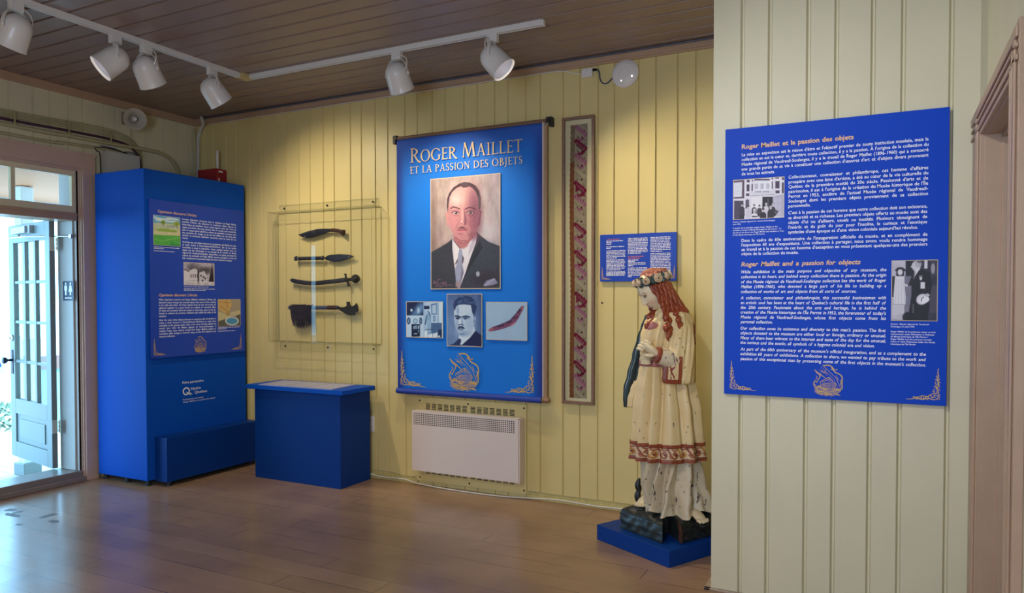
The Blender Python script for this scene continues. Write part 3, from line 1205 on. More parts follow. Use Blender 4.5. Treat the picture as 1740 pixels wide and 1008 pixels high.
def capital(mb, ch, x, y, h, sx, fr, off):
    K, H = 0.115, 0.055

    def rb(pts, w):
        P = [(x + p[0] * h * sx, y + p[1] * h) for p in pts]
        ribbon(mb, P, w * h * (0.5 + 0.5 * sx), fr, off)

    def arc(cx, cy, rx, ry, a0, a1, K=K, H=H):
        O, U, V = [Vector(q) for q in fr]
        N = U.cross(V)
        n = 26
        outer, inner = [], []
        for a in np.linspace(math.radians(a0), math.radians(a1), n):
            c, s = math.cos(a), math.sin(a)
            outer.append((cx + rx * c, cy + ry * s))
            inner.append((cx + (rx - K) * c, cy + (ry - H) * s))
        mb.add([O + U * (x + p[0] * h * sx) + V * (y + p[1] * h) + N * off for p in outer + inner], [(i, n + i, n + i + 1, i + 1) for i in range(n - 1)])

    def stem(cx, y0=0.0, y1=1.0, top=True, bot=True):
        rb([(cx, y0), (cx, y1)], K)
        if bot:
            rb([(cx - 0.13, y0 + 0.018), (cx + 0.13, y0 + 0.018)], 0.036)
        if top:
            rb([(cx - 0.13, y1 - 0.018), (cx + 0.13, y1 - 0.018)], 0.036)

    if ch == 'I':
        stem(0.14)
    elif ch == 'L':
        stem(0.14); rb([(0.14, 0.03), (0.48, 0.03)], H); rb([(0.47, 0.0), (0.50, 0.17)], 0.04)
    elif ch == 'E':
        stem(0.14)
        for yy_, xe in ((0.03, 0.48), (0.52, 0.40), (0.97, 0.46)):
            rb([(0.14, yy_), (xe, yy_)], H)
        rb([(0.47, 0.0), (0.50, 0.16)], 0.04); rb([(0.45, 1.0), (0.46, 0.86)], 0.04); rb([(0.40, 0.45), (0.40, 0.59)], 0.035)
    elif ch == 'T':
        stem(0.31, top=False); rb([(0.02, 0.97), (0.60, 0.97)], H); rb([(0.03, 1.0), (0.02, 0.84)], 0.04); rb([(0.59, 1.0), (0.60, 0.84)], 0.04)
    elif ch in 'PRB':
        stem(0.14)
        if ch == 'B':
            arc(0.16, 0.765, 0.30, 0.235, -90, 90); arc(0.16, 0.27, 0.40, 0.27, -90, 90)
        else:
            arc(0.18, 0.74, 0.36, 0.26, -100, 95)
            rb([(0.12, 0.97), (0.24, 0.97)], H)
            if ch == 'R':
                rb([(0.30, 0.50), (0.44, 0.24), (0.58, 0.03), (0.72, -0.02)], 0.10)
    elif ch == 'D':
        stem(0.14); arc(0.20, 0.5, 0.54, 0.5, -95, 95); rb([(0.1, 0.03), (0.24, 0.03)], H); rb([(0.1, 0.97), (0.24, 0.97)], H)
    elif ch == 'O':
        arc(0.40, 0.5, 0.40, 0.52, 0, 360, 0.12, 0.05)
    elif ch == 'G':
        arc(0.42, 0.5, 0.42, 0.52, 42, 318, 0.12, 0.05); rb([(0.68, 0.06), (0.68, 0.44)], K); rb([(0.56, 0.43), (0.80, 0.43)], 0.036); rb([(0.72, 0.88), (0.72, 0.74)], 0.04)
    elif ch == 'A':
        rb([(0.10, 0.0), (0.35, 1.0)], H); rb([(0.60, 0.0), (0.35, 1.02)], 0.115); rb([(0.19, 0.35), (0.51, 0.35)], 0.045)
        rb([(0.0, 0.018), (0.20, 0.018)], 0.036); rb([(0.47, 0.018), (0.73, 0.018)], 0.036)
    elif ch == 'M':
        rb([(0.08, 0.0), (0.17, 1.0)], H); rb([(0.17, 1.0), (0.42, 0.02)], 0.11); rb([(0.42, 0.02), (0.67, 1.0)], 0.06); rb([(0.67, 1.0), (0.78, 0.0)], 0.12)
        rb([(0.0, 0.018), (0.17, 0.018)], 0.036); rb([(0.66, 0.018), (0.90, 0.018)], 0.036)
    elif ch == 'N':
        rb([(0.14, 0.0), (0.14, 1.0)], H); rb([(0.13, 1.0), (0.64, 0.0)], 0.115); rb([(0.63, 0.0), (0.63, 1.0)], H)
        rb([(0.03, 0.018), (0.26, 0.018)], 0.036); rb([(0.02, 0.982), (0.2, 0.982)], 0.036); rb([(0.52, 0.982), (0.75, 0.982)], 0.036)
    elif ch == 'S':
        arc(0.22, 0.755, 0.19, 0.265, 40, 235, 0.09, 0.05)
        rb([(0.06, 0.66), (0.17, 0.55), (0.30, 0.47), (0.39, 0.36)], 0.11)
        arc(0.21, 0.25, 0.21, 0.27, -145, 35, 0.10, 0.05)
        rb([(0.38, 0.93), (0.38, 0.80)], 0.04); rb([(0.03, 0.07), (0.03, 0.22)], 0.04)
    elif ch == 'J':
        rb([(0.16, 1.0), (0.16, 0.0), (0.10, -0.16), (0.0, -0.24)], 0.105); rb([(0.03, 0.982), (0.29, 0.982)], 0.036)


def capitals(mb, runs, x0, x1, y, fr, off, gap=0.055, wgap=0.30):
    """runs: [(text, cap height)]; small caps share one baseline; set to fill x0..x1"""
    nat = 0.0
    for t, h in runs:
        for ch in t:
            nat += wgap * h if ch == ' ' else (SERIF[ch] + gap) * h
    sx = (x1 - x0) / nat
    x = x0
    for t, h in runs:
        for ch in t:
            if ch == ' ':
                x += wgap * h * sx
            else:
                capital(mb, ch, x, y, h, sx, fr, off)
                x += (SERIF[ch] + gap) * h * sx


# ---------------------------------------------------------------- large panel on the projecting wall
FRP = (Vector((0, 3.925, 0)), Vector((1, 0, 0)), Vector((0, 0, 1)))
pn = empty('text_panel', (0, 0, 0), label='largest blue text panel, on the projecting wall at right with two black and white photos', cat='panel')
b = MB()
b.box(-0.760, 0.241, 3.925, 3.937, 1.051, 2.4205)
b.build('board', M['panel_blue'], pn, bevel=0.0008)
b = MB()
b.box(-0.70, 0.18, 3.937, 3.95, 1.12, 2.36)
b.build('mounting_batten', M['dark'], pn)
OFF = 0.0008
tb(pn, 'heading', 'text_gold', ['Roger Maillet et la passion des objets'], -0.677, -0.156, 2.313, 2.313, 0.0235, FRP, OFF, 0.028, 0, True)
tb(pn, 'heading', 'text_gold', ['Roger Maillet and a passion for objects'], -0.677, -0.121, 1.712, 1.712, 0.0235, FRP, OFF, 0.028, 0.2, True)
cp = 0.0164
tb(pn, 'paragraph', 'text_white', ["La mise en exposition est la raison d'être et l'objectif premier de toute institution muséale, mais la",
               "collection en est le cœur et, derrière toute collection, il y a la passion. À l'origine de la collection du",
               'Musée régional de Vaudreuil-Soulanges, il y a le travail de Roger Maillet (1896-1960) qui a consacré',
               "une grande partie de sa vie à constituer une collection d'œuvres d'art et d'objets divers provenant",
               'de tous les azimuts.'], -0.677, 0.158, 2.276, 2.178, cp, FRP, OFF)
tb(pn, 'paragraph', 'text_white', ["Collectionneur, connaisseur et philanthrope, cet homme d'affaires",
               "prospère avec une âme d'artiste, a été au cœur de la vie culturelle du",
               "Québec de la première moitié du 20e siècle. Passionné d'arts et de",
               "patrimoine, il est à l'origine de la création du Musée historique de l'Île",
               "Perrot en 1953, ancêtre de l'actuel Musée régional de Vaudreuil-",
               'Soulanges dont les premiers objets proviennent de sa collection',
               'personnelle.'], -0.450, 0.158, 2.1445, 2.001, cp, FRP, OFF)
tb(pn, 'paragraph', 'text_white', ["C'est à la passion de cet homme que notre collection doit son existence,",
               'sa diversité et sa richesse. Les premiers objets offerts au musée sont des',
               "objets d'ici ou d'ailleurs, usuels ou inusités. Plusieurs témoignent de",
               "l'intérêt et du goût du jour pour l'insolite, le curieux et l'exotique",
               "symboles d'une époque et d'une vision coloniale aujourd'hui révolue."], -0.450, 0.156, 1.967, 1.871, cp, FRP, OFF)
tb(pn, 'paragraph', 'text_white', ["Dans le cadre du 60e anniversaire de l'inauguration officielle du musée, et en complément de",
               "l'exposition 60 ans d'expositions. Une collection à partager, nous avons voulu rendre hommage",
               "au travail et à la passion de cet homme d'exception en vous présentant quelques-uns des premiers",
               'objets de la collection du musée.'], -0.676, 0.158, 1.837, 1.769, cp, FRP, OFF)
it = 0.2
tb(pn, 'paragraph', 'text_white', ['While exhibition is the main purpose and objective of any museum, the',
               'collection is its heart, and behind every collection there is passion. At the origin',
               'of the Musée régional de Vaudreuil-Soulanges collection lies the work of Roger',
               'Maillet (1896-1960), who devoted a large part of his life to building up a',
               'collection of works of art and objects from all sorts of sources.'], -0.677, -0.01, 1.676, 1.575, cp, FRP, OFF, 0.012, it)
tb(pn, 'paragraph', 'text_white', ['A collector, connoisseur and philanthropist, this successful businessman with',
               "an artistic soul has been at the heart of Quebec's cultural life in the first half of",
               'the 20th century. Passionate about the arts and heritage, he is behind the',
               "creation of the Musée historique de l'Île Perrot in 1953, the forerunner of today's",
               'Musée régional de Vaudreuil-Soulanges, whose first objects come from his',
               'personal collection.'], -0.678, -0.01, 1.543, 1.42, cp, FRP, OFF, 0.012, it)
tb(pn, 'paragraph', 'text_white', ["Our collection owes its existence and diversity to this man's passion. The first",
               'objects donated to the museum are either local or foreign, ordinary or unusual.',
               'Many of them bear witness to the interest and taste of the day for the unusual,',
               'the curious and the exotic, all symbols of a bygone colonial era and vision.'], -0.678, -0.01, 1.387, 1.313, cp, FRP, OFF, 0.012, it)
tb(pn, 'paragraph', 'text_white', ["As part of the 60th anniversary of the museum's official inauguration, and as a complement to the",
               'exhibition 60 years of exhibitions. A collection to share, we wanted to pay tribute to the work and',
               "passion of this exceptional man by presenting some of the first objects in the museum's collection."],
           -0.678, 0.157, 1.280, 1.230, cp, FRP, OFF, 0.012, it, last_full=True)
tb(pn, 'caption', 'text_white', ['Source : Musée régional de Vaudreuil-Soulanges,', 'vers 1953'], -0.720, -0.512, 1.938, 1.926, 0.0072, FRP, OFF, 0.01, ragged=True)
tb(pn, 'caption', 'text_white', ['À gauche de la première rangée, Roger Maillet et des', "travailleurs devant le Musée historique de l'Île Perrot / To",
               'the left of the front row, Roger Maillet and workers in front', "of the Musée historique de l'Île Perrot"], -0.720, -0.470, 1.906, 1.871, 0.0075, FRP, OFF, 0.01, 0.1, ragged=True)
tb(pn, 'caption', 'text_white', ['Source : Musée régional de Vaudreuil-', 'Soulanges, 16 août 1953'], 0.011, 0.170, 1.4225, 1.411, 0.0075, FRP, OFF, 0.01, ragged=True)
tb(pn, 'caption', 'text_white', ['Roger Maillet et la précieuse statue en bois', "représentant sainte Philomène à l'intérieur", "du Musée historique de l'Île Perrot /",
               'Roger Maillet and the precious wooden', 'statue of Saint Philomene inside the Musée', "historique de l'Île Perrot"], 0.011, 0.195, 1.387, 1.328, 0.0075, FRP, OFF, 0.01, 0.1, ragged=True)
b = MB()
ark(b, -0.327, -0.194, 1.068, 1.222, FRP, OFF)
b.build('emblem', M['gold'], pn, fix=False)
for fl, a0, a1 in ((False, -0.732, -0.595), (True, 0.075, 0.217)):
    b = MB()
    corner_orn(b, a0, a1, 1.074, 1.226, FRP, OFF, fl)
    b.build('corner_ornament', M['gold'], pn, fix=False)

# photo: house front with a group of people (drawn in the units of a 960-wide sketch)
p = Paint(90, 74, 65, 888, (110, 55), (745, 710), (236, 230, 238))
DK, MD, LT, WH = (62, 48, 70), (120, 108, 128), (205, 198, 208), (242, 238, 244)
p.poly([(65, 115), (245, 100), (245, 400), (80, 405), (65, 400)], (96, 74, 90))
p.poly([(65, 145), (210, 135), (205, 375), (65, 385)], (232, 232, 240))
for yq in range(170, 360, 32):
    p.line([(85, yq), (190, yq - 8)], 5, (205, 206, 216))
for (x0, x1, y0, y1) in ((285, 333, 100, 140), (283, 330, 175, 285), (275, 328, 322, 362), (370, 385, 95, 130), (365, 385, 165, 280), (412, 660, 85, 120), (693, 712, 70, 95),
                         (695, 712, 130, 245), (750, 812, 62, 82), (752, 818, 122, 240), (756, 820, 275, 322), (858, 888, 60, 105), (858, 888, 145, 320)):
    p.rect(x0, x1, y0, y1, (70, 52, 78))
p.rect(420, 690, 110, 270, WH)
for x0 in (420, 512, 606):
    p.rect(x0, x0 + 50, 160, 248, (190, 186, 200))
    p.line([(x0 + 25, 160), (x0 + 25, 248)], 5, (225, 222, 230))
p.poly([(355, 295), (740, 268), (740, 330), (355, 345)], (226, 222, 230))
for q in range(9):
    if q != 4:
        p.rect(430 + q * 25, 444 + q * 25, 286, 302, (90, 80, 105))
p.line([(340, 362), (740, 338)], 8, (150, 140, 158))
p.rect(75, 232, 440, 745, (74, 62, 82))
p.noise(6, 3, 2, 3)
p.poly([(268, 430), (300, 415), (325, 430), (325, 560), (265, 570)], (92, 80, 100))
p.rect(360, 530, 385, 560, (244, 238, 240))
p.rect(545, 712, 378, 600, (20, 14, 20))
p.rect(625, 648, 400, 560, (92, 84, 96))
p.poly([(715, 370), (888, 330), (888, 700), (760, 700), (715, 560)], (190, 184, 202))
for x0 in (735, 800):
    for y0 in (395, 500, 610):
        p.rect(x0, x0 + 48, y0, y0 + 80, (204, 198, 212))


def person(p, x, y, s, body, head=(206, 196, 198), hat=None, legs=None):
    p.poly([(x - 42 * s, y + 60 * s), (x - 20 * s, y + 32 * s), (x + 20 * s, y + 32 * s), (x + 42 * s, y + 60 * s), (x + 46 * s, y + 180 * s), (x - 46 * s, y + 180 * s)], body)
    if legs:
        p.rect(x - 38 * s, x + 38 * s, y + 170 * s, y + 260 * s, legs)
    p.ell(x, y + 8 * s, 17 * s, 24 * s, head)
    p.ell(x, y - 12 * s, 18 * s, 12 * s, hat or (52, 42, 48))


person(p, 208, 505, 1.0, (58, 46, 62), hat=(44, 34, 44), legs=(40, 32, 46))
person(p, 410, 520, 0.9, (44, 32, 44))
person(p, 497, 530, 0.95, (64, 50, 62))
person(p, 605, 495, 1.0, (220, 214, 222), hat=(190, 182, 190))
person(p, 712, 510, 1.0, (50, 38, 50), hat=(190, 182, 190))
person(p, 315, 540, 1.05, (214, 208, 218), legs=(222, 218, 226))
person(p, 558, 590, 1.2, (34, 26, 38), hat=(30, 24, 32))
person(p, 415, 600, 1.35, (234, 230, 236), hat=(214, 208, 214))
p.rect(372, 462, 690, 708, (70, 58, 78))
person(p, 678, 550, 1.15, (40, 30, 44), hat=(196, 188, 196))
p.line([(720, 590), (790, 620), (740, 690)], 22, (44, 34, 48))
p.build('photo', FRP, -0.717, -0.472, 1.955, 2.155, 0.0009, pn, border=0.0028)

# photo: statue and man holding his hat
p = Paint(72, 106, 65, 578, (55, 45), (722, 728), (50, 46, 62))
p.rect(65, 222, 50, 720, (196, 192, 204))
p.rect(222, 320, 50, 225, (26, 22, 30))
p.rect(210, 300, 225, 640, (120, 116, 132))
p.noise(10, 5, 9, 4)
p.rect(432, 468, 45, 140, (222, 220, 226))
p.rect(500, 580, 50, 225, (66, 62, 78))
p.ell(530, 140, 22, 60, (160, 156, 166))
p.rect(500, 578, 330, 640, (74, 70, 86))
p.rect(65, 110, 225, 460, (50, 44, 52))
p.poly([(100, 220), (200, 215), (225, 460), (225, 550), (90, 560), (85, 430)], (226, 222, 228))
p.poly([(75, 560), (210, 550), (210, 640), (70, 680)], (206, 202, 210))
for xq in (120, 145, 170, 195):
    p.line([(xq, 260), (xq + (xq - 150) * 0.5, 545)], 4, (186, 182, 194))
p.line([(90, 545), (222, 545)], 8, (160, 154, 166))
p.line([(180, 320), (240, 330)], 24, (214, 210, 218))
p.poly([(115, 150), (205, 150), (205, 225), (110, 225)], (62, 54, 62))
p.ell(158, 180, 28, 34, (224, 220, 226))
p.line([(112, 158), (135, 138), (180, 136), (210, 158)], 24, (40, 34, 42))
p.poly([(300, 190), (340, 150), (390, 140), (500, 190), (520, 350), (500, 440), (480, 722), (215, 722), (260, 640), (290, 450), (290, 330), (250, 335)], (24, 20, 28))
p.ell(340, 110, 52, 56, (212, 208, 214))
p.ell(365, 85, 40, 40, (180, 174, 184), al=0.8)
p.ell(292, 118, 14, 10, (206, 200, 208))
p.ell(375, 60, 26, 18, (90, 84, 96), al=0.8)
p.poly([(320, 160), (390, 135), (345, 200), (315, 250)], (226, 224, 230))
p.line([(330, 175), (315, 250)], 10, (120, 114, 128))
p.rect(392, 442, 292, 366, (226, 224, 230))
p.poly([(372, 218), (412, 215), (408, 270), (385, 272)], (206, 204, 212))
p.line([(372, 228), (412, 224)], 9, (40, 36, 46))
p.ell(412, 486, 68, 60, (226, 222, 228), rot=-30)
p.ell(436, 492, 60, 38, (244, 241, 246), rot=-12)
p.line([(405, 510), (402, 485), (428, 460)], 8, (60, 54, 64))
p.ell(470, 440, 26, 20, (200, 194, 202))
p.ell(250, 690, 60, 60, (14, 10, 18), al=0.9)
p.rect(305, 318, 540, 640, (150, 146, 160), al=0.6)
p.build('photo', FRP, 0.014, 0.199, 1.444, 1.723, 0.0009, pn, border=0.0028)

# ---------------------------------------------------------------- hanging banner
FB = (Vector((0, 5.06, 0)), Vector((1, 0, 0)), Vector((0, 0, 1)))
bn = empty('hanging_banner', (0, 0, 0), label='tall blue hanging banner with a painted portrait of a man in a suit', cat='banner')
# printed cloth: bright blue field with a deep blue border printed around it
X0, X1, Z0, Z1 = -3.655, -2.325, 0.80, 2.875
p = Paint(133, 200, 0, 1330, (0, 0), (2075, 2075), (22, 122, 226))
ex = np.minimum(p.X, 1330 - p.X)
ed = np.minimum(np.minimum(ex, 1.0 * p.Y), 2075 - p.Y + 55)
p.mix(np.exp(-(ex / 62.0) ** 2) * 0.95, (34, 52, 138))
p.mix(np.exp(-(p.Y / 120.0) ** 2) * 0.9, (44, 66, 150))
p.mix(np.clip((430 - p.Y) / 430, 0, 1) ** 0.8 * 0.55, (50, 104, 200))
M['banner'] = mat_attr('banner_cloth', 0.6, 0.25)
fab = p.build('cloth', FB, X0, X1, Z0, Z1, 0.0, bn, M['banner'])
for v in fab.data.vertices:                   # slight hang of the cloth, rolled over the rods top and foot
    z = v.co.z
    t = (z - Z0) / (Z1 - Z0)
    v.co.y += 0.003 + 0.002 * math.sin(5.5 * t + 1.2)
    if z > Z1 - 0.03:
        v.co.y += ((z - Z1 + 0.03) / 0.03) ** 2 * 0.02
b = MB()                                      # back sleeve visible at the right edge
b.grid(lambda i, j: (X1 + 0.002 + 0.012 * math.sin(i / 5 * 1.4), 5.058 + 0.034 * i / 5, Z0 - 0.005 + (Z1 - Z0) * j / 6), 6, 7)
b.build('side_hem', mat('banner_back', rgb(222, 214, 212), 0.7), bn, smooth='all')
b = MB()
b.tube([(X1 + 0.022, 5.085, Z0 - 0.01), (X1 + 0.022, 5.085, Z1 - 0.03)], 0.013, 10)
b.build('side_pole', mat('banner_pole_tan', rgb(168, 136, 104), 0.5), bn, smooth=True)
b = MB()
b.tube([(X0 - 0.01, 5.075, Z1 + 0.004), (X1 + 0.05, 5.075, Z1 + 0.004)], 0.014, 12)
b.build('top_rod', mat('rod_wood', rgb(120, 92, 74), 0.5), bn, smooth=True)
b = MB()
b.grid(lambda i, j: (X0 + (X1 - X0) * j / 8, 5.062 - 0.028 * math.sin(i / 9 * math.pi), Z0 - 0.046 + 0.048 * (0.5 + 0.5 * math.cos(i / 9 * math.pi))), 10, 9)
b.build('foot_sleeve', mat('banner_foot_blue', rgb(34, 64, 160), 0.6), bn, smooth='all')
b = MB()
b.tube([(X0 - 0.012, 5.07, Z0 - 0.022), (X1 + 0.034, 5.07, Z0 - 0.022)], 0.021, 14)
b.lathe([(0.021, 0), (0.021, 0.01), (0.012, 0.022), (0, 0.024)], (X1 + 0.034, 5.07, Z0 - 0.022), (1, 0, 0), 14)
b.build('bottom_rod', mat('rod_wood_light', rgb(150, 116, 88), 0.45), bn, smooth=True)
for xx, s in ((X0 - 0.028, -1), (X1 + 0.062, 1)):
    b = MB()
    b.box(xx - 0.014, xx + 0.014, 5.065, 5.118, Z1 - 0.04, Z1 + 0.03)
    b.box(xx - 0.01 - s * 0.02, xx + 0.01 - s * 0.02, 5.055, 5.09, Z1 - 0.012, Z1 + 0.028)
    b.build('wall_bracket', M['black'], bn, bevel=0.004)
BO = 0.0095
b = MB()
capitals(b, [('R', 0.115), ('OGER', 0.094), (' ', 0.10), ('M', 0.115), ('AILLET', 0.094)], -3.512, -2.474, 2.663, FB, BO, 0.07, 0.34)
capitals(b, [('ET LA PASSION DES OBJETS', 0.056)], -3.512, -2.476, 2.572, FB, BO, 0.085, 0.36)
b.build('title', mat('banner_title_print', rgb(222, 192, 146), 0.6), bn, fix=False)
b = MB()
ark(b, -3.142, -2.865, 0.812, 1.115, FB, BO)
b.build('emblem', M['gold'], bn, fix=False)
for fl, a0, a1 in ((False, -3.62, -3.36), (True, -2.64, -2.385)):
    b = MB()
    corner_orn(b, a0, a1, 0.822, 1.118, FB, BO, fl)
    b.build('corner_ornament', M['gold'], bn, fix=False)

# painted portrait: man with receding hair, dark suit, grey tie (sketch units: 1145 wide, y runs 40..1830)
p = Paint(132, 206, 30, 1100, (140, 45), (1840, 1840), (186, 168, 168))
p.mix(np.clip((900 - p.X) / 900, 0, 1) * 0.5, (176, 150, 140))
p.mix(np.clip((p.X - 700) / 400, 0, 1) * 0.55, (158, 148, 168))
p.noise(13, 9, 14, 1)
p.noise(9, 3, 10, 2)
p.ell(60, 900, 60, 900, (120, 92, 86), 1.2, al=0.5)
p.ell(900, 1000, 200, 220, (208, 204, 214), 1.2, al=0.6)
# jacket
p.poly([(30, 1270), (180, 1190), (300, 1120), (375, 1060), (420, 1100), (520, 1840), (30, 1840)], (58, 62, 74), 14)
p.poly([(745, 950), (830, 1030), (930, 1110), (1100, 1180), (1100, 1840), (440, 1840), (560, 1600)], (62, 66, 82), 14)
p.ell(300, 1500, 170, 260, (72, 70, 78), 1.2, al=0.5)
p.ell(860, 1350, 200, 200, (66, 74, 90), 1.2, al=0.6)
p.ell(900, 1700, 200, 130, (60, 48, 62), 1.0, al=0.6)
p.line([(400, 1480), (420, 1700), (440, 1840)], 12, (34, 34, 44))
p.poly([(745, 950), (800, 1020), (770, 1140), (700, 1280), (610, 1480), (560, 1640), (720, 1400), (840, 1200)], (46, 50, 62), 10)
# shirt and tie
p.poly([(370, 1060), (400, 1090), (490, 1215), (560, 1220), (740, 960), (750, 1010), (740, 1120), (660, 1340), (575, 1600), (480, 1840), (440, 1800), (400, 1480), (370, 1220)], (226, 222, 234), 9)
p.poly([(745, 975), (690, 1050), (640, 1180), (620, 1330), (700, 1200)], (196, 188, 208), 10)
p.poly([(400, 1100), (490, 1220), (500, 1240), (455, 1370), (400, 1470)], (238, 234, 240), 8)
p.poly([(405, 1470), (455, 1370), (480, 1330), (460, 1430)], (92, 80, 98), 6)
p.poly([(520, 1290), (555, 1370), (535, 1460), (515, 1430)], (104, 92, 108), 6)
p.poly([(480, 1225), (520, 1222), (530, 1300), (520, 1420), (555, 1580), (500, 1780), (470, 1840), (430, 1800), (410, 1540), (455, 1410), (460, 1330)], (160, 166, 196), 8)
p.poly([(500, 1430), (540, 1600), (490, 1780), (520, 1560)], (112, 104, 130), 12)
p.ell(455, 1780, 40, 60, (170, 140, 140), 0.9, al=0.7)
p.ell(768, 1615, 28, 42, (170, 178, 196), 0.4)
p.poly([(850, 1790), (900, 1720), (1020, 1680), (1070, 1760), (1000, 1790), (870, 1815)], (140, 142, 172), 10)
p.line([(880, 1790), (1010, 1700)], 14, (178, 180, 204))
# neck and head
p.poly([(380, 900), (740, 880), (735, 985), (590, 1190), (500, 1205), (400, 1090)], (184, 116, 124), 12)
p.ell(560, 1150, 60, 50, (190, 130, 136), 0.9, al=0.5)
head = [(292, 520), (300, 430), (330, 350), (400, 260), (490, 205), (570, 180), (650, 190), (730, 240), (785, 330), (808, 430), (808, 560), (795, 700), (765, 850),
        (735, 960), (690, 1040), (600, 1090), (510, 1090), (430, 1040), (370, 970), (335, 880), (310, 760), (300, 640)]
p.poly([(262, 640), (285, 630), (310, 700), (320, 860), (290, 870), (275, 760)], (214, 150, 152), 8)
p.poly([(800, 620), (830, 625), (815, 720), (795, 850), (765, 865), (760, 760)], (116, 74, 92), 8)
p.poly(head, (206, 146, 148), 9)
p.ell(440, 440, 110, 120, (232, 204, 200), 1.3, al=0.95)
p.ell(560, 330, 150, 110, (218, 176, 172), 1.2, al=0.6)
p.ell(700, 420, 90, 220, (160, 108, 122), 1.2, al=0.75)
p.ell(740, 700, 90, 320, (130, 82, 104), 1.1, al=0.85)
p.ell(670, 830, 80, 140, (162, 98, 118), 1.2, al=0.6)
p.ell(390, 800, 70, 110, (222, 148, 160), 1.2, al=0.6)
p.ell(520, 1030, 90, 60, (204, 140, 152), 1.0, al=0.6)
p.ell(690, 1010, 70, 60, (140, 88, 106), 1.0, al=0.7)
# hair
p.poly([(286, 560), (290, 440), (320, 350), (390, 258), (480, 200), (560, 175), (650, 182), (735, 228), (790, 310), (815, 420), (812, 560), (795, 640), (782, 560), (775, 430), (740, 330), (690, 268),
        (640, 240), (590, 258), (545, 262), (510, 238), (440, 266), (370, 330), (330, 410), (312, 520), (300, 650)], (76, 56, 66), 10)
p.ell(790, 480, 16, 120, (104, 92, 108), 0.8, al=0.6)
p.ell(570, 215, 60, 30, (98, 80, 86), 1.0, al=0.6)
# brows, eyes
p.line([(350, 585), (385, 562), (430, 572), (485, 592)], 20, (112, 70, 80), 12)
p.line([(585, 595), (630, 572), (680, 575), (730, 600)], 20, (92, 56, 72), 12)
p.ell(420, 640, 62, 26, (178, 116, 124), 0.8, al=0.8)
p.ell(655, 645, 64, 30, (132, 84, 100), 0.8, al=0.8)
p.ell(422, 656, 44, 20, (206, 186, 190), 0.4)
p.ell(650, 652, 44, 20, (182, 168, 178), 0.4)
p.ell(430, 656, 21, 21, (50, 36, 48), 0.4)
p.ell(655, 652, 21, 21, (56, 42, 54), 0.4)
p.ell(422, 648, 6, 6, (230, 224, 230), 0.6)
p.ell(648, 645, 6, 6, (210, 206, 214), 0.6)
p.line([(365, 655), (400, 634), (445, 634), (480, 656)], 9, (96, 56, 68))
p.line([(600, 650), (630, 630), (675, 630), (712, 656)], 9, (86, 52, 66))
p.line([(385, 690), (430, 704), (470, 690)], 8, (170, 104, 116), 8)
p.line([(610, 690), (650, 708), (700, 690)], 8, (116, 70, 88), 8)
p.line([(500, 540), (515, 560)], 8, (190, 128, 132), 8)
# nose, moustache, mouth, folds
p.poly([(560, 590), (585, 680), (600, 780), (595, 840), (555, 850), (560, 760)], (146, 92, 110), 22)
p.ell(528, 690, 20, 110, (226, 176, 178), 0.9, al=0.8)
p.ell(510, 810, 34, 34, (226, 160, 166), 0.7)
p.ell(518, 785, 9, 14, (250, 220, 220), 0.7)
p.ell(505, 826, 14, 8, (120, 60, 74), 0.7, al=0.7)
p.line([(500, 770), (455, 830), (430, 900)], 9, (178, 110, 124), 9)
p.line([(600, 830), (645, 900), (640, 970)], 14, (208, 150, 162), 10, 0.7)
p.poly([(455, 905), (500, 875), (530, 865), (560, 880), (610, 915), (540, 905)], (124, 84, 92), 12)
p.ell(525, 925, 75, 16, (190, 106, 124), 0.6)
p.line([(455, 932), (520, 936), (595, 930)], 8, (132, 66, 84))
p.ell(520, 952, 60, 15, (216, 140, 154), 0.6)
p.ell(500, 985, 40, 10, (160, 92, 108), 0.9, al=0.7)
p.line([(420, 1040), (500, 1092), (600, 1092), (690, 1036)], 16, (160, 96, 110), 14, 0.8)
p.line([(470, 1120), (560, 1140), (640, 1100)], 10, (150, 92, 104), 10, 0.7)
p.poly([(385, 1090), (400, 1090), (500, 1212), (490, 1222)], (120, 84, 96), 8)
# signature
sg = (176, 118, 138)
for q in ([(65, 1765), (75, 1715), (90, 1760), (110, 1735), (105, 1810)], [(190, 1700), (150, 1690), (130, 1730), (140, 1775), (190, 1765)], [(205, 1770), (205, 1740)], [(225, 1740), (222, 1770), (238, 1770), (240, 1742)],
          [(255, 1745), (268, 1740), (270, 1808)], [(120, 1800), (200, 1808)], [(210, 1795), (245, 1792)], [(290, 1785), (370, 1785)]):
    p.line(q, 7, sg)
p.noise(4, 2, 2, 9)
p.build('portrait', FB, -3.309, -2.679, 1.628, 2.509, 0.0085, bn, border=0.006)

# blue toned photo of a room corner with a statue
p = Paint(72, 66, 70, 685, (180, 185), (782, 800), (186, 214, 240))
DB, MB_, LB, VB = (22, 34, 74), (70, 116, 178), (196, 224, 246), (228, 242, 252)
p.rect(70, 362, 180, 415, DB)
p.ell(300, 300, 70, 110, (106, 150, 200), 1.0, 25, 0.9)
p.ell(230, 370, 90, 40, (96, 140, 190), 1.0, -20, 0.7)
p.ell(275, 330, 22, 45, (196, 222, 240), 0.9, al=0.8)
p.ell(155, 322, 20, 26, (200, 224, 240), 0.6)
p.noise(10, 4, 4, 5)
p.rect(70, 362, 415, 780, (190, 218, 242))
p.rect(362, 400, 180, 780, (160, 196, 230))
p.poly([(490, 220), (590, 200), (592, 400), (500, 400)], MB_)
p.poly([(508, 240), (578, 225), (580, 385), (512, 385)], (176, 206, 232))
p.rect(605, 620, 185, 540, (120, 160, 206))
p.rect(622, 685, 185, 545, (206, 230, 248))
p.rect(370, 465, 250, 305, (24, 38, 84))
p.rect(525, 565, 425, 515, MB_)
p.rect(533, 557, 437, 503, (150, 186, 220))
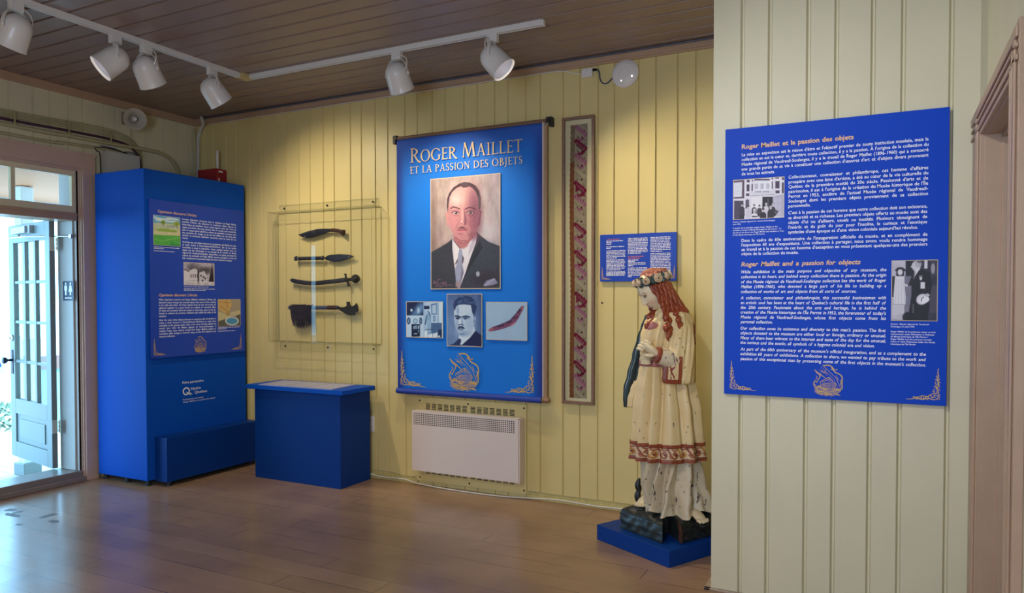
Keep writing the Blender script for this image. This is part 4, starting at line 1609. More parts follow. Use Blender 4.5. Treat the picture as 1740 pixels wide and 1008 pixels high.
p.poly([(490, 545), (672, 545), (672, 800), (490, 780)], (64, 96, 142))
for xq in range(500, 670, 22):
    p.line([(xq, 550), (xq, 780)], 5, (96, 130, 176))
p.rect(615, 672, 660, 800, (30, 44, 86))
for (x, w_) in ((105, 32), (315, 26)):
    p.ell(x, 508, w_, 60, (46, 68, 116))
    p.ell(x, 508, w_ * 0.45, 34, (120, 156, 196), 0.6)
p.ell(222, 512, 40, 48, (110, 150, 196))
p.ell(222, 512, 24, 32, (170, 202, 230))
p.rect(155, 302, 565, 782, (18, 26, 58))
for (x, h) in ((185, 50), (205, 58), (228, 64), (262, 60), (275, 55)):
    p.rect(x, x + 14, 650 - h, 650, (170, 204, 234))
p.rect(170, 290, 650, 660, (46, 66, 110))
p.ell(225, 732, 34, 7, (196, 220, 240))
p.ell(275, 690, 10, 24, (110, 146, 190))
p.poly([(415, 400), (445, 380), (480, 400), (500, 470), (480, 560), (500, 780), (405, 780), (420, 560), (405, 480)], (132, 172, 212))
p.ell(437, 362, 22, 28, (150, 188, 222))
p.line([(450, 345), (480, 430)], 18, (70, 104, 156))
p.poly([(412, 400), (425, 395), (400, 580), (385, 570)], (40, 62, 108))
for xq in (430, 450, 470):
    p.line([(xq, 500), (xq + (xq - 450) * .4, 700)], 6, (182, 212, 238))
p.line([(400, 660), (510, 655)], 8, (40, 58, 100))
for (x, w_, y) in ((395, 16, 690), (415, 14, 680), (470, 30, 745), (500, 16, 730), (545, 20, 725), (583, 16, 712), (628, 18, 765)):
    p.rect(x - w_, x + w_, y, 790, (224, 240, 250))
p.build('photo', FB, -3.553, -3.203, 1.232, 1.519, 0.0085, bn, border=0.005)

# blue toned studio photo of a young man with a moustache
p = Paint(66, 98, 765, 1358, (48, 50), (935, 955), (112, 142, 190))
p.mix(np.clip((500 - p.Y) / 450, 0, 1) * 0.7, (60, 84, 136))
p.mix(np.clip((p.X - 1200) / 160, 0, 1) * 0.6, (50, 72, 122))
p.noise(7, 7, 7, 6)
p.poly([(780, 940), (880, 900), (960, 820), (1010, 850), (1000, 930), (985, 945)], (40, 58, 108), 12)
p.poly([(1240, 670), (1300, 720), (1358, 760), (1358, 955), (1000, 930), (1130, 820)], (30, 38, 84), 12)
p.poly([(965, 740), (1230, 600), (1250, 680), (1160, 800), (1020, 925), (985, 915), (1010, 850), (960, 800)], (212, 230, 248), 8)
p.poly([(975, 815), (1005, 830), (1000, 890), (960, 920), (930, 900)], (36, 50, 96), 8)
p.poly([(885, 310), (900, 240), (960, 170), (1060, 150), (1170, 180), (1225, 260), (1220, 420), (1240, 520), (1215, 640), (1150, 720), (1080, 765), (1010, 770), (960, 735), (920, 650), (893, 540), (885, 420)],
       (200, 222, 244), 10)
p.poly([(1215, 470), (1265, 440), (1255, 520), (1225, 580), (1200, 560)], (160, 186, 222), 8)
p.ell(1235, 510, 14, 26, (90, 116, 166), 0.7)
p.ell(1160, 560, 80, 150, (160, 186, 222), 1.2, al=0.7)
p.ell(930, 600, 40, 150, (150, 178, 214), 1.2, al=0.7)
p.ell(1060, 730, 110, 50, (140, 170, 210), 1.1, al=0.7)
p.poly([(885, 310), (870, 230), (900, 150), (980, 90), (1090, 70), (1190, 100), (1260, 180), (1275, 280), (1250, 370), (1225, 430), (1195, 350), (1175, 235), (1060, 222), (960, 230), (920, 260), (900, 330)], (42, 60, 108), 14)
for a in range(26):
    rr = random.Random(a)
    x, y = rr.uniform(900, 1250), rr.uniform(80, 230)
    p.line([(x, y), (x + 26, y - 16), (x + 46, y + 4)], 6, (118, 150, 196), 6, 0.7)
p.ell(950, 330, 24, 70, (120, 150, 196), 1.0, al=0.6)
p.line([(910, 425), (950, 425), (1000, 448)], 26, (36, 50, 96), 14)
p.line([(1030, 440), (1090, 425), (1150, 445)], 24, (40, 54, 100), 14)
p.ell(955, 462, 40, 20, (60, 84, 134), 0.7)
p.ell(1085, 466, 42, 20, (70, 96, 146), 0.7)
p.ell(945, 464, 15, 14, (16, 24, 60), 0.5)
p.ell(1090, 464, 15, 14, (16, 24, 60), 0.5)
p.ell(1105, 476, 22, 8, (190, 212, 238), 0.7, al=0.8)
p.poly([(1000, 450), (1030, 480), (1045, 560), (1060, 590), (1000, 580)], (150, 180, 218), 14)
p.ell(990, 520, 18, 60, (226, 240, 252), 0.8, al=0.8)
p.line([(960, 578), (1000, 572), (1040, 582)], 16, (60, 82, 130), 12)
p.poly([(940, 640), (975, 600), (1030, 598), (1075, 640), (1060, 650), (1000, 628), (955, 645)], (44, 62, 108), 10)
p.line([(955, 640), (1010, 645), (1060, 636)], 9, (30, 42, 84))
p.ell(1005, 665, 46, 12, (110, 140, 186), 0.8)
p.ell(1020, 740, 50, 16, (110, 140, 186), 0.9, al=0.8)
p.build('photo', FB, -3.158, -2.841, 1.170, 1.580, 0.0085, bn, border=0.005)

# boomerang on pale blue
p = Paint(80, 68, 92, 908, (102, 102), (858, 886), (164, 196, 226))
p.noise(3, 12, 12, 2)
p.poly([(130, 675), (160, 640), (220, 605), (360, 560), (480, 515), (580, 460), (640, 395), (700, 320), (760, 230), (800, 185), (835, 165), (855, 185), (840, 240), (790, 340), (740, 440), (690, 510), (640, 555), (560, 600),
        (420, 650), (260, 690), (150, 700)], (122, 74, 110), 12)
p.line([(150, 675), (360, 572), (570, 475), (690, 340), (810, 190)], 16, (70, 44, 88), 14, 0.8)
for q in ([(150, 680), (220, 640)], [(590, 580), (670, 520)], [(810, 230), (835, 185)]):
    p.line(q, 34, (186, 116, 116), 26, 0.8)
for q in ([(330, 600), (440, 570)], [(520, 525), (600, 490)], [(640, 430), (720, 400)], [(735, 305), (780, 255)]):
    p.line(q, 34, (56, 34, 62), 24, 0.8)
p.build('photo', FB, -2.797, -2.449, 1.230, 1.516, 0.0085, bn, border=0.005)

# ---------------------------------------------------------------- small panel behind the statue
FS = (Vector((0, 5.095, 0)), Vector((1, 0, 0)), Vector((0, 0, 1)))
sp = empty('text_panel', (0, 0, 0), label='small blue text panel with three columns on the back wall behind the statue', cat='panel')
b = MB()
b.box(-1.876, -1.314, 5.095, 5.107, 1.670, 2.009)
b.build('board', M['panel_blue2'], sp, bevel=0.0008)
b = MB()
b.box(-1.82, -1.37, 5.107, 5.12, 1.72, 1.96)
b.build('mounting_batten', M['dark'], sp)
tb(sp, 'heading', 'text_red', ['4. Sainte Philomène'], -1.827, -1.726, 1.9715, 1.9715, 0.0078, FS, OFF, 0.02, 0, True)
gk(sp, 'heading', 'text_red', -1.664, -1.55, 1.8435, 1.831, 2, 0.0075, FS, OFF, 4, 0.75)
gk(sp, 'paragraph', 'text_white', -1.827, -1.70, 1.9595, 1.9595, 1, 0.0064, FS, OFF, 11, 1.0)
gk(sp, 'paragraph', 'text_white', -1.827, -1.785, 1.948, 1.9365, 2, 0.0064, FS, OFF, 12, 0.9)
gk(sp, 'paragraph', 'text_white', -1.827, -1.69, 1.918, 1.9075, 2, 0.0064, FS, OFF, 13, 0.28)
gk(sp, 'paragraph', 'text_white', -1.827, -1.683, 1.889, 1.837, 6, 0.0064, FS, OFF, 14, 0.6)
gk(sp, 'paragraph', 'text_white', -1.827, -1.683, 1.823, 1.751, 8, 0.0064, FS, OFF, 15, 0.75)
gk(sp, 'paragraph', 'text_white', -1.827, -1.683, 1.737, 1.711, 4, 0.0064, FS, OFF, 16, 1.0)
gk(sp, 'paragraph', 'text_white', -1.664, -1.519, 1.973, 1.953, 3, 0.0064, FS, OFF, 17, 1.0)
gk(sp, 'paragraph', 'text_white', -1.664, -1.519, 1.940, 1.866, 8, 0.0064, FS, OFF, 18, 0.65)
gk(sp, 'paragraph', 'text_white', -1.664, -1.58, 1.818, 1.808, 2, 0.0064, FS, OFF, 19, 0.6)
gk(sp, 'paragraph', 'text_white', -1.664, -1.53, 1.798, 1.7775, 3, 0.0064, FS, OFF, 20, 0.3)
gk(sp, 'paragraph', 'text_white', -1.664, -1.519, 1.762, 1.700, 7, 0.0064, FS, OFF, 21, 0.2)
gk(sp, 'paragraph', 'text_white', -1.500, -1.355, 1.974, 1.876, 10, 0.0064, FS, OFF, 22, 0.6)
gk(sp, 'paragraph', 'text_white', -1.500, -1.355, 1.860, 1.729, 13, 0.0064, FS, OFF, 23, 0.9)
for fl, a0, a1 in ((False, -1.865, -1.785), (True, -1.395, -1.324)):
    b = MB()
    corner_orn(b, a0, a1, 1.683, 1.778, FS, OFF, fl)
    b.build('corner_ornament', M['gold'], sp, fix=False)

# ---------------------------------------------------------------- tall blue cabinet with its panel
M['iron_foot'] = mat('dark_foot', rgb(60, 60, 64), 0.5, metal=0.3)
cb = empty('display_cabinet', (-5.72, 4.53, 0), label='tall blue display cabinet standing beside the entrance door', cat='cabinet')
b = MB()
b.box(-0.305, 0.32, -0.52, 0.53, 0.05, 2.61)
b.build('body', M['blue'], cb, bevel=0.003)
for x in (-0.28, 0.0, 0.26):
    for y in (-0.47, 0.46):
        b = MB()
        b.lathe([(0.018, 0), (0.018, 0.052)], (x, y, 0), (0, 0, 1), 12)
        b.lathe([(0.0, 0), (0.024, 0), (0.024, 0.008), (0.018, 0.01)], (x, y, 0), (0, 0, 1), 12)
        b.build('foot', M['iron_foot'], cb, smooth=True)
FC = (Vector((0.3203, -4.53, 0)), Vector((0, 1, 0)), Vector((0, 0, 1)))
tb(cb, 'sponsor_text', 'text_white', ['Fière partenaire'], 4.356, 4.577, 0.816, 0.816, 0.0205, FC, 0.0006, 0.014, 0, True)
tb(cb, 'sponsor_text', 'text_white', ['Hydro'], 4.441, 4.546, 0.754, 0.754, 0.023, FC, 0.0006, 0.012, 0.2, True)
tb(cb, 'sponsor_text', 'text_white', ['Québec'], 4.483, 4.615, 0.7185, 0.7185, 0.023, FC, 0.0006, 0.012, 0.2, True)
tb(cb, 'sponsor_text', 'text_white', ["Présentatrice de l'atelier"], 4.360, 4.575, 0.672, 0.672, 0.0125, FC, 0.0006, 0.006, 0, True)
tb(cb, 'sponsor_text', 'text_white', ['«Roger Maillet et la passion des objets»'], 4.360, 4.703, 0.651, 0.651, 0.0125, FC, 0.0006, 0.006, 0, True)
lg = MB()
n = 32
O, U, V = FC
N_ = U.cross(V)
ring = []
for k in range(n):
    a = 2 * math.pi * k / n
    ring.append((4.395 + 0.0365 * math.cos(a), 0.7485 + 0.0345 * math.sin(a)))
for k in range(n):
    a = 2 * math.pi * k / n
    ring.append((4.395 + 0.0255 * math.cos(a), 0.7485 + 0.0235 * math.sin(a)))
lg.add([O + U * q[0] + V * q[1] + N_ * 0.0006 for q in ring], [(k, (k + 1) % n, n + (k + 1) % n, n + k) for k in range(n)])
for q in ([(4.389, 0.7425), (4.398, 0.744), (4.430, 0.722), (4.4255, 0.7165)], [(4.4255, 0.7165), (4.436, 0.733), (4.444, 0.7125), (4.439, 0.7085)],
          [(4.436, 0.7335), (4.441, 0.729), (4.459, 0.716), (4.451, 0.7155)], [(4.43, 0.722), (4.4255, 0.7165), (4.444, 0.7105), (4.444, 0.7125)]):
    lg.add([O + U * a + V * b_ + N_ * 0.0008 for a, b_ in q], [(0, 1, 2, 3)])
lg.build('sponsor_logo', M['text_white'], cb, fix=False)

FK = (Vector((-5.376, 0, 0)), Vector((0, 1, 0)), Vector((0, 0, 1)))
kp = empty('text_panel', (0, 0, 0), label='blue text panel with three small pictures on the front of the tall cabinet', cat='panel')
b = MB()
b.box(-5.390, -5.376, 4.040, 5.030, 1.057, 2.365)
b.build('board', M['panel_blue2'], kp, bevel=0.0008)
b = MB()
b.box(-5.3985, -5.390, 4.10, 4.97, 1.12, 2.3)
b.build('mounting_batten', M['dark'], kp)
tb(kp, 'heading', 'text_gold', ["Cyprienne découvre L'Arche"], 4.118, 4.499, 2.261, 2.261, 0.0225, FK, OFF, 0.022, 0, True)
tb(kp, 'heading', 'text_gold', ["Cyprienne discovers L'Arche"], 4.120, 4.499, 1.569, 1.569, 0.0225, FK, OFF, 0.022, 0.2, True)
tb(kp, 'paragraph', 'text_white', ["Lorsque Cyprienne s'aventure dans la résidence de Roger Maillet", "nommée L'Arche, elle découvre de nombreux objets, bizarres et",
               "hétéroclites qui semblent n'avoir aucun rapport entre eux. Tous ces", "objets provenant d'un peu partout dans le monde sont rassemblés",
               "dans un espace qu'on appelle un cabinet de curiosités. La plupart sont", 'des souvenirs de voyage ou lui ont été offerts par des amis pour',
               'enrichir sa précieuse collection conservée entre les murs de son', 'manoir.'], 4.352, 4.937, 2.222, 2.061, 0.0158, FK, OFF, 0.013)
tb(kp, 'paragraph', 'text_white', ["Au fil des ans, ces objets deviennent si nombreux qu'il décide de créer", "un petit musée à Notre-Dame-de-l'Île-Perrot, afin de les rendre",
               'accessibles à toute la population. Après quelques années, tous ces', 'objets ont été déménagés ici au moment de la création du Musée',
               'régional de Vaudreuil-Soulanges. Aujourd\'hui, ces objets provenant du', 'cabinet de curiosités de Roger Maillet, souvent étranges ou venus de',
               'loin, constituent les premiers objets de notre collection muséale.'], 4.352, 4.937, 2.027, 1.889, 0.0158, FK, OFF, 0.013)
tb(kp, 'paragraph', 'text_white', ["When Cyprienne ventures into Roger Maillet's residence, L'Arche, she", 'discovers many strange and unusual objects that seem to have nothing',
               'to do with each other. All these objects, from all over the world, are', 'gathered together in a space known as a cabinet of curiosities. Most',
               'of them are souvenirs from his travels or have been given to him by', 'friends to enhance his precious collection kept within the walls of his', 'mansion.'],
           4.117, 4.699, 1.533, 1.396, 0.0158, FK, OFF, 0.013, 0.2)
tb(kp, 'paragraph', 'text_white', ['Over the years, these objects become so numerous, that he decides to', "create a small museum in Notre-Dame-de-l'Île-Perrot to make them",
               'accessible to the general public. After a few years, all these objects are', 'moved here when the Musée régional de Vaudreuil-Soulanges is',
               "created. Today, these objects coming from Roger Maillet's cabinet of", 'curiosities, often strange or from far away, are the first objects in our', 'museum collection.'],
           4.117, 4.699, 1.363, 1.227, 0.0158, FK, OFF, 0.013, 0.2)
gk(kp, 'caption', 'text_white', 4.076, 4.323, 1.972, 1.960, 2, 0.007, FK, OFF, 31, 0.4)
gk(kp, 'caption', 'text_white', 4.076, 4.275, 1.940, 1.940, 1, 0.007, FK, OFF, 32, 1.0)
gk(kp, 'caption', 'text_white', 4.363, 4.62, 1.648, 1.648, 1, 0.007, FK, OFF, 33, 1.0)
gk(kp, 'caption', 'text_white', 4.363, 4.686, 1.630, 1.618, 2, 0.007, FK, OFF, 34, 0.7)
gk(kp, 'caption', 'text_white', 4.72, 4.97, 1.283, 1.271, 2, 0.007, FK, OFF, 35, 0.4)
gk(kp, 'caption', 'text_white', 4.72, 4.92, 1.251, 1.251, 1, 0.007, FK, OFF, 36, 1.0)
b = MB()
ark(b, 4.463, 4.59, 1.076, 1.218, FK, OFF)
b.build('emblem', M['gold'], kp, fix=False)
for fl, a0, a1 in ((False, 4.062, 4.19), (True, 4.862, 4.99)):
    b = MB()
    corner_orn(b, a0, a1, 1.077, 1.222, FK, OFF, fl)
    b.build('corner_ornament', M['gold'], kp, fix=False)
# illustration: meadow with trees and a far village
p = Paint(48, 54, 137, 445, (235, 270), (578, 605), (120, 190, 90))
p.poly([(130, 230), (450, 230), (450, 330), (130, 330)], (96, 178, 222))
for q in ([(150, 262), (230, 285), (330, 280)], [(170, 290), (260, 305), (420, 320)], [(300, 275), (420, 290)]):
    p.line(q, 22, (230, 240, 244), 16)
p.poly([(130, 330), (200, 322), (300, 335), (450, 350), (450, 420), (130, 400)], (196, 206, 176), 10)
p.poly([(140, 395), (450, 410), (450, 490), (130, 460)], (214, 210, 168), 12)
p.poly([(150, 400), (260, 392), (410, 420), (400, 440), (200, 425)], (150, 182, 80), 10)
p.ell(248, 320, 24, 22, (120, 150, 56), 0.6)
p.line([(248, 335), (250, 372)], 6, (110, 96, 64))
p.ell(405, 340, 30, 26, (150, 172, 78), 0.6)
p.line([(408, 360), (412, 395)], 6, (110, 96, 64))
for x in range(290, 400, 18):
    p.rect(x, x + 11, 362, 378, (150, 150, 160))
p.poly([(130, 470), (450, 480), (450, 610), (130, 590)], (86, 178, 82), 14)
p.poly([(300, 600), (345, 550), (445, 590), (445, 610)], (60, 158, 90), 12)
p.line([(150, 520), (230, 540), (430, 500)], 10, (130, 200, 110), 12)
p.noise(8, 3, 3, 8)
p.build('picture', FK, 4.076, 4.330, 1.993, 2.235, 0.0009, kp, border=0.0025)
# old photo of a big house among bare trees
p = Paint(56, 46, 485, 838, (774, 800), (1108, 1115), (176, 172, 190))
p.rect(485, 840, 1020, 1120, (206, 204, 216))
p.ell(600, 860, 70, 60, (96, 90, 106), 1.0, al=0.8)
p.ell(720, 900, 90, 50, (70, 64, 78), 0.9, al=0.9)
p.noise(20, 3, 3, 11)
for x in range(520, 660, 16):
    p.line([(580, 900), (x, 810 + abs(x - 590) * .5)], 4, (70, 64, 78), 4, 0.7)
p.poly([(485, 870), (545, 910), (545, 1040), (485, 1050)], (226, 222, 232))
p.poly([(485, 865), (550, 905), (545, 920), (485, 885)], (110, 104, 122))
p.poly([(545, 900), (590, 870), (640, 890), (650, 1030), (545, 1040)], (222, 218, 228))
for x in (560, 585, 610, 632):
    p.rect(x, x + 11, 950, 1000, (96, 90, 108))
p.rect(600, 628, 870, 910, (214, 210, 220))
p.poly([(660, 930), (720, 900), (750, 980), (750, 1050), (660, 1050)], (206, 202, 214))
for q in ((670, 960), (700, 980), (720, 1000), (690, 1030)):
    p.rect(q[0], q[0] + 18, q[1], q[1] + 24, (60, 54, 66))
p.poly([(815, 800), (835, 1070), (770, 1060), (800, 900)], (38, 34, 44), 10)
p.rect(640, 656, 900, 1080, (40, 36, 46))
p.line([(490, 1060), (840, 1070)], 10, (232, 230, 240), 10)
p.build('picture', FK, 4.364, 4.683, 1.666, 1.860, 0.0009, kp, border=0.0025)
# picture of a tan wrapped bundle and a blue plate on a shelf
p = Paint(42, 44, 877, 1135, (262, 262), (570, 560), (168, 158, 138))
p.poly([(877, 400), (960, 430), (1135, 380), (1135, 430), (877, 510)], (206, 196, 150))
p.poly([(877, 515), (1135, 432), (1135, 570), (877, 570)], (96, 94, 90))
p.poly([(877, 262), (1020, 262), (1035, 330), (1000, 400), (950, 420), (890, 380), (877, 360)], (212, 176, 112), 10)
for q in ([(890, 290), (1010, 300)], [(900, 340), (990, 400)], [(970, 270), (985, 360)]):
    p.line(q, 8, (170, 130, 76), 8)
p.ell(990, 430, 26, 18, (178, 150, 80), 0.6)
p.ell(1035, 510, 80, 50, (226, 230, 226), 0.15)
p.ell(1035, 510, 64, 37, (74, 150, 200), 0.2)
for q in ([(1010, 420), (1030, 470), (1060, 440)], [(1000, 450), (1060, 430), (1080, 410)], [(1040, 420), (1050, 480), (1090, 440)]):
    p.line(q, 7, (200, 186, 182), 6)
p.build('picture', FK, 4.723, 4.978, 1.300, 1.540, 0.0009, kp, border=0.0025)

# low bench box in front of the cabinet
bb = empty('bench_box', (-5.32, 4.60, 0), label='low long blue box standing along the front of the tall cabinet', cat='bench')
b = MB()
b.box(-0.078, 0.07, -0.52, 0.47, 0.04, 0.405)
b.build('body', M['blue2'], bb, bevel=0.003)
for y in (-0.46, 0.42):
    b = MB()
    b.lathe([(0.0, 0), (0.022, 0), (0.022, 0.006), (0.016, 0.01), (0.016, 0.042)], (0.02, y, 0), (0, 0, 1), 12)
    b.build('foot', M['iron_foot'], bb, smooth=True)

# ---------------------------------------------------------------- plinth counter below the weapons case
pc = empty('display_plinth', (-4.41, 4.86, 0), label='blue display plinth with overhanging top below the acrylic case', cat='plinth')
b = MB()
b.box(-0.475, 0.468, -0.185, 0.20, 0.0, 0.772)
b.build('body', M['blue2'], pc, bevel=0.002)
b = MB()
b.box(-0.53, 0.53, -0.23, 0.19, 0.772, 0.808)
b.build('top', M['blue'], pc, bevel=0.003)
ls = empty('label_sheet', (-4.41, 4.86, 0.808), label='pale printed text sheet lying on the blue plinth top', cat='sheet')
b = MB()
b.add([(-0.385, -0.237 + .012, 0), (0.405, -0.228 + .012, 0), (0.372, 0.138, 0), (-0.44, 0.115, 0), (-0.385, -0.225, 0.006), (0.405, -0.216, 0.006), (0.372, 0.138, 0.006), (-0.44, 0.115, 0.006)],
      [(0, 1, 2, 3), (4, 5, 6, 7), (0, 1, 5, 4), (1, 2, 6, 5), (2, 3, 7, 6), (3, 0, 4, 7)])
b.build('sheet', mat('label_sheet', rgb(150, 152, 196), 0.3), ls)
b = MB()
FL = (Vector((0, 0, 0.0066)), Vector((1, 0, 0)), Vector((0, 1, 0)))
for k in range(3):
    greek(b, -0.36 + k * 0.25, -0.14 + k * 0.25, 0.09, -0.19, 16, 0.0085, FL, 0, 50 + k, 0.7)
b.build('text', M['text_white'], ls, fix=False)

# ---------------------------------------------------------------- acrylic case with four weapons
cs = empty('acrylic_case', (0, 0, 0), label='clear acrylic wall case holding four old blades', cat='display case')
xa, xb, za, zb, yf, yw = -5.03, -3.86, 1.158, 2.33, 4.985, 5.116
t = 0.005
b = MB()
b.box(xa, xb, yf, yf + t, za, zb)
b.build('front_sheet', M['acrylic'], cs)
for nm, q in (('side_sheet', (xa, xa + t, yf + t, yw, za, zb)), ('side_sheet', (xb - t, xb, yf + t, yw, za, zb)), ('top_sheet', (xa + t, xb - t, yf + t, yw, zb - t, zb)), ('bottom_sheet', (xa + t, xb - t, yf + t, yw, za, za + t))):
    b = MB()
    b.box(*q)
    b.build(nm, M['acrylic'], cs)
for nm, q in (('mounting_flange', (xa + .02, xb - .02, yw - t, yw, zb, zb + 0.075)), ('mounting_flange', (xa + .02, xb - .02, yw - t, yw, za - 0.085, za))):
    b = MB()
    b.box(*q)
    o = b.build(nm, M['acrylic'], cs)
    b = MB()
    for xx in (xa + .02, xb - .02):
        b.box(xx - .001, xx + .001, yw - t - .0005, yw - t, q[4], q[5])
    for zz in (q[4], q[5]):
        b.box(xa + .02, xb - .02, yw - t - .0005, yw - t, zz - .0012, zz + .0012)
    b.build('polished_edge', M['acrylic_edge'], o)
b = MB()
e = 0.0018
for (zz) in (za, zb):
    b.box(xa, xb, yf - 0.0006, yf + 0.003, zz - e, zz + e)
    b.box(xa, xb, yw - .004, yw, zz - e, zz + e)
    for xx in (xa, xb):
        b.box(xx - e * .7, xx + e * .7, yf, yw, zz - e, zz + e)
for xx in (xa, xb):
    b.box(xx - e, xx + e, yf - 0.0006, yf + 0.003, za, zb)
    b.box(xx - e, xx + e, yw - .004, yw, za, zb)
b.build('polished_edge', M['acrylic_edge'], cs)
for zz in (zb + 0.045, za - 0.045):
    for xx in (xa + 0.08, (xa + xb) / 2, xb - 0.08):
        b = MB()
        b.lathe([(0.009, 0), (0.008, 0.004), (0.003, 0.006), (0, 0.006)], (xx, yw - t, zz), (0, -1, 0), 10)
        b.build('screw', mat('screw_dark', rgb(60, 56, 50), 0.4, metal=0.6) if 'screw' not in M else M['screw'], cs)

M['blade'] = mat('dark_steel', rgb(66, 68, 78), 0.38, metal=0.75, noise=.25, nscale=40)
M['iron'] = mat('black_iron', rgb(34, 32, 36), 0.5, metal=0.4, noise=.3, nscale=50)
M['hilt'] = mat('dark_red_wood', rgb(62, 32, 28), 0.4, noise=.3, nscale=60)
M['leather'] = mat('dark_leather', rgb(38, 36, 46), 0.55, noise=.2, nscale=40)
FW = (Vector((0, 5.085, 0)), Vector((1, 0, 0)), Vector((0, 0, 1)))


def blade(mb, pts, d0, d1, fr=FW):
    """plate with a thin rim and a thicker middle: bevelled outline"""
    P = np.array(pts)
    c = P.mean(0)
    O, U, V = [Vector(q) for q in fr]
    N = U.cross(V)
    n = len(P)
    # inner outline: pull towards the local mid line (vertical shrink)
    I = []
    for q in P:
        near = P[np.abs(P[:, 0] - q[0]) < 0.06]
        m_ = 0.5 * (near[:, 1].max() + near[:, 1].min())
        I.append((c[0] + (q[0] - c[0]) * 0.985, q[1] + (m_ - q[1]) * 0.45))
    vs = [O + U * a + V * b_ + N * d0 for a, b_ in P] + [O + U * a + V * b_ + N * (d0 + (d1 - d0) * .35) for a, b_ in P] + [O + U * a + V * b_ + N * d1 for a, b_ in I]
    fs = [tuple(range(n))[::-1], tuple(range(2 * n, 3 * n))]
    for i in range(n):
        j = (i + 1) % n
        fs += [(i, j, n + j, n + i), (n + i, n + j, 2 * n + j, 2 * n + i)]
    mb.add(vs, fs)


def pegs(root, pts):
    for (x, z) in pts:
        b = MB()
        b.lathe([(0.004, -0.034), (0.004, 0.016), (0.006, 0.017), (0.006, 0.021), (0, 0.022)], (x, 5.085, z), (0, -1, 0), 8)
        b.build('hanging_pin', M['steel'], root)


kk = empty('kukri_knife', (0, 0, 0), label='topmost blade in the acrylic case, curved knife with red brown handle', cat='knife')
b = MB()
blade(b, [(-4.749, 2.127), (-4.64, 2.151), (-4.53, 2.166), (-4.443, 2.166), (-4.362, 2.162), (-4.362, 2.134), (-4.4, 2.134), (-4.433, 2.124), (-4.541, 2.101), (-4.596, 2.092), (-4.663, 2.092), (-4.707, 2.102)], 0.004, 0.012)
b.build('blade', M['blade'], kk)
b = MB()
pth = smooth_pts([(-4.368, 2.149), (-4.33, 2.147), (-4.283, 2.138), (-4.25, 2.127), (-4.222, 2.118)], 14)
rad = np.interp(np.linspace(0, 1, 14), [0, .12, .5, .75, .9, 1], [.014, .018, .0155, .020, .030, .018])
b.tube([(q[0], 5.075, q[1]) for q in pth], list(rad), 12, thin=0.8)
b.build('handle', M['hilt'], kk, smooth=True)
pegs(kk, [(-4.664, 2.102)])

dg = empty('leaf_dagger', (0, 0, 0), label='second blade from top in the acrylic case, leaf shaped dagger with handle at left', cat='dagger')
b = MB()
blade(b, [(-4.452, 1.905), (-4.42, 1.926), (-4.381, 1.934), (-4.275, 1.937), (-4.17, 1.929), (-4.119, 1.913), (-4.17, 1.894), (-4.275, 1.871), (-4.339, 1.871), (-4.403, 1.882), (-4.44, 1.893)], 0.004, 0.012)
b.build('blade', M['blade'], dg)
b = MB()
b.tube([(-4.79, 5.073, 1.910), (-4.785, 5.073, 1.910), (-4.772, 5.073, 1.910), (-4.76, 5.073, 1.910), (-4.62, 5.073, 1.908), (-4.475, 5.073, 1.907), (-4.462, 5.073, 1.907), (-4.452, 5.073, 1.907)],
       [.010, .020, .024, .0165, .0165, .0165, .022, .012], 12, thin=0.75)
b.build('handle', M['leather'], dg, smooth=True)
for xx in (-4.745, -4.468):
    b = MB()
    b.tube([(xx - .003, 5.073, 1.908), (xx + .003, 5.073, 1.908)], 0.0185, 12, thin=0.8)
    b.build('ferrule', M['steel'], dg)
pegs(dg, [(-4.165, 1.909)])

sw = empty('curved_sabre', (0, 0, 0), label='third blade from top in the acrylic case, curved sabre with disc pommel', cat='sword')
b = MB()
pth = smooth_pts([(-4.845, 1.718), (-4.76, 1.701), (-4.66, 1.690), (-4.56, 1.686), (-4.42, 1.694), (-4.30, 1.703), (-4.205, 1.711)], 24)
rad = np.interp(np.linspace(0, 1, 24), [0, .03, .1, .6, 1], [.010, .018, .020, .0195, .0205])
b.tube([(q[0], 5.075, q[1]) for q in pth], list(rad), 10, thin=0.5)
b.build('scabbard', M['leather'], sw, smooth=True)
b = MB()
b.tube([(-4.215, 5.075, 1.711), (-4.19, 5.075, 1.713), (-4.13, 5.075, 1.716), (-4.105, 5.075, 1.718)], [.016, .013, .014, .013], 12)
b.build('grip', M['iron'], sw, smooth=True)
b = MB()
b.tube([(-4.225, 5.075, 1.76), (-4.203, 5.075, 1.758)], 0.006, 8)
b.tube([(-4.213, 5.075, 1.758), (-4.208, 5.075, 1.73), (-4.20, 5.075, 1.711), (-4.19, 5.075, 1.69), (-4.176, 5.075, 1.664)], [.008, .009, .016, .010, .008], 10)
b.tube([(-4.192, 5.075, 1.661), (-4.170, 5.075, 1.661)], 0.006, 8)
b.build('crossguard', M['iron'], sw, smooth=True)
b = MB()
b.lathe([(0.0, -.006), (0.02, -.006), (0.038, -.002), (0.038, .003), (0.02, .006), (0.008, .016), (0, .018)], (-4.100, 5.072, 1.718), (1, -0.95, 0.08), 20)
b.build('pommel', M['iron'], sw, smooth=True)
pegs(sw, [(-4.83, 1.704)])

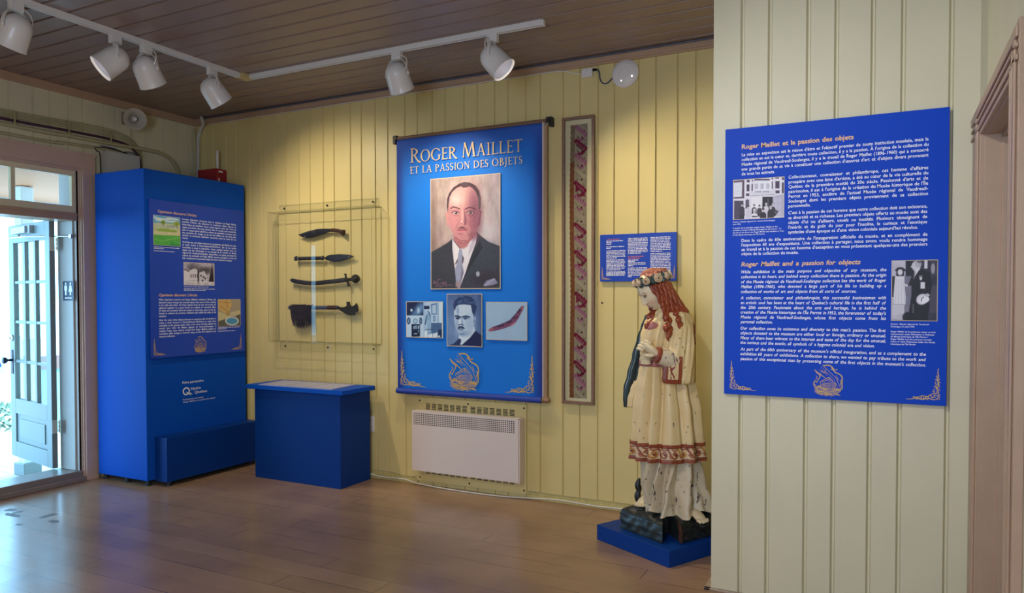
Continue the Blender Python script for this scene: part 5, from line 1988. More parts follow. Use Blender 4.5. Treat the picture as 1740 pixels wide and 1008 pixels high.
ax = empty('fringed_axe', (0, 0, 0), label='lowest weapon in the acrylic case, axe with dark fringed cloth hanging from its handle', cat='axe')
b = MB()
b.tube([(-4.87, 5.075, 1.466), (-4.86, 5.075, 1.466), (-4.8, 5.075, 1.467), (-4.5, 5.075, 1.467), (-4.30, 5.075, 1.469)], [.012, .019, .016, .017, .0165], 12, thin=0.8)
b.build('handle', mat('handle_slate', rgb(70, 80, 112), 0.5), ax, smooth=True)
b = MB()
b.tube([(-4.41, 5.075, 1.468), (-4.31, 5.075, 1.469)], 0.019, 12, thin=0.8)
b.build('binding', M['hilt'], ax)
b = MB()
b.prism([(-4.315, 1.486), (-4.27, 1.472), (-4.225, 1.473), (-4.199, 1.486), (-4.202, 1.521), (-4.17, 1.521), (-4.160, 1.489), (-4.143, 1.481), (-4.125, 1.485), (-4.107, 1.496), (-4.095, 1.511), (-4.080, 1.485), (-4.073, 1.451),
         (-4.086, 1.420), (-4.12, 1.406), (-4.163, 1.401), (-4.205, 1.410), (-4.25, 1.432), (-4.295, 1.455), (-4.315, 1.456)], FW, 0.004, 0.015)
b.build('axe_head', M['iron'], ax, bevel=0.003)
b = MB()
rr = random.Random(2)
x = -4.83
while x < -4.585:                               # every cord of the fringe
    L_ = 0.165 + 0.02 * math.sin((x + 4.83) * 14) + rr.uniform(-.012, .014)
    y0 = 5.062 - rr.uniform(0, .006)
    xe = x + 0.03 * (1 - (x + 4.83) / .25) + rr.uniform(-.003, .003)
    b.tube([(x, 5.08, 1.487 + rr.uniform(-.004, .006)), (x, y0 - .006, 1.484), (x + (xe - x) * .5, y0 - .004, 1.47 - L_ * .5), (xe, y0 + .004, 1.475 - L_)], [.004, .0045, .0045, .002], 5)
    x += 0.0062
b.build('cord_fringe', mat('fringe_cloth', rgb(34, 28, 40), 0.9, noise=.4, nscale=80), ax)
b = MB()
for k in range(7):
    z = 1.495 - k * 0.026
    b.tube([(-4.832 + k * .005, 5.052, z), (-4.70, 5.049, z - .003), (-4.64 + k * .004, 5.052, z)], 0.0022, 5)
b.build('cord_weft', mat('fringe_weft', rgb(78, 62, 58), 0.9), ax)
pegs(ax, [(-4.088, 1.424)])

# ---------------------------------------------------------------- convector heater and its backing plate
ht = empty('wall_heater', (-2.985, 5.12, 0), label='white convector heater on the wall below the banner', cat='heater')
HX, HY = 2.985, 5.12


def hb(mb, x0, x1, y0, y1, z0, z1):
    mb.box(x0 + HX, x1 + HX, y0 - HY, y1 - HY, z0, z1)


b = MB()
hb(b, -3.49, -2.48, 5.108, 5.119, 0.03, 0.728)
b.build('backing_plate', M['wall'], ht, bevel=0.001)
for row, (z0, nz) in enumerate(((0.622, 6), (0.098, 2))):
    for g_ in range(2):
        b = MB()
        for k in range(7):
            x0 = -3.404 + g_ * 0.428 + k * 0.0585
            for j in range(nz):
                hb(b, x0, x0 + 0.043, 5.1072, 5.1085, z0 + j * 0.0105, z0 + j * 0.0105 + 0.006)
        b.build('vent_slots', M['dark'], ht)
for (xx, zz) in ((-3.465, 0.70), (-3.0, 0.70), (-2.5, 0.70), (-3.465, 0.06), (-2.99, 0.06), (-2.5, 0.06)):
    b = MB()
    b.lathe([(0.008, 0), (0.006, 0.003), (0, 0.004)], (xx + HX, 5.108 - HY, zz), (0, -1, 0), 10)
    b.build('plate_screw', M['iron'], ht)
b = MB()
hb(b, -3.483, -2.507, 5.020, 5.106, 0.136, 0.512)
hb(b, -3.483, -3.470, 5.020, 5.106, 0.512, 0.628)
hb(b, -2.536, -2.507, 5.020, 5.106, 0.512, 0.628)
hb(b, -3.470, -2.536, 5.020, 5.106, 0.612, 0.628)
hb(b, -2.507, -2.495, 5.026, 5.106, 0.131, 0.618)
nx, nz = 52, 7
for i in range(nx + 1):
    x = -3.470 + i * (0.934 / nx)
    hb(b, x - 0.0034, x + 0.0034, 5.021, 5.0235, 0.512, 0.612)
for j in range(nz + 1):
    z = 0.512 + j * 0.100 / nz
    hb(b, -3.470, -2.536, 5.0208, 5.0236, z - 0.003, z + 0.003)
b.build('casing', M['heater'], ht)
b = MB()
hb(b, -3.468, -2.538, 5.045, 5.05, 0.512, 0.612)
b.build('grille_interior', M['dark'], ht)

# ---------------------------------------------------------------- framed textile band
fx = empty('framed_textile', (0, 0, 0), label='narrow tall framed woven textile band on the back wall right of the banner', cat='frame')
b = MB()
ox0, ox1, oz0, oz1, w_ = -2.178, -1.922, 0.762, 2.888, 0.021
FT = (Vector((0, 5.092, 0)), Vector((1, 0, 0)), Vector((0, 0, 1)))
for (x0, x1, z0, z1) in ((ox0, ox1, oz1 - w_, oz1), (ox0, ox1, oz0, oz0 + w_), (ox0, ox0 + w_, oz0 + w_, oz1 - w_), (ox1 - w_, ox1, oz0 + w_, oz1 - w_)):
    b.box(x0, x1, 5.090, 5.118, z0, z1)
b.build('frame_moulding', mat('frame_wood', rgb(130, 100, 84), 0.4, noise=.1, nscale=30), fx, bevel=0.003)
b = MB()
b.box(ox0 + w_, ox1 - w_, 5.112, 5.118, oz0 + w_, oz1 - w_)
b.build('mount_board', mat('mount_cream', rgb(224, 206, 160), 0.7), fx)
p = Paint(30, 430, 0, 118, (0, 0), (1700, 1700), (150, 134, 110))
p.noise(10, 2, 2, 1)
TAN, PNK, MAR, DKM, RST = (164, 148, 120), (150, 92, 112), (112, 24, 52), (70, 20, 36), (124, 74, 46)
p.rect(0, 33, 230, 1700, RST)
p.rect(0, 33, 0, 230, (128, 106, 80))
p.noise(8, 12, 2, 3)
p.line([(34, 0), (34, 1700)], 5, (176, 160, 130))
p.line([(113, 0), (113, 1700)], 5, (150, 128, 100))
seq = [(PNK, TAN), (MAR, DKM), (PNK, (176, 120, 130)), (TAN, (140, 122, 100)), (MAR, DKM), (PNK, TAN), ((158, 136, 116), TAN), (MAR, PNK)]
y = 15.0
k = 0
while y < 1690:
    c1, c2 = seq[k % len(seq)]
    p.line([(40, y), (72, y + 26), (104, y + 52)], 26, c1, 4)
    p.line([(104, y + 56), (84, y + 82), (58, y + 78), (66, y + 100)], 13, c1, 4)
    p.line([(42, y + 24), (75, y + 50), (100, y + 74)], 6, c2, 3)
    p.ell(82, y + 70, 6, 7, DKM, 0.5)
    for q in range(5):
        p.line([(44 + q * 12, y + 16 + q * 10), (48 + q * 12, y + 8 + q * 10)], 4, (188, 170, 140), 3, 0.8)
    p.ell(54, y + 66, 4, 6, (90, 70, 66), 0.6)
    p.ell(98, y + 26, 4, 6, (90, 70, 66), 0.6)
    if k % 8 in (4,):
        p.poly([(40, y + 4), (72, y + 44), (40, y + 60)], MAR, 4)
        p.poly([(106, y + 40), (106, y + 92), (76, y + 74)], MAR, 4)
    y += 86
    k += 1
cl = p.build('woven_band', FT, -2.118, -1.983, 0.806, 2.832, -0.019, fx, mat_attr('woven_cloth', 0.9, 0.1))
for v in cl.data.vertices:
    v.co.x += 0.0035 * math.sin(v.co.z * 5.0) + (0.0016 * math.sin(v.co.z * 160) if v.co.x < -2.1 else 0)
    v.co.y -= 0.0012
b = MB()
b.box(ox0 + w_ - .002, ox1 - w_ + .002, 5.098, 5.1005, oz0 + w_ - .002, oz1 - w_ + .002)
b.build('frame_glass', M['glass'], fx)

# ---------------------------------------------------------------- track lighting
tr = empty('track_rail', (-4.54, 4.258, ZC), label='white L-shaped lighting track on the ceiling', cat='track')
b = MB()
b.box(-0.019, 0.019, -4.9, -0.05, -0.022, 0.0)
b.box(-0.019, -0.008, -4.9, -0.05, -0.036, -0.022)
b.box(0.008, 0.019, -4.9, -0.05, -0.036, -0.022)
b.build('rail', M['white'], tr, bevel=0.001)
b = MB()
b.box(0.05, 2.57, 0.012, 0.05, -0.022, 0.0)
b.box(0.05, 2.57, 0.012, 0.023, -0.036, -0.022)
b.box(0.05, 2.57, 0.039, 0.05, -0.036, -0.022)
b.build('rail', M['white'], tr, bevel=0.001)
b = MB()
b.box(-0.008, 0.008, -4.9, -0.05, -0.024, -0.0225)
b.box(0.05, 2.57, 0.023, 0.039, -0.024, -0.0225)
b.build('conductor_slot', M['dark'], tr)
b = MB()
b.box(-0.021, 0.05, -0.05, 0.052, -0.038, 0.0)
b.build('corner_connector', mat('connector_aged', rgb(196, 172, 116), 0.45), tr, bevel=0.003)
b = MB()
b.box(2.57, 2.588, 0.010, 0.052, -0.038, 0.0)
b.build('end_cap', M['white'], tr, bevel=0.006)
M['reflector'] = mat('reflector', rgb(150, 150, 160), 0.4, metal=0.2)
M['bulb'] = mat_emit('lamp_face', (1.0, 0.93, 0.86, 1), 9.0)


def spotlight(x, y, axis, label, power, cone=62, color=(1.0, 0.86, 0.64), along_x=False, blend=0.6):
    """dome backed can on a strap yoke under the track; its lamp shines out of the open end"""
    ax_ = Vector(axis).normalized()
    root = empty('track_spotlight', (x, y, ZC - 0.036), label=label, cat='spotlight', group='track spotlights')
    b = MB()
    if along_x:
        b.box(-0.038, 0.038, -0.018, 0.018, -0.052, 0.004)
    else:
        b.box(-0.018, 0.018, -0.038, 0.038, -0.052, 0.004)
    b.build('track_adapter', M['white'], root, bevel=0.003)
    P = Vector((0, 0, -0.152))                      # pivot
    h = Vector((ax_.x, ax_.y, 0))
    h = h.normalized() if h.length > 1e-4 else Vector((1, 0, 0))
    side = Vector((-h.y, h.x, 0))
    R = 0.083
    # strap yoke
    b = MB()
    wv = 0.011
    n = 15
    pts = []
    for k in range(n):
        a = math.pi * k / (n - 1)
        pts.append(side * ((R + 0.007) * math.cos(a)) + Vector((0, 0, (R + 0.026) * max(0.0, math.sin(a)))) + P)
    pts = [pts[0] + Vector((0, 0, -0.015))] + pts + [pts[-1] + Vector((0, 0, -0.015))]
    vs = []
    for q in pts:
        d = (q - P)
        o_ = Vector((d.x, d.y, d.z)).normalized() * 0.0035
        for s1, s2 in ((-1, 0), (1, 0), (1, 1), (-1, 1)):
            vs.append(q + h * (wv * s1) + o_ * s2)
    m_ = len(pts)
    fs = [(0, 1, 2, 3), ((m_ - 1) * 4 + 3, (m_ - 1) * 4 + 2, (m_ - 1) * 4 + 1, (m_ - 1) * 4)]
    for i in range(m_ - 1):
        for k in range(4):
            fs.append((i * 4 + k, i * 4 + (k + 1) % 4, (i + 1) * 4 + (k + 1) % 4, (i + 1) * 4 + k))
    b.add(vs, fs)
    b.build('yoke', M['white'], root)
    for s in (-1, 1):
        b = MB()
        b.lathe([(0.010, 0), (0.010, 0.006), (0.006, 0.009), (0, 0.009)], P + side * (s * (R + 0.009)), side * s, 10)
        b.build('pivot_screw', M['white'], root)
    # can
    b = MB()
    prof = [(R * math.sin(t), -R * math.cos(t)) for t in np.linspace(0, math.pi / 2, 10)]
    prof += [(R + 0.003, 0.05), (R + 0.006, 0.106), (R + 0.008, 0.110), (R + 0.008, 0.116), (R + 0.0035, 0.117)]
    prof += [(R + 0.001, 0.105), (R - 0.004, 0.05), (0.062, 0.020), (0.0, 0.012)]
    b.lathe(prof, P, ax_, 32)
    can = b.build('can', M['white'], root, smooth=True)
    b = MB()
    b.lathe([(R - 0.001, 0.100), (R - 0.0055, 0.05), (0.056, 0.026), (0.046, 0.024)], P, ax_, 28)
    b.build('reflector', M['reflector'], can, smooth='all')
    b = MB()
    b.lathe([(0.046, 0.026), (0.040, 0.034), (0.022, 0.040), (0, 0.042)], P, ax_, 24)
    b.build('lamp', M['bulb'], can, smooth='all')
    b = MB()
    q0 = P + side * (-(R * 0.55)) - ax_ * 0.05
    lp = smooth_pts([(0, 0.118), (0.5, 0.122), (1.0, 0.10), (1.15, 0.06), (0.95, 0.02)], 12)
    b.tube([P + (side * -0.085 * u) + Vector((0, 0, v)) - h * 0.018 for u, v in lp], 0.0035, 6)
    b.build('lead_wire', M['white'], root, smooth=True)
    L = bpy.data.lights.new('spot_lamp', 'SPOT')
    L.energy = power
    L.color = color
    L.spot_size = math.radians(cone)
    L.spot_blend = blend
    L.shadow_soft_size = 0.025
    lo = bpy.data.objects.new('spot_lamp', L)
    COL.objects.link(lo)
    lo.parent = root
    lo.location = P + ax_ * 0.075
    lo.rotation_mode = 'QUATERNION'
    lo.rotation_quaternion = ax_.to_track_quat('-Z', 'Y')
    return root


RX, RYB = -4.54, 4.289
spotlight(RX, 2.555, (-0.433, -0.12, -0.893), 'white track spotlight at the upper left corner of the photo, cut by its edge', 34)
spotlight(RX, 3.175, (-0.37, -0.66, -0.65), 'white track spotlight tilted to the lower left with its lamp showing, nearest the doorway', 34)
spotlight(RX, 3.40, (-0.12, 0.55, -0.80), 'white track spotlight hanging almost upright, just right of the tilted one with its lamp showing', 55, 90, blend=1.0)
spotlight(RX, 3.955, (0.15, 0.62, -0.77), 'white track spotlight nearest the inner corner of the track', 66, 118, blend=1.0)
spotlight(-3.09, RYB, (0.0, 0.52, -0.80), 'white track spotlight in front of the blue banner, its back to the viewer', 72, 92, blend=1.0, along_x=True)
spotlight(-2.325, RYB, (0.68, 0.10, -0.73), 'white track spotlight nearest the end of the track, lamp showing, aimed at the statue', 105, 112, (1.0, 0.83, 0.52), along_x=True, blend=1.0)
# bare unseen spots: one added as room fill, one for the large panel


def far_lamp(loc, axis, power, cone, color):
    L = bpy.data.lights.new('spot_lamp', 'SPOT')
    L.energy, L.color = power, color
    L.spot_size, L.spot_blend, L.shadow_soft_size = math.radians(cone), 1.0, 0.03
    lo = bpy.data.objects.new('spot_lamp', L)
    COL.objects.link(lo)
    lo.location = loc
    lo.rotation_mode = 'QUATERNION'
    lo.rotation_quaternion = Vector(axis).normalized().to_track_quat('-Z', 'Y')


far_lamp((-4.53, 1.4, 3.1), (0.4, -0.3, -0.8), 30, 80, (1.0, 0.86, 0.64))
far_lamp((-1.2, 1.35, 3.1), (0.36, 1.0, -0.52), 112, 68, (0.97, 0.99, 1.0))

# ---------------------------------------------------------------- wires, boxes and small fittings
def cable(name, pts, r, m, label, cat, n=40, parent=None, sides=8, group=None):
    P = [Vector(q) for q in pts]
    L = len(P)
    out = []
    for k in range(n):
        q = (L - 1) * k / (n - 1)
        i = min(int(q), L - 2)
        f = q - i
        p0, p1, p2, p3 = P[max(i - 1, 0)], P[i], P[i + 1], P[min(i + 2, L - 1)]
        out.append(0.5 * ((2 * p1) + (-p0 + p2) * f + (2 * p0 - 5 * p1 + 4 * p2 - p3) * f * f + (-p0 + 3 * p1 - 3 * p2 + p3) * f ** 3))
    b = MB()
    b.tube(out, r, sides)
    o = b.build(name, m, parent, smooth=True)
    if label:
        tag(o, label, cat, group)
    return o


M['wire'] = mat('painted_wire', rgb(172, 164, 122), 0.5)
M['conduit'] = mat('painted_conduit', rgb(178, 170, 130), 0.45)
M['purple'] = mat('purple_cable', rgb(74, 40, 56), 0.45)
M['wire_w'] = mat('white_wire', rgb(214, 212, 204), 0.45)
xw = XL + 0.012
wz = [3.012, 2.998, 2.985, 2.972, 2.958]
names = ['topmost thin wire painted wall colour above the entrance door', 'second thin painted wire from the top above the entrance door', 'middle of five thin painted wires above the entrance door',
         'fourth thin painted wire from the top above the entrance door', 'lowest of five thin painted wires, just over the purple cable']
for k in range(5):
    z = wz[k]
    cable('painted_wire', [(xw, -1.25, z - .01), (xw, 1.2, z - .02), (xw, 3.3, z), (xw, 3.75, z + 0.014), (xw, 4.16, z + 0.024 - k * .002), (xw, 4.36, z - 0.002), (xw, 4.47 - k * .008, z - 0.07), (xw, 4.515 - k * .009, z - 0.16), (xw, 4.52 - k * .010, 2.60)],
          0.0042, M['wire'], names[k], 'wire', 60, group='thin painted wires over the door')
cable('purple_cable', [(xw + .008, -1.25, 2.93), (xw + .008, 1.5, 2.93), (xw + .008, 3.3, 2.937), (xw + .008, 3.75, 2.945), (xw + .008, 4.16, 2.947), (xw + .008, 4.35, 2.928), (xw + .008, 4.45, 2.87), (xw + .008, 4.487, 2.80), (xw + .008, 4.49, 2.58)],
      0.011, M['purple'], 'thick dark purple cable running above the entrance door', 'cable', 60)
cable('conduit_pipe', [(xw + .006, -1.25, 2.898), (xw + .006, 3.3, 2.898), (xw + .006, 3.75, 2.905), (xw + .006, 4.2, 2.908), (xw + .006, 4.53, 2.916), (xw + .006, 4.70, 2.912), (xw + .006, 4.80, 2.88), (xw + .006, 4.875, 2.80), (xw + .006, 4.90, 2.70), (xw + .006, 4.90, 2.3)],
      0.017, M['conduit'], 'pale painted conduit pipe below the purple cable, bending down behind the cabinet', 'pipe', 60, sides=12)
cable('conduit_pipe', [(xw + .002, -1.25, 2.826), (xw + .002, 3.3, 2.826), (xw + .002, 3.75, 2.84), (xw + .002, 4.05, 2.848), (xw + .002, 4.3, 2.858)],
      0.012, M['conduit'], 'thin painted conduit pipe just over the entrance door casing', 'pipe', 40, sides=10)
b = MB()
for (y, z) in ((3.40, 2.94), (3.83, 2.945), (4.2, 2.945)):
    b.box(xw - .01, xw + .022, y - .005, y + .005, z - .045, z + .075)
o = b.build('cable_clip', M['wire'])
tag(o, 'thin clips holding the wires above the entrance door', 'clip')
cable('blue_wire', [(xw + .012, 4.10, 2.872), (xw + .03, 4.2, 2.868), (xw + .02, 4.3, 2.852), (xw + .035, 4.38, 2.86), (xw + .02, 4.45, 2.835), (xw + .02, 4.49, 2.79)], 0.004, mat('wire_blue', rgb(60, 66, 120), .5),
      'thin blue wire loosely bundled above the grey box', 'wire')
cable('black_wire', [(xw + .01, 4.06, 2.85), (xw + .02, 4.14, 2.86), (xw + .03, 4.24, 2.857), (xw + .02, 4.35, 2.845), (xw + .03, 4.46, 2.825)], 0.004, M['black'],
      'thin black wire loosely bundled above the grey box', 'wire')
cable('black_wire', [(xw + .01, 4.05, 2.855), (xw + .014, 4.07, 2.82), (xw + .012, 4.10, 2.78), (xw + .012, 4.105, 2.4)], 0.004, M['black'], 'thin black wire dropping beside the entrance door casing', 'wire')
jb = empty('junction_box', (XL, 4.29, 2.35), label='pale grey box on the left wall half hidden behind the tall cabinet', cat='box')
b = MB()
b.box(0.0, 0.075, -0.16, 0.16, 0, 0.485)
b.build('case', mat('box_grey', rgb(186, 184, 178), 0.5), jb, bevel=0.004)
b = MB()
b.box(0.075, 0.079, -0.15, 0.15, 0.01, 0.475)
b.build('cover', mat('box_cover', rgb(194, 192, 186), 0.5), jb, bevel=0.002)

hn = empty('horn_speaker', (XL, 4.37, 3.165), label='small pale horn loudspeaker high on the left wall near the corner', cat='speaker')
b = MB()
b.box(0, 0.012, -0.05, 0.05, -0.06, 0.05)
b.tube([(0.01, 0, 0), (0.06, 0.0, -0.005)], 0.014, 8)
b.build('bracket', mat('horn_beige_dark', rgb(150, 140, 112), 0.5), hn, bevel=0.003)
ha = Vector((0.86, -0.44, -0.22)).normalized()
b = MB()
b.lathe([(0.0, -0.02), (0.04, -0.02), (0.046, 0.0), (0.046, 0.05), (0.034, 0.07), (0.030, 0.08), (0.045, 0.13), (0.075, 0.17), (0.092, 0.185), (0.094, 0.19), (0.089, 0.19), (0.07, 0.172), (0.04, 0.14), (0.026, 0.09), (0, 0.09)],
        Vector((0.045, 0.02, 0)), ha, 28)
b.build('horn', mat('horn_plastic', rgb(188, 184, 170), 0.4), hn, smooth=True)
b = MB()
b.lathe([(0, 0.19), (0.014, 0.188), (0.018, 0.175), (0.018, 0.10), (0, 0.10)], Vector((0.045, 0.02, 0)), ha, 16)
b.build('horn_plug', M['white_matt'], hn, smooth=True)
cable('horn_wire', [(0.02, 0.03, -0.05), (0.015, 0.035, -0.12), (0.012, 0.03, -0.18), (0.012, 0.06, -0.23)], 0.004, M['wire'], None, None, 14, hn)

# red alarm box with its white aerial
rb_ = empty('red_box', (-5.815, 5.12, 2.625), label='red metal box with white aerial on the back wall behind the tall cabinet', cat='box')
b = MB()
b.box(-0.125, 0.125, -0.13, -0.002, 0, 0.16)
b.build('case', mat('red_enamel', rgb(150, 22, 40), 0.4), rb_, bevel=0.004)
b = MB()
b.box(0.125, 0.1265, -0.10, -0.05, 0.125, 0.142)
b.box(0.125, 0.131, -0.105, -0.092, 0.03, 0.07)
b.build('label_strip', M['white_matt'], rb_)
b = MB()
b.tube([(0.10, -0.09, 0.16), (0.10, -0.09, 0.175), (0.10, -0.09, 0.18), (0.10, -0.09, 0.335)], [.009, .009, .012, .012], 10)
b.build('aerial', M['white_matt'], rb_, smooth=True)

for k, (dx, lab) in enumerate(((0.0, 'white wire running down the room corner, left of its pair'), (0.022, 'white wire running down the room corner, right of its pair'))):
    cable('corner_wire', [(-5.93 + dx, 5.02, ZC - .01), (-5.95 + dx, 5.06, 3.24), (-6.03 + dx, 5.095, 3.20), (-6.068 + dx, 5.10, 3.12), (-6.072 + dx, 5.10, 3.0), (-6.076 + dx, 5.10, 2.8), (-6.076 + dx, 5.10, 2.2)],
          0.0065, M['wire_w'], lab, 'wire', 40, group='white wires in the room corner')
cable('corner_conduit', [(-6.085, 5.085, 3.22), (-6.085, 5.085, 2.8), (-6.085, 5.085, 2.0)], 0.012, M['conduit'], 'painted conduit pipe standing in the room corner behind the white wires', 'pipe', 12)
cable('ceiling_cable', [(-5.98, YB - 0.045, ZC - 0.012), (-4, YB - 0.045, ZC - 0.010), (-2, YB - 0.045, ZC - 0.012), (XP - .005, YB - 0.045, ZC - 0.010)], 0.0075, mat('grey_blue_cable', rgb(84, 86, 100), 0.5),
      'dark blue grey cable along the top of the back wall cornice', 'cable', 40)
cable('white_cable', [(-5.9, YB - 0.024, ZT - 0.003), (-4, YB - 0.024, ZT - 0.001), (-2.6, YB - 0.024, ZT - 0.003), (-2.2, YB - 0.022, ZT - 0.006), (-2.1, YB - 0.012, 3.215), (-2.02, YB - 0.015, 3.195)], 0.004, M['wire_w'],
      'thin white cable along the underside of the back wall cornice', 'cable', 60)

apx = empty('wifi_access_point', (-1.692, YB, 3.155), label='white round ceiling style access point high on the back wall', cat='access point')
b = MB()
b.lathe([(0.03, 0.0), (0.092, 0.0), (0.099, 0.008), (0.099, 0.014), (0.088, 0.026), (0.06, 0.034), (0.036, 0.037), (0.0355, 0.035), (0.034, 0.035), (0.0335, 0.037), (0, 0.038)], (0, 0, 0), (0, -1, 0), 48)
b.build('shell', M['white_matt'], apx, smooth=True)
for (x, z) in ((-0.022, -0.052), (0.055, -0.030)):
    b = MB()
    b.lathe([(0.006, 0.03), (0.005, 0.0345), (0, 0.0355)], (x, 0, z), (0, -1, 0), 12)
    b.build('indicator_light', mat_emit('led_white', (1, 0.9, 0.95, 1), 5.0) if 'led' not in M else M['led'], apx)
nb = empty('network_box', (-1.979, YB, 3.166), label='small white surface network socket box left of the round access point', cat='socket')
b = MB()
b.box(-0.041, 0.041, -0.028, 0, 0, 0.062)
b.build('case', M['white_matt'], nb, bevel=0.003)
b = MB()
b.box(-0.004, 0.004, -0.0295, -0.028, 0.040, 0.052)
b.build('screw_cap', M['wire_w'], nb)
cb_ = cable('network_cable', [(-1.935, YB - 0.014, 3.214), (-1.905, YB - 0.015, 3.212), (-1.888, YB - 0.015, 3.19), (-1.882, YB - 0.014, 3.14), (-1.862, YB - 0.013, 3.11), (-1.83, YB - 0.013, 3.104), (-1.80, YB - 0.013, 3.125), (-1.775, YB - 0.012, 3.15)],
            0.0045, mat('cable_navy', rgb(44, 52, 92), 0.5), 'short dark blue network cable looping from the socket box to the access point', 'cable', 40)
b = MB()
b.box(-1.938, -1.908, YB - 0.022, YB - 0.008, 3.205, 3.221)
b.build('plug', M['knob'], cb_)

ol = empty('wall_outlet', (-3.975, YB, 0.398), label='white double power outlet low on the back wall beside the blue plinth', cat='outlet')
b = MB()
b.box(-0.035, 0.035, -0.008, 0, 0, 0.135)
b.build('cover_plate', M['white_matt'], ol, bevel=0.003)
b = MB()
for z in (0.025, 0.075):
    b.box(-0.018, 0.018, -0.0105, -0.008, z, z + 0.035)
b.build('socket_face', M['white'], ol, bevel=0.003)
b = MB()
for z in (0.025, 0.075):
    b.box(-0.009, -0.006, -0.011, -0.0104, z + .014, z + 0.026)
    b.box(0.006, 0.009, -0.011, -0.0104, z + .014, z + 0.026)
b.build('socket_slots', M['dark'], ol)

cable('floor_cable', [(-4.2, 5.07, 0.052), (-3.99, 5.075, 0.046), (-3.85, 5.08, 0.028), (-3.6, 5.075, 0.034), (-3.45, 5.06, 0.018), (-3.1, 5.045, 0.008), (-2.7, 5.05, 0.008), (-2.45, 5.075, 0.016), (-2.2, 5.08, 0.03), (-1.9, 5.085, 0.022), (-1.55, 5.08, 0.03), (-1.2, 5.085, 0.02), (-0.85, 5.085, 0.02)],
      0.0055, M['wire_w'], 'white cable lying along the foot of the back wall', 'cable', 90)
cable('skirting_wire', [(-4.2, 5.10, 0.068), (-3.8, 5.108, 0.07), (-3.62, 5.106, 0.056), (-3.5, 5.108, 0.06)], 0.003, M['wire'], 'thin painted wire pinned above the skirting left of the heater', 'wire', 24)
cable('skirting_wire', [(-2.46, 5.108, 0.062), (-2.2, 5.106, 0.06), (-1.8, 5.107, 0.062), (-0.85, 5.107, 0.06)], 0.003, M['wire'], 'thin painted wire pinned above the skirting right of the heater', 'wire', 24)
b = MB()
b.lathe([(0.007, 0), (0.006, 0.004), (0, 0.005)], (-1.868, YB - 0.001, 1.515), (0, -1, 0), 10)
tag(b.build('wall_screw', M['iron'], smooth=True), 'small dark screw head in the back wall below the small text panel', 'screw')

# ---------------------------------------------------------------- statue on its blue platform
RA = math.radians(27.0)
plt_ = empty('statue_platform', (-1.380 + 0.145, 4.297 + 0.274, 0), -math.radians(27.9), label='low square blue platform under the statue', cat='platform')
b = MB()
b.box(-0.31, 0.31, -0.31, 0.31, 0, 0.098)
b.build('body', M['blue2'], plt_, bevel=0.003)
b = MB()
b.lathe([(0.013, 0), (0.013, 0.004), (0.006, 0.008), (0, 0.008)], (-0.26, 0.02, 0.098), (0, 0, 1), 12)
b.build('floor_fixing', M['steel'], plt_)

st = empty('saint_statue', (-1.235, 4.571, 0.098), RA, label='old painted statue of a red haired woman with a flower wreath, head bowed', cat='statue')
CR = (0.66, 0.60, 0.47, 1)
CHIP = rgb(58, 44, 48)
M['st_cream'] = mat_chip('statue_cream', rgb(224, 204, 158), CHIP, 0.64, 48, 0.42, rgb(216, 186, 128))
M['st_white'] = mat_chip('statue_white', rgb(212, 198, 168), CHIP, 0.60, 42, 0.45, rgb(190, 174, 146))
M['st_band'] = mat_chip('statue_band', rgb(140, 62, 40), rgb(70, 34, 30), 0.66, 60, 0.42, rgb(128, 60, 36))
M['st_hair'] = mat_chip('statue_hair', rgb(150, 70, 38), rgb(214, 160, 130), 0.70, 80, 0.32, rgb(118, 46, 26), (1, 1, 0.5))
M['st_crown'] = mat_chip('statue_scalp', rgb(176, 108, 90), rgb(220, 196, 176), 0.60, 70, 0.45, rgb(160, 86, 68))
M['st_skin'] = mat_chip('statue_skin', rgb(222, 204, 168), rgb(110, 84, 70), 0.72, 60, 0.34, rgb(214, 196, 158))
M['st_green'] = mat_chip('statue_green', rgb(34, 56, 58), rgb(70, 84, 86), 0.72, 70, 0.3, rgb(24, 40, 44))
M['st_leaf'] = mat_chip('statue_leaf', rgb(40, 62, 62), rgb(16, 20, 22), 0.60, 90, 0.35, rgb(54, 74, 74))
M['st_rose'] = mat_chip('statue_rose', rgb(228, 214, 176), rgb(120, 70, 60), 0.66, 90, 0.4, rgb(196, 160, 136))
M['st_pink'] = mat_chip('statue_pink', rgb(176, 112, 108), rgb(120, 70, 70), 0.64, 60, 0.4)
M['st_base'] = mat_chip('statue_base', rgb(44, 52, 50), rgb(18, 16, 16), 0.56, 26, 0.34, rgb(26, 28, 28), (1, 1, 1.6))
M['st_broken'] = mat('broken_wood', rgb(84, 48, 34), 0.8, noise=.4, nscale=40)
M['st_dark'] = mat('statue_dark_paint', rgb(26, 28, 30), 0.4)
M['st_paint'] = mat_attr('statue_painted_face', 0.36, 0.5)
M['st_hem'] = mat_attr('statue_painted_hem', 0.42, 0.4)
Y0 = -0.08


def T(px, py):
    """sculptor's sheet (1/276 m squares) to metres right and up from the platform top"""
    return ((px - 1133) / 276.0, 1.45 - (py - 504.5) / 276.0)


def catmull(keys, z):
    """smooth interpolation of rows [z, a, b, ...] at z"""
    K = sorted(keys)
    zs = [k[0] for k in K]
    z = min(max(z, zs[0]), zs[-1])
    i = max(0, min(len(K) - 2, int(np.searchsorted(zs, z)) - 1))
    t = (z - zs[i]) / (zs[i + 1] - zs[i] + 1e-9)
    t2 = t * t * (3 - 2 * t)
    return [K[i][j] * (1 - t2) + K[i + 1][j] * t2 for j in range(1, len(K[0]))]


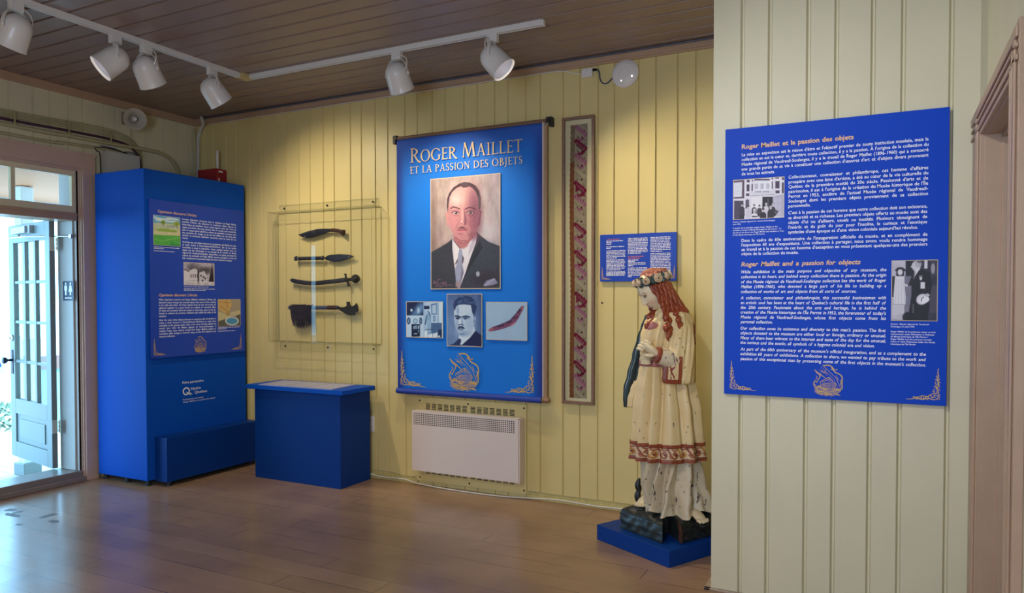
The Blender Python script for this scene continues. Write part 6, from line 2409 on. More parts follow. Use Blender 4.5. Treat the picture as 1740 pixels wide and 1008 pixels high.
def drape(keys, folds, seed=0):
    """surface point function: keys rows z, cx, rx, cy, ry, fold depth; folds: [(angle, width, gain, drift)]"""
    def f(th, z, off=0.0):
        cx, rx, cy, ry, amp = catmull(keys, z)
        d = 0.0
        for (a, w, g, dr) in folds:
            q = (th - a - dr * (z - 0.5) + math.pi) % (2 * math.pi) - math.pi
            d += g * math.exp(-(q / w) ** 2)
        d += 0.25 * math.sin(17 * th + 3 * z + seed) * 0.5
        k = 1 + 2.0 * amp * d
        e = 2.25
        c, s = math.cos(th), math.sin(th)
        n = (abs(c) ** e + abs(s) ** e) ** (-1 / e)
        return (cx + (rx * k * n + off) * c, cy + (ry * k * n + off) * s, z)
    return f


def loft(mb, f, z0, z1, nz=40, nt=110, cap0=False, cap1=False, zfun=None):
    ths = np.linspace(-math.pi, math.pi, nt, endpoint=False)
    zs = np.linspace(z0, z1, nz)

    def g(i, j):
        th = ths[i]
        z = zs[j]
        if zfun:
            z = z + zfun(th, (z - z0) / (z1 - z0))
        return f(th, z)
    mb.grid(g, nt, nz, closed_u=True, cap0=cap0, cap1=cap1)


rf = random.Random(12)


def mkfolds(n, a0, a1, w, g, jitter=0.3, drift=0.25):
    out = []
    for k in range(n):
        a = a0 + (a1 - a0) * (k + 0.5 + rf.uniform(-jitter, jitter)) / n
        out.append((a, w * rf.uniform(0.7, 1.4), g * rf.choice((1, 1, -0.8)) * rf.uniform(0.6, 1.2), drift * rf.uniform(-1, 1)))
    return out


# underskirt, trailing over the feet
us_keys = [(0.10, 0.045, 0.205, Y0 - 0.02, 0.150, 0.075), (0.20, 0.030, 0.185, Y0 - 0.01, 0.132, 0.085), (0.33, 0.006, 0.176, Y0, 0.125, 0.08), (0.50, -0.006, 0.172, Y0, 0.125, 0.05), (0.62, -0.01, 0.16, Y0, 0.12, 0.03)]
us_f = [(-2.75, 0.16, -1.0, 0.3), (-2.45, 0.12, 0.9, 0.5), (-2.15, 0.09, -1.3, 1.3), (-1.93, 0.08, 0.9, 1.6), (-1.72, 0.09, -1.2, 1.7), (-1.50, 0.08, 1.0, 1.6), (-1.25, 0.11, -1.0, 1.4), (-0.95, 0.12, 0.9, 1.3), (-0.62, 0.14, -1.0, 1.1),
        (-0.25, 0.14, 0.8, 0.5), (0.3, 0.2, -0.8, 0), (0.9, 0.2, 0.7, 0), (1.6, 0.2, -0.8, 0), (2.3, 0.2, 0.7, 0)]
us = drape([(*k[:5], k[5] * 1.5) for k in us_keys], us_f, 1)


def hem_z(th, t):
    fall = (1 - t) ** 3
    rise = 0.052 * math.exp(-((th + 2.62) / 0.22) ** 2) + 0.034 * math.exp(-((th + 0.82) / 0.22) ** 2) + 0.05 * (1 if th > 0.2 else 0)
    return fall * (rise + 0.030 + 0.008 * math.sin(9 * th))


b = MB()
loft(b, us, 0.105, 0.60, 56, 180, zfun=hem_z)
sk = b.build('underskirt', M['st_white'], st, smooth='all')

# tunic with gathered folds, waist and bodice
tu_keys = [(0.462, -0.014, 0.214, Y0, 0.168, 0.055), (0.58, -0.016, 0.205, Y0, 0.160, 0.06), (0.76, -0.018, 0.190, Y0, 0.148, 0.075), (0.90, -0.022, 0.168, Y0, 0.132, 0.085), (1.00, -0.034, 0.142, Y0, 0.115, 0.075),
           (1.055, -0.046, 0.122, Y0, 0.105, 0.05), (1.12, -0.038, 0.134, Y0, 0.118, 0.05), (1.22, -0.020, 0.148, Y0 + .01, 0.140, 0.045), (1.30, -0.004, 0.142, Y0 + .02, 0.152, 0.035), (1.355, 0.010, 0.112, Y0 + .02, 0.135, 0.02),
           (1.395, -0.004, 0.062, Y0 + .01, 0.070, 0.0)]
tu_f = [(-3.0, .10, 1.0, .05), (-2.78, .08, -1.2, .1), (-2.58, .09, 1.0, .1), (-2.36, .07, -1.2, .1), (-2.18, .08, 0.9, .1), (-1.98, .07, -1.4, .25), (-1.62, .22, 0.7, .1), (-1.22, .08, -1.2, -.15), (-1.02, .10, 0.8, -.1),
        (-0.72, .09, -1.1, -.3), (-0.45, .12, 0.8, -.1), (-0.15, .1, -1.0, -.1), (0.2, .14, .8, 0), (0.6, .14, -1, 0), (1.1, .16, .8, 0), (1.6, .16, -1, 0), (2.1, .16, .8, 0), (2.6, .14, -1, 0), (3.05, .1, .8, 0)]
tu = drape(tu_keys, tu_f, 2)
b = MB()
loft(b, tu, 0.462, 1.395, 90, 200, cap1=True)
loft(b, lambda th, z: tu(th, z, -0.012), 0.462, 0.53, 4, 200)
b.build('tunic', M['st_cream'], st, smooth='all')

# painted hem border with scrolling leaves
NT, NZ = 330, 30
P_ = Paint(NT, NZ, 0, 3300, (0, 0), (300, 300), (206, 184, 146))
NT, NZ = P_.w, P_.h
ths = np.linspace(-math.pi, math.pi, NT + 1)
zs = np.linspace(0.464, 0.575, NZ + 1)
k = 0
for x in range(0, 3300, 150):
    c = (132, 60, 34) if k % 3 else (176, 116, 44)
    P_.line(smooth_pts([(x, 70), (x + 30, 140), (x + 75, 215), (x + 120, 200), (x + 128, 150), (x + 95, 120), (x + 75, 150)], 14).tolist(), 24, c, 14)
    P_.line([(x + 60, 75), (x + 95, 95), (x + 135, 80)], 22, (150, 78, 50), 14)
    P_.line([(x + 20, 170), (x + 40, 215)], 22, (150, 80, 56), 14)
    P_.ell(x + 105, 165, 18, 18, (110, 44, 28), 0.6)
    k += 1
P_.rect(0, 3300, 0, 52, (140, 66, 40))
P_.rect(0, 3300, 248, 300, (134, 62, 38))
P_.line([(0, 56), (3300, 56)], 10, (92, 40, 28))
P_.line([(0, 244), (3300, 244)], 10, (92, 40, 28))
P_.noise(16, 3, 3, 4)
hem = P_.build('hem_border', ((0, 0, 0), (1, 0, 0), (0, 0, 1)), 0, 1, 0, 1, 0, st, M['st_hem'])
i = 0
for jz in range(NZ + 1):
    for it_ in range(NT + 1):
        z = zs[NZ - jz]
        rim = 0.0065 if (jz < 7 or jz > NZ - 7) else 0.004
        hem.data.vertices[i].co = tu(ths[it_], z, rim)
        i += 1
hem.data.polygons.foreach_set('use_smooth', [True] * len(hem.data.polygons))

# belt
b = MB()
n = 70
bel = []
for z, o in ((1.035, 0.004), (1.04, 0.010), (1.065, 0.011), (1.075, 0.004)):
    bel.append([tu(t, z, o) for t in np.linspace(-math.pi, math.pi, n, endpoint=False)])
b.grid(lambda i, j: bel[j][i], n, 4, closed_u=True)
b.build('belt', M['st_pink'], st, smooth='all')

# embroidered yoke on the chest
b = MB()


def yoke(i, j):
    a = 2 * math.pi * i / 28
    r = j / 5
    th = -2.62 + 0.36 * r * math.cos(a)
    z = 1.285 + 0.027 * r * math.sin(a)
    return tu(th, z, 0.010 * (1 - (r - 0.0) ** 4) + 0.002)


b.grid(yoke, 28, 6, closed_u=True)
b.build('yoke', M['st_pink'], st, smooth='all')

# near sleeve, hanging bell with a wide opening at the front
sl_keys = [(0.940, 0.022, 0.086, -0.200, 0.060, 0.035), (0.96, 0.022, 0.092, -0.200, 0.068, 0.045), (1.02, 0.024, 0.092, -0.200, 0.073, 0.045), (1.10, 0.027, 0.090, -0.195, 0.076, 0.045), (1.18, 0.036, 0.083, -0.182, 0.077, 0.055),
           (1.26, 0.046, 0.070, -0.162, 0.077, 0.05), (1.33, 0.042, 0.052, -0.132, 0.068, 0.03), (1.375, 0.030, 0.030, -0.10, 0.048, 0.01)]
sl_f = [(-2.4, .16, .9, .8), (-2.0, .1, -1.1, 1.2), (-1.7, .1, .9, 1.6), (-1.35, .1, -1.1, 1.8), (-1.05, .12, 1.0, 1.4), (-0.6, .16, -.8, .6), (-0.2, .2, .6, 0), (0.4, .3, -.6, 0)]
sl = drape(sl_keys, sl_f, 3)
b = MB()
loft(b, sl, 0.940, 1.375, 50, 100, cap0=True, cap1=True)
b.build('sleeve', M['st_cream'], st, smooth='all')


def strip(mb, f, ths, zs, off):
    mb.grid(lambda i, j: f(ths[i], zs[j], off), len(ths), len(zs))


b = MB()
strip(b, sl, np.linspace(-3.10, -2.38, 10), np.linspace(0.942, 1.125, 16), 0.004)
strip(b, sl, np.linspace(-1.72, -1.50, 8), np.linspace(0.942, 1.105, 16), 0.004)
strip(b, sl, np.linspace(-3.10, -1.50, 24), np.linspace(0.941, 0.968, 4), 0.005)
for pts in ([(-2.35, 1.07), (-2.15, 1.03), (-1.92, 1.05), (-2.0, 1.09)], [(-2.25, 1.03), (-2.05, 1.0), (-1.92, 0.975)], [(-2.35, 1.09), (-2.1, 1.105), (-1.8, 1.08)], [(-2.1, 1.02), (-2.2, 0.99), (-2.1, 0.97)]):
    q = smooth_pts(pts, 16)
    b.grid(lambda i, j: sl(q[i][0], q[i][1] + (-0.009 + 0.018 * j), 0.004), 16, 2)
b.build('sleeve_border', M['st_band'], st, smooth='all')

# forearm in a white undersleeve, red cuff and the hand on the breast
wr, el = Vector((-0.106, -0.228, 1.112)), Vector((0.006, -0.212, 1.078))
b = MB()
b.tube([el, el.lerp(wr, .35), el.lerp(wr, .6), el.lerp(wr, .85), wr], [.066, .062, .055, .050, .043], 18)
b.build('undersleeve', M['st_white'], st, smooth=True)
b = MB()
d_ = (wr - el).normalized()
b.tube([wr - d_ * .016, wr - d_ * .01, wr + d_ * .008, wr + d_ * .012], [.046, .050, .049, .043], 18)
b.build('cuff', M['st_band'], st, smooth=True)


def chain(mb, pts, rad, n=10, flat=1.0):
    q = smooth3(pts, 14)
    r = np.interp(np.linspace(0, 1, 14), np.linspace(0, 1, len(rad)), rad)
    mb.tube(q, list(r), n, flat=flat)


def smooth3(pts, n):
    P = [Vector(p) for p in pts]
    L = len(P)
    out = []
    for k in range(n):
        q = (L - 1) * k / (n - 1)
        i = min(int(q), L - 2)
        f = q - i
        p0, p1, p2, p3 = P[max(i - 1, 0)], P[i], P[i + 1], P[min(i + 2, L - 1)]
        out.append(0.5 * ((2 * p1) + (-p0 + p2) * f + (2 * p0 - 5 * p1 + 4 * p2 - p3) * f * f + (-p0 + 3 * p1 - 3 * p2 + p3) * f ** 3))
    return out


hd = MB()
# back of the hand: flattened lump from the wrist to the knuckles
hand_c = [wr + Vector((0.004, 0, 0)), wr + Vector((-0.022, 0.004, 0.018)), wr + Vector((-0.048, 0.014, 0.040)), wr + Vector((-0.066, 0.026, 0.060))]
q = smooth3(hand_c, 12)
hd.tube(q, [.033, .034, .036, .038, .040, .041, .041, .040, .038, .036, .033, .026], 16, flat=0.62)
side = Vector((0.52, -0.25, 0.55)).normalized()
for k, (s, L_) in enumerate(((-0.036, 0.058), (-0.013, 0.070), (0.011, 0.074), (0.033, 0.064))):
    b0 = hand_c[2] + side * s * 0.9 + Vector((-0.010, 0.004, 0.006))
    chain(hd, [b0, b0 + Vector((-0.018, 0.006, 0.010)) * (L_ / .06), b0 + Vector((-0.030, 0.030, 0.012)) * (L_ / .06), b0 + Vector((-0.026, 0.058, 0.004)) * (L_ / .06)], [.0115, .0115, .0105, .007])
chain(hd, [wr + Vector((-0.020, -0.008, 0.004)), wr + Vector((-0.046, -0.002, -0.004)), wr + Vector((-0.066, 0.016, -0.004)), wr + Vector((-0.074, 0.036, 0.004))], [.014, .014, .012, .008])
hd.build('hand', M['st_skin'], st, smooth='all')
# the far hand, tucked below
hd = MB()
w2 = Vector((-0.150, -0.10, 1.085))
hd.tube(smooth3([w2 + Vector((0.05, 0.04, 0)), w2, w2 + Vector((-0.03, -0.03, -0.008))], 8), [.03, .032, .034, .034, .032, .03, .027, .02], 14, flat=.7)
for k in range(4):
    b0 = w2 + Vector((-0.022, -0.026, 0.016 - 0.013 * k))
    chain(hd, [b0, b0 + Vector((-0.012, -0.026, -0.004)), b0 + Vector((0.012, -0.046, -0.006)), b0 + Vector((0.034, -0.050, -0.004))], [.010, .010, .009, .006])
hd.build('hand', M['st_skin'], st, smooth='all')
b = MB()
b.tube(smooth3([(-0.03, 0.09, 1.20), (-0.08, 0.03, 1.10), w2 + Vector((0.035, 0.03, 0))], 10), [.075, .07, .066, .06, .055, .05, .047, .045, .043, .04], 14)
b.build('undersleeve', M['st_cream'], st, smooth=True)

# head: turned sections with brow, sockets, nose, lips and chin; painted features
NU, NV = 120, 96


def gs(x, s):
    return math.exp(-(x / s) ** 2)


def head_pt(th, v):
    hh = 0.118
    env = math.sqrt(max(0.0, 1 - min(1, abs(v)) ** 2.3))
    front = 0.086 * env
    if v < 0:
        front = (0.086 - 0.010 * v * v) * (max(0, 1 - abs(v) ** 4.2)) ** 0.5
    back = 0.098 * env * (1 if v > -0.1 else 1 - 0.55 * (-0.1 - v))
    side = 0.074 * env * (1 if v > -0.2 else 1 - 0.20 * ((-0.2 - v) / .8))
    c, s = math.cos(th), math.sin(th)
    a = front if c > 0 else back
    r = 1 / math.sqrt((c / max(a, 1e-4)) ** 2 + (s / max(side, 1e-4)) ** 2)
    d = 0.0
    if c > 0:
        t = abs(th)
        if -0.34 < v < 0.22:
            u = (0.22 - v) / 0.50
            ramp = min(1, u) if v > -0.27 else max(0, 1 - (-0.27 - v) / 0.07)
            d += 0.027 * ramp * gs(th, 0.13 + 0.07 * u)
        d += 0.0035 * gs(v + 0.27, 0.06) * gs(t - 0.2, 0.09)
        d += 0.006 * gs(v - 0.24, 0.07) * gs(t - 0.36, 0.28)
        d -= 0.010 * gs(v - 0.08, 0.09) * gs(t - 0.42, 0.17)
        d += 0.0065 * gs(v - 0.06, 0.055) * gs(t - 0.42, 0.11)
        d -= 0.004 * gs(v + 0.40, 0.03) * gs(th, 0.06)
        d += 0.0080 * gs(v + 0.47, 0.04) * gs(th, 0.22)
        d -= 0.004 * gs(v + 0.525, 0.02) * gs(th, 0.26)
        d += 0.0085 * gs(v + 0.575, 0.045) * gs(th, 0.19)
        d -= 0.006 * gs(v + 0.68, 0.05) * gs(th, 0.3)
        d += 0.0095 * gs(v + 0.83, 0.09) * gs(th, 0.24)
        d += 0.004 * gs(v + 0.25, 0.22) * gs(t - 0.75, 0.3)
    r += d
    return Vector((r * c, r * s, hh * v))


HP = Vector((-0.104, -0.080, 1.497))
yaw, pit = math.radians(180 + 9), math.radians(37)
Rh = Matrix.Rotation(yaw, 3, 'Z') @ Matrix.Rotation(pit, 3, 'Y')


def HW(p):
    return HP + Rh @ Vector(p)


P_ = Paint(NU, NV, -math.pi, math.pi, (1, 1), (-1, -1), (224, 206, 172))
NU, NV = P_.w, P_.h
us_ = np.linspace(-math.pi, math.pi, NU + 1)
vs_ = np.linspace(-1, 1, NV + 1)
P_.px = 0.03
for s in (-1, 1):
    P_.ell(s * 0.62, -0.32, 0.28, 0.2, (228, 190, 160), 1.2, al=0.7)
    P_.ell(s * 0.42, 0.065, 0.17, 0.055, (196, 186, 168), 0.5)
    P_.ell(s * 0.42, 0.06, 0.065, 0.058, (48, 46, 48), 0.5)
    P_.line([(s * 0.24, 0.05), (s * 0.34, 0.12), (s * 0.48, 0.13), (s * 0.63, 0.06)], 0.03, (82, 60, 50), 0.04)
    P_.line([(s * 0.24, 0.25), (s * 0.40, 0.305), (s * 0.58, 0.28), (s * 0.68, 0.22)], 0.03, (120, 84, 62), 0.05)
    P_.ell(s * 0.10, -0.315, 0.04, 0.018, (150, 110, 96), 0.8)
P_.ell(0, -0.47, 0.23, 0.040, (186, 116, 104), 0.5)
P_.ell(0, -0.575, 0.20, 0.045, (190, 120, 108), 0.5)
P_.line([(-0.25, -0.52), (0, -0.53), (0.25, -0.52)], 0.02, (120, 64, 60), 0.03)
hd_o = P_.build('head', ((0, 0, 0), (1, 0, 0), (0, 0, 1)), 0, 1, 0, 1, 0, st, M['st_paint'])
i = 0
for j in range(NV + 1):
    for k in range(NU + 1):
        hd_o.data.vertices[i].co = HW(head_pt(us_[k], vs_[NV - j] * 0.9999))
        i += 1
hd_o.data.polygons.foreach_set('use_smooth', [True] * len(hd_o.data.polygons))
b = MB()
b.tube(smooth3([(0.0, -0.075, 1.345), (-0.028, -0.08, 1.40), (-0.062, -0.08, 1.45)], 10), [.062, .056, .052, .050, .049, .048, .048, .05, .052, .052], 18)
b.build('neck', M['st_skin'], st, smooth=True)

# hair: mass falling down the back, then locks and curls laid over it
hk = []
for (py, l, r_, ry, cy) in ((452, 1100, 1124, .03, -.08), (460, 1086, 1127, .062, -.08), (470, 1085, 1128, .080, -.08), (482, 1094, 1131, .092, -.08), (496, 1102, 1141, .092, -.078), (508, 1109, 1148, .092, -.072), (520, 1114, 1156, .096, -.065), (535, 1122, 1166, .104, -.055),
                            (548, 1140, 1171, .105, -.045), (562, 1154, 1175, .085, -.035), (576, 1166, 1177, .05, -.03), (584, 1172, 1176, .02, -.03)):
    x0, z = T(l, py)
    x1, _ = T(r_, py)
    hk.append((z, (x0 + x1) / 2, (x1 - x0) / 2, cy, ry, 0.06))
hf = [(a, 0.11, g, dr) for a, g, dr in ((-2.7, 1, 1), (-2.4, -1, 1.2), (-2.1, 1, 1.4), (-1.8, -1, 1.5), (-1.5, 1, 1.6), (-1.2, -1, 1.8), (-0.9, 1, 1.4), (-0.6, -1, 1), (-0.3, 1, 1), (0.1, -1, .5), (0.6, 1, .5), (1.1, -1, .5), (1.7, 1, .3), (2.3, -1, 0), (2.8, 1, 0))]
hm = drape(hk, hf, 5)
ZH0, ZH1 = T(0, 583)[1], T(0, 453)[1]
b = MB()


def hair_w(th, z, off=0.0):
    p_ = hm(th, z, off)
    w = 0.004 * math.sin(z * 150 + 7 * th) + 0.003 * math.sin(z * 90 - 5 * th)
    return (p_[0] + w * math.cos(th), p_[1] + w * math.sin(th), p_[2])


loft(b, hair_w, ZH0, T(0, 474)[1], 70, 120, cap0=True)
rl_ = random.Random(8)


def lock(pts, r, wob=0.006, n=30, seed=0):
    q = smooth3(pts, n)
    out = []
    for i_, v in enumerate(q):
        t = i_ / (n - 1)
        out.append(v + Vector((math.sin(t * 19 + seed) * wob, math.cos(t * 17 + seed) * wob, 0)))
    rad = [r * (0.75 + 0.35 * abs(math.sin(t * 9.5 + seed))) * (1 if t < .75 else (1 - t) / .25 * .8 + .2) for t in np.linspace(0, 1, n)]
    b.tube(out, rad, 8)


def TP(px, py, y):
    x, z = T(px, py)
    return (x, y, z)


main = [[(1093, 484, -.150), (1101, 494, -.165), (1108, 506, -.172), (1114, 520, -.172), (1119, 534, -.168)], [(1099, 482, -.160), (1108, 494, -.172), (1114, 508, -.178), (1121, 522, -.176), (1128, 540, -.170)],
        [(1106, 481, -.168), (1115, 494, -.175), (1122, 508, -.178), (1130, 524, -.176), (1140, 545, -.172)], [(1114, 480, -.166), (1123, 494, -.172), (1131, 510, -.172), (1140, 528, -.170), (1150, 548, -.165)],
        [(1121, 478, -.150), (1130, 492, -.156), (1139, 508, -.160), (1150, 526, -.160), (1161, 552, -.152)], [(1127, 477, -.120), (1136, 492, -.130), (1145, 508, -.138), (1157, 526, -.140), (1169, 560, -.128)],
        [(1130, 478, -.09), (1139, 496, -.09), (1150, 514, -.09), (1165, 536, -.09), (1174, 566, -.08)]]
NL = 19
for k in range(NL):
    q_ = k * 6 / (NL - 1)
    i0 = min(int(q_), 5)
    f_ = q_ - i0
    pl_ = [tuple(a_ * (1 - f_) + b_ * f_ for a_, b_ in zip(u_, v_)) for u_, v_ in zip(main[i0], main[i0 + 1])]
    lock([TP(x_, y_, w_ - (0.004 if k % 2 else 0.0)) for x_, y_, w_ in pl_], 0.0078 + 0.0016 * (k % 3), 0.0042, 40, k * 2.3)
lock([TP(1131, 480, -.07), TP(1141, 497, -.07), TP(1152, 515, -.07), TP(1166, 538, -.07), TP(1174, 560, -.07), TP(1176, 584, -.07)], 0.013, 0.004, 34, 1.1)
# curled locks over the shoulder and breast
lock([TP(1117, 530, -.175), TP(1121, 542, -.190), TP(1119, 553, -.215), TP(1122, 562, -.222), TP(1122, 575, -.222)], 0.019, 0.008, 34, 0.5)
lock([TP(1121, 528, -.170), TP(1124, 542, -.205), TP(1124, 556, -.222), TP(1123, 570, -.224)], 0.014, 0.008, 30, 2.0)
lock([TP(1135, 528, -.178), TP(1139, 541, -.212), TP(1141, 555, -.235)], 0.016, 0.007, 24, 1.0)
lock([TP(1107, 516, .0), TP(1103, 527, -.05), TP(1098, 538, -.085), TP(1094, 550, -.10), TP(1091, 565, -.10)], 0.017, 0.007, 34, 3.0)
lock([TP(1109, 520, -.04), TP(1105, 532, -.09), TP(1099, 545, -.12), TP(1095, 556, -.125)], 0.014, 0.006, 30, 4.0)
b.build('hair', M['st_hair'], st, smooth='all')
b = MB()
loft(b, hair_w, T(0, 474)[1] - 0.01, ZH1, 18, 100, cap1=True)
b.build('crown_of_hair', M['st_crown'], st, smooth='all')

# wreath of leaves and roses
WC = Vector((*([T(1102, 472)[0]]), -0.080, T(0, 473)[1]))
wx = Vector((0.965, 0, 0.26)).normalized()          # lower towards the brow
wy = Vector((0, 1, 0))
b = MB()
N_ = 150


def wre(i, j):
    a = 2 * math.pi * i / N_
    q = 2 * math.pi * j / 12
    rr_ = 0.0245 * (1 + 0.22 * math.sin(a * 13 + q * 2) + 0.14 * math.sin(a * 29 - q * 3))
    rad = wx * (math.cos(a) * 0.087) + wy * (math.sin(a) * 0.086)
    return WC + rad + rad.normalized() * (rr_ * math.cos(q)) + Vector((-0.26, 0, .965)) * (rr_ * 1.1 * math.sin(q))


b.grid(lambda i, j: wre(i, j % 12), N_ + 1, 13)
rr = random.Random(4)
for k in range(72):                                   # leaf tips standing off the ring
    a = rr.uniform(0, 2 * math.pi)
    rad = (wx * (math.cos(a) * 0.087) + wy * (math.sin(a) * 0.086))
    n_ = rad.normalized()
    t_ = n_.cross(Vector((0, 0, 1))) * rr.choice((-1, 1))
    c_ = WC + rad + n_ * 0.015 + Vector((0, 0, rr.uniform(-0.018, 0.018)))
    d1 = (t_ + n_ * 0.7 + Vector((0, 0, rr.uniform(-.7, .7)))).normalized() * 0.030
    d2 = d1.cross(n_).normalized() * 0.011
    b.add([c_ - d1, c_ + d2 + n_ * .003, c_ + d1, c_ - d2 + n_ * .003, c_ - n_ * .006], [(0, 1, 2, 3), (0, 4, 1), (1, 4, 2), (2, 4, 3), (3, 4, 0)])
wo = b.build('wreath', M['st_leaf'], st, smooth=True)
for k, a in enumerate((-2.62, -2.08, -1.42, -0.82, -0.2, 0.5, 1.2, 1.9, 2.5, 3.1)):
    n_ = (wx * math.cos(a) + wy * math.sin(a)).normalized()
    c_ = WC + wx * (math.cos(a) * 0.087) + wy * (math.sin(a) * 0.086) + n_ * 0.010 + Vector((0, 0, 0.004))
    b = MB()
    s = (0.95, 0.95, 1.12, 0.95)[k % 4]
    b.lathe([(0.0, 0.004), (0.010, 0.0), (0.021 * s, 0.008), (0.0245 * s, 0.019), (0.021 * s, 0.0225), (0.0175 * s, 0.0175), (0.0165 * s, 0.0225), (0.013 * s, 0.0265), (0.0105 * s, 0.021), (0.0085 * s, 0.0255), (0.006 * s, 0.027), (0.004, 0.020), (0, 0.019)], c_, n_, 14)
    for q in range(5):                                 # outer petals
        aa = q * 1.2566 + k
        u_ = n_.cross(Vector((0, 0, 1))).normalized()
        v_ = n_.cross(u_)
        d = u_ * math.cos(aa) + v_ * math.sin(aa)
        e_ = u_ * -math.sin(aa) + v_ * math.cos(aa)
        o_ = c_ + n_ * 0.010
        b.add([o_ + d * .010, o_ + d * .021 + e_ * .011 + n_ * .004, o_ + d * .028 + n_ * .001, o_ + d * .021 - e_ * .011 + n_ * .004, o_ + d * .02 - n_ * .006], [(0, 1, 2, 3), (0, 4, 1), (1, 4, 2), (2, 4, 3), (3, 4, 0)])
    ro = b.build('rose', M['st_rose'], wo, smooth=True)
    b = MB()
    b.lathe([(0.0055, 0.0200), (0.004, 0.0255), (0, 0.0265)], c_, n_, 8)
    b.build('rose_heart', M['st_broken'], ro)

# dark green cloak over the far arm, hanging in front at the left
ck = []
for (py, l, r_, ry) in ((528, 1108, 1140, .05), (536, 1098, 1140, .06), (555, 1091, 1130, .06), (575, 1084, 1124, .055), (605, 1076, 1118, .05), (638, 1068, 1112, .045), (662, 1061.5, 1100, .04), (680, 1060.5, 1092, .036), (695, 1061, 1084, .032)):
    x0, z = T(l, py)
    x1, _ = T(r_, py)
    ck.append((z, (x0 + x1) / 2, (x1 - x0) / 2, 0.055 + (0.01 if py < 560 else 0.0), ry, 0.10))
cf = drape(ck, [(-3.0, .2, .5, 0), (-2.55, .14, -1.1, -.5), (-2.2, .16, 1, -.6), (-1.8, .14, -1.1, -.5), (-1.4, .2, .8, 0), (-.8, .2, -1, 0), (0, .3, .6, 0), (1, .3, -.8, 0), (2, .3, .8, 0)], 7)
b = MB()
loft(b, cf, T(0, 695)[1], T(0, 528)[1], 60, 80, cap0=True, cap1=True)
b.build('cloak', M['st_green'], st, smooth='all')
lk = []
for (py, l, r_) in ((648, 1076, 1090), (662, 1070, 1096), (680, 1065, 1090), (694, 1064, 1086)):
    x0, z = T(l, py)
    x1, _ = T(r_, py)
    lk.append((z, (x0 + x1) / 2, (x1 - x0) / 2, 0.012, 0.03, 0.14))
b = MB()
loft(b, drape(lk, [(-2.6, .2, -1, .6), (-2.0, .2, 1, 0), (-1.3, .2, -1, 0)], 8), T(0, 694)[1], T(0, 648)[1], 20, 50, cap0=True, cap1=True)
b.build('cloak_lining', M['st_cream'], st, smooth='all')
# end of a dark object behind the skirt (the foot of an anchor)
b = MB()
b.tube(smooth3([(-0.168, 0.03, 0.15), (-0.178, 0.03, 0.20), (-0.170, 0.03, 0.235), (-0.178, 0.03, 0.27), (-0.165, 0.03, 0.31)], 16), [.016, .019, .021, .022, .021, .018, .016, .016, .019, .021, .020, .019, .017, .014, .009, .004], 12)
b.build('anchor_end', M['st_dark'], st, smooth=True)

# feet in dark sandals
for (cx, cy, cz, an) in ((-0.150, -0.022, 0.163, math.radians(-128)), (0.150, -0.225, 0.125, math.radians(-72))):
    fd = Vector((math.cos(an), math.sin(an), -0.10))
    sd = Vector((-math.sin(an), math.cos(an), 0))
    O = Vector((cx, cy, cz))
    b = MB()
    b.tube(smooth3([O - fd * .09 + Vector((0, 0, .03)), O - fd * .03 + Vector((0, 0, .018)), O + fd * .02 + Vector((0, 0, .004)), O + fd * .042], 10), [.034, .036, .038, .04, .04, .039, .036, .032, .026, .016], 14, flat=.62)
    for k, (s, L_, r_) in enumerate(((-0.026, .030, .0125), (-0.009, .034, .0105), (0.006, .030, .0098), (0.020, .024, .0092), (0.032, .016, .0085))):
        o_ = O + sd * s + fd * .026
        chain(b, [o_, o_ + fd * (L_ * .5) + Vector((0, 0, .005)), o_ + fd * L_ + Vector((0, 0, -.004))], [r_, r_ * 1.05, r_ * .6])
    b.build('foot', M['st_skin'], st, smooth='all')
    b = MB()
    ol_ = [(-.09, -.030), (.02, -.046), (.060, -.034), (.070, -.008), (.060, .022), (.035, .044), (-.09, .034)]
    vs = []
    for dz in (-.026, -.012):
        vs += [O + fd * u_ + sd * w_ + Vector((0, 0, dz)) for u_, w_ in ol_]
    n = len(ol_)
    b.add(vs, [tuple(range(n))[::-1], tuple(range(n, 2 * n))] + [(i_, (i_ + 1) % n, n + (i_ + 1) % n, n + i_) for i_ in range(n)])
    b.build('sandal_sole', M['st_dark'], st, bevel=0.004)

# carved rock base with its broken front corner
A_, B_, C_, D_ = Vector((-0.294, -0.002)), Vector((-0.089, -0.304)), Vector((0.027, -0.304)), Vector((0.194, -0.187))
E_, F_ = Vector((0.03, 0.055)), Vector((-0.048, 0.170))
Nn = Vector((-0.034, -0.12))
outl = []


def edge_pts(p, q, n):
    for k in range(n):
        outl.append(p.lerp(q, k / n))


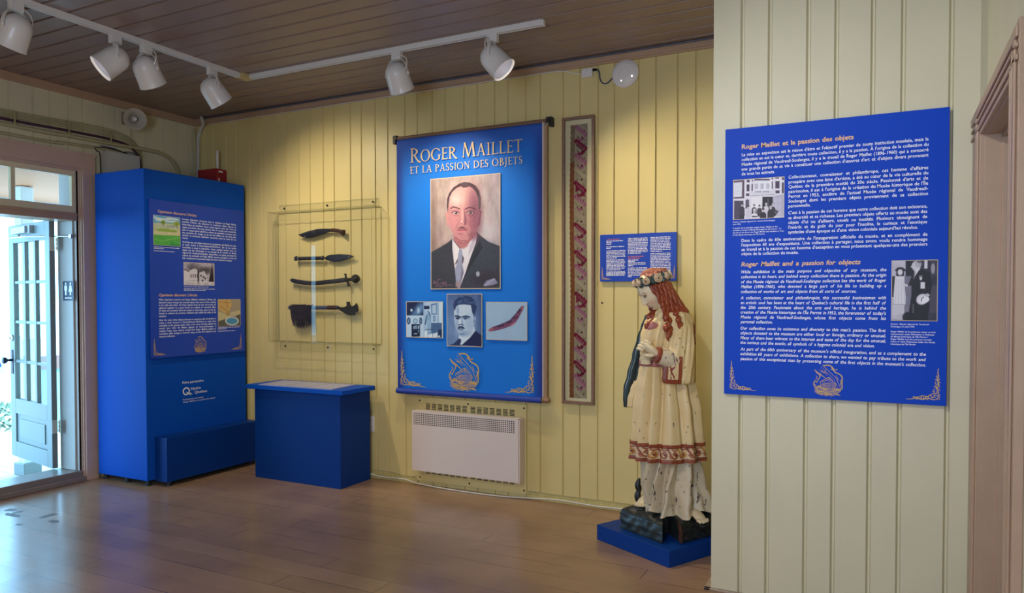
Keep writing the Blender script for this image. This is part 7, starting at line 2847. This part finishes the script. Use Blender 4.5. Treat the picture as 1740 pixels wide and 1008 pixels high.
edge_pts(A_, B_, 22)
edge_pts(B_, Nn + Vector((-.016, 0)), 8)
edge_pts(Nn + Vector((-.016, 0)), Nn + Vector((.018, 0.004)), 2)
edge_pts(Nn + Vector((.018, 0.004)), C_, 8)
edge_pts(C_, D_, 14)
edge_pts(D_, D_ + (F_ - A_) * 0.55 + Vector((0.01, .0)), 8)
edge_pts(D_ + (F_ - A_) * 0.55 + Vector((0.01, .0)), F_, 16)
edge_pts(F_, A_, 18)
n = len(outl)
ctr = Vector((-0.045, -0.075))
rows = [(0.0, 1.0), (0.018, 1.012), (0.036, 0.985), (0.046, 1.0), (0.066, 1.01), (0.078, 0.975), (0.092, 0.985), (0.110, 0.955), (0.122, 0.90), (0.132, 0.78), (0.142, 0.55), (0.148, 0.25), (0.150, 0.02)]
rr = random.Random(9)
ph = [rr.uniform(0, 6) for _ in range(6)]
b = MB()
vs, fs, ms = [], [], []
for j, (z, s) in enumerate(rows):
    for i_, p_ in enumerate(outl):
        v = ctr + (p_ - ctr) * s
        a = math.atan2(p_.y - ctr.y, p_.x - ctr.x)
        w = 1 + 0.014 * math.sin(7 * a + ph[0] + z * 40) + 0.010 * math.sin(17 * a + ph[1] - z * 60)
        if j == 0:
            w = 1
        v = ctr + (v - ctr) * w
        zz = z * (1 + 0.05 * math.sin(5 * a + ph[2])) if j else 0
        if z > 0.1:
            zz += 0.012 * max(0, (v.y + 0.12) / 0.25) - 0.010 * max(0, (-v.y - 0.15) / 0.15)
        vs.append((v.x, v.y, zz))
for j in range(len(rows) - 1):
    for i_ in range(n):
        fs.append((j * n + i_, j * n + (i_ + 1) % n, (j + 1) * n + (i_ + 1) % n, (j + 1) * n + i_))
b.add(vs, fs)
b.add([vs[i_] for i_ in range(n)], [tuple(range(n))[::-1]])
for k_, f_ in enumerate(b.f):
    i_ = f_[0] % n
    b.m[k_] = 1 if (k_ < n * 8 and (22 <= i_ < 25 or 38 <= i_ < 40)) else 0  # broken wood at the mouth; deeper walls painted dark as the notch's shade
b.build('rock_base', [M['st_base'], M['st_broken']], st, smooth=True)
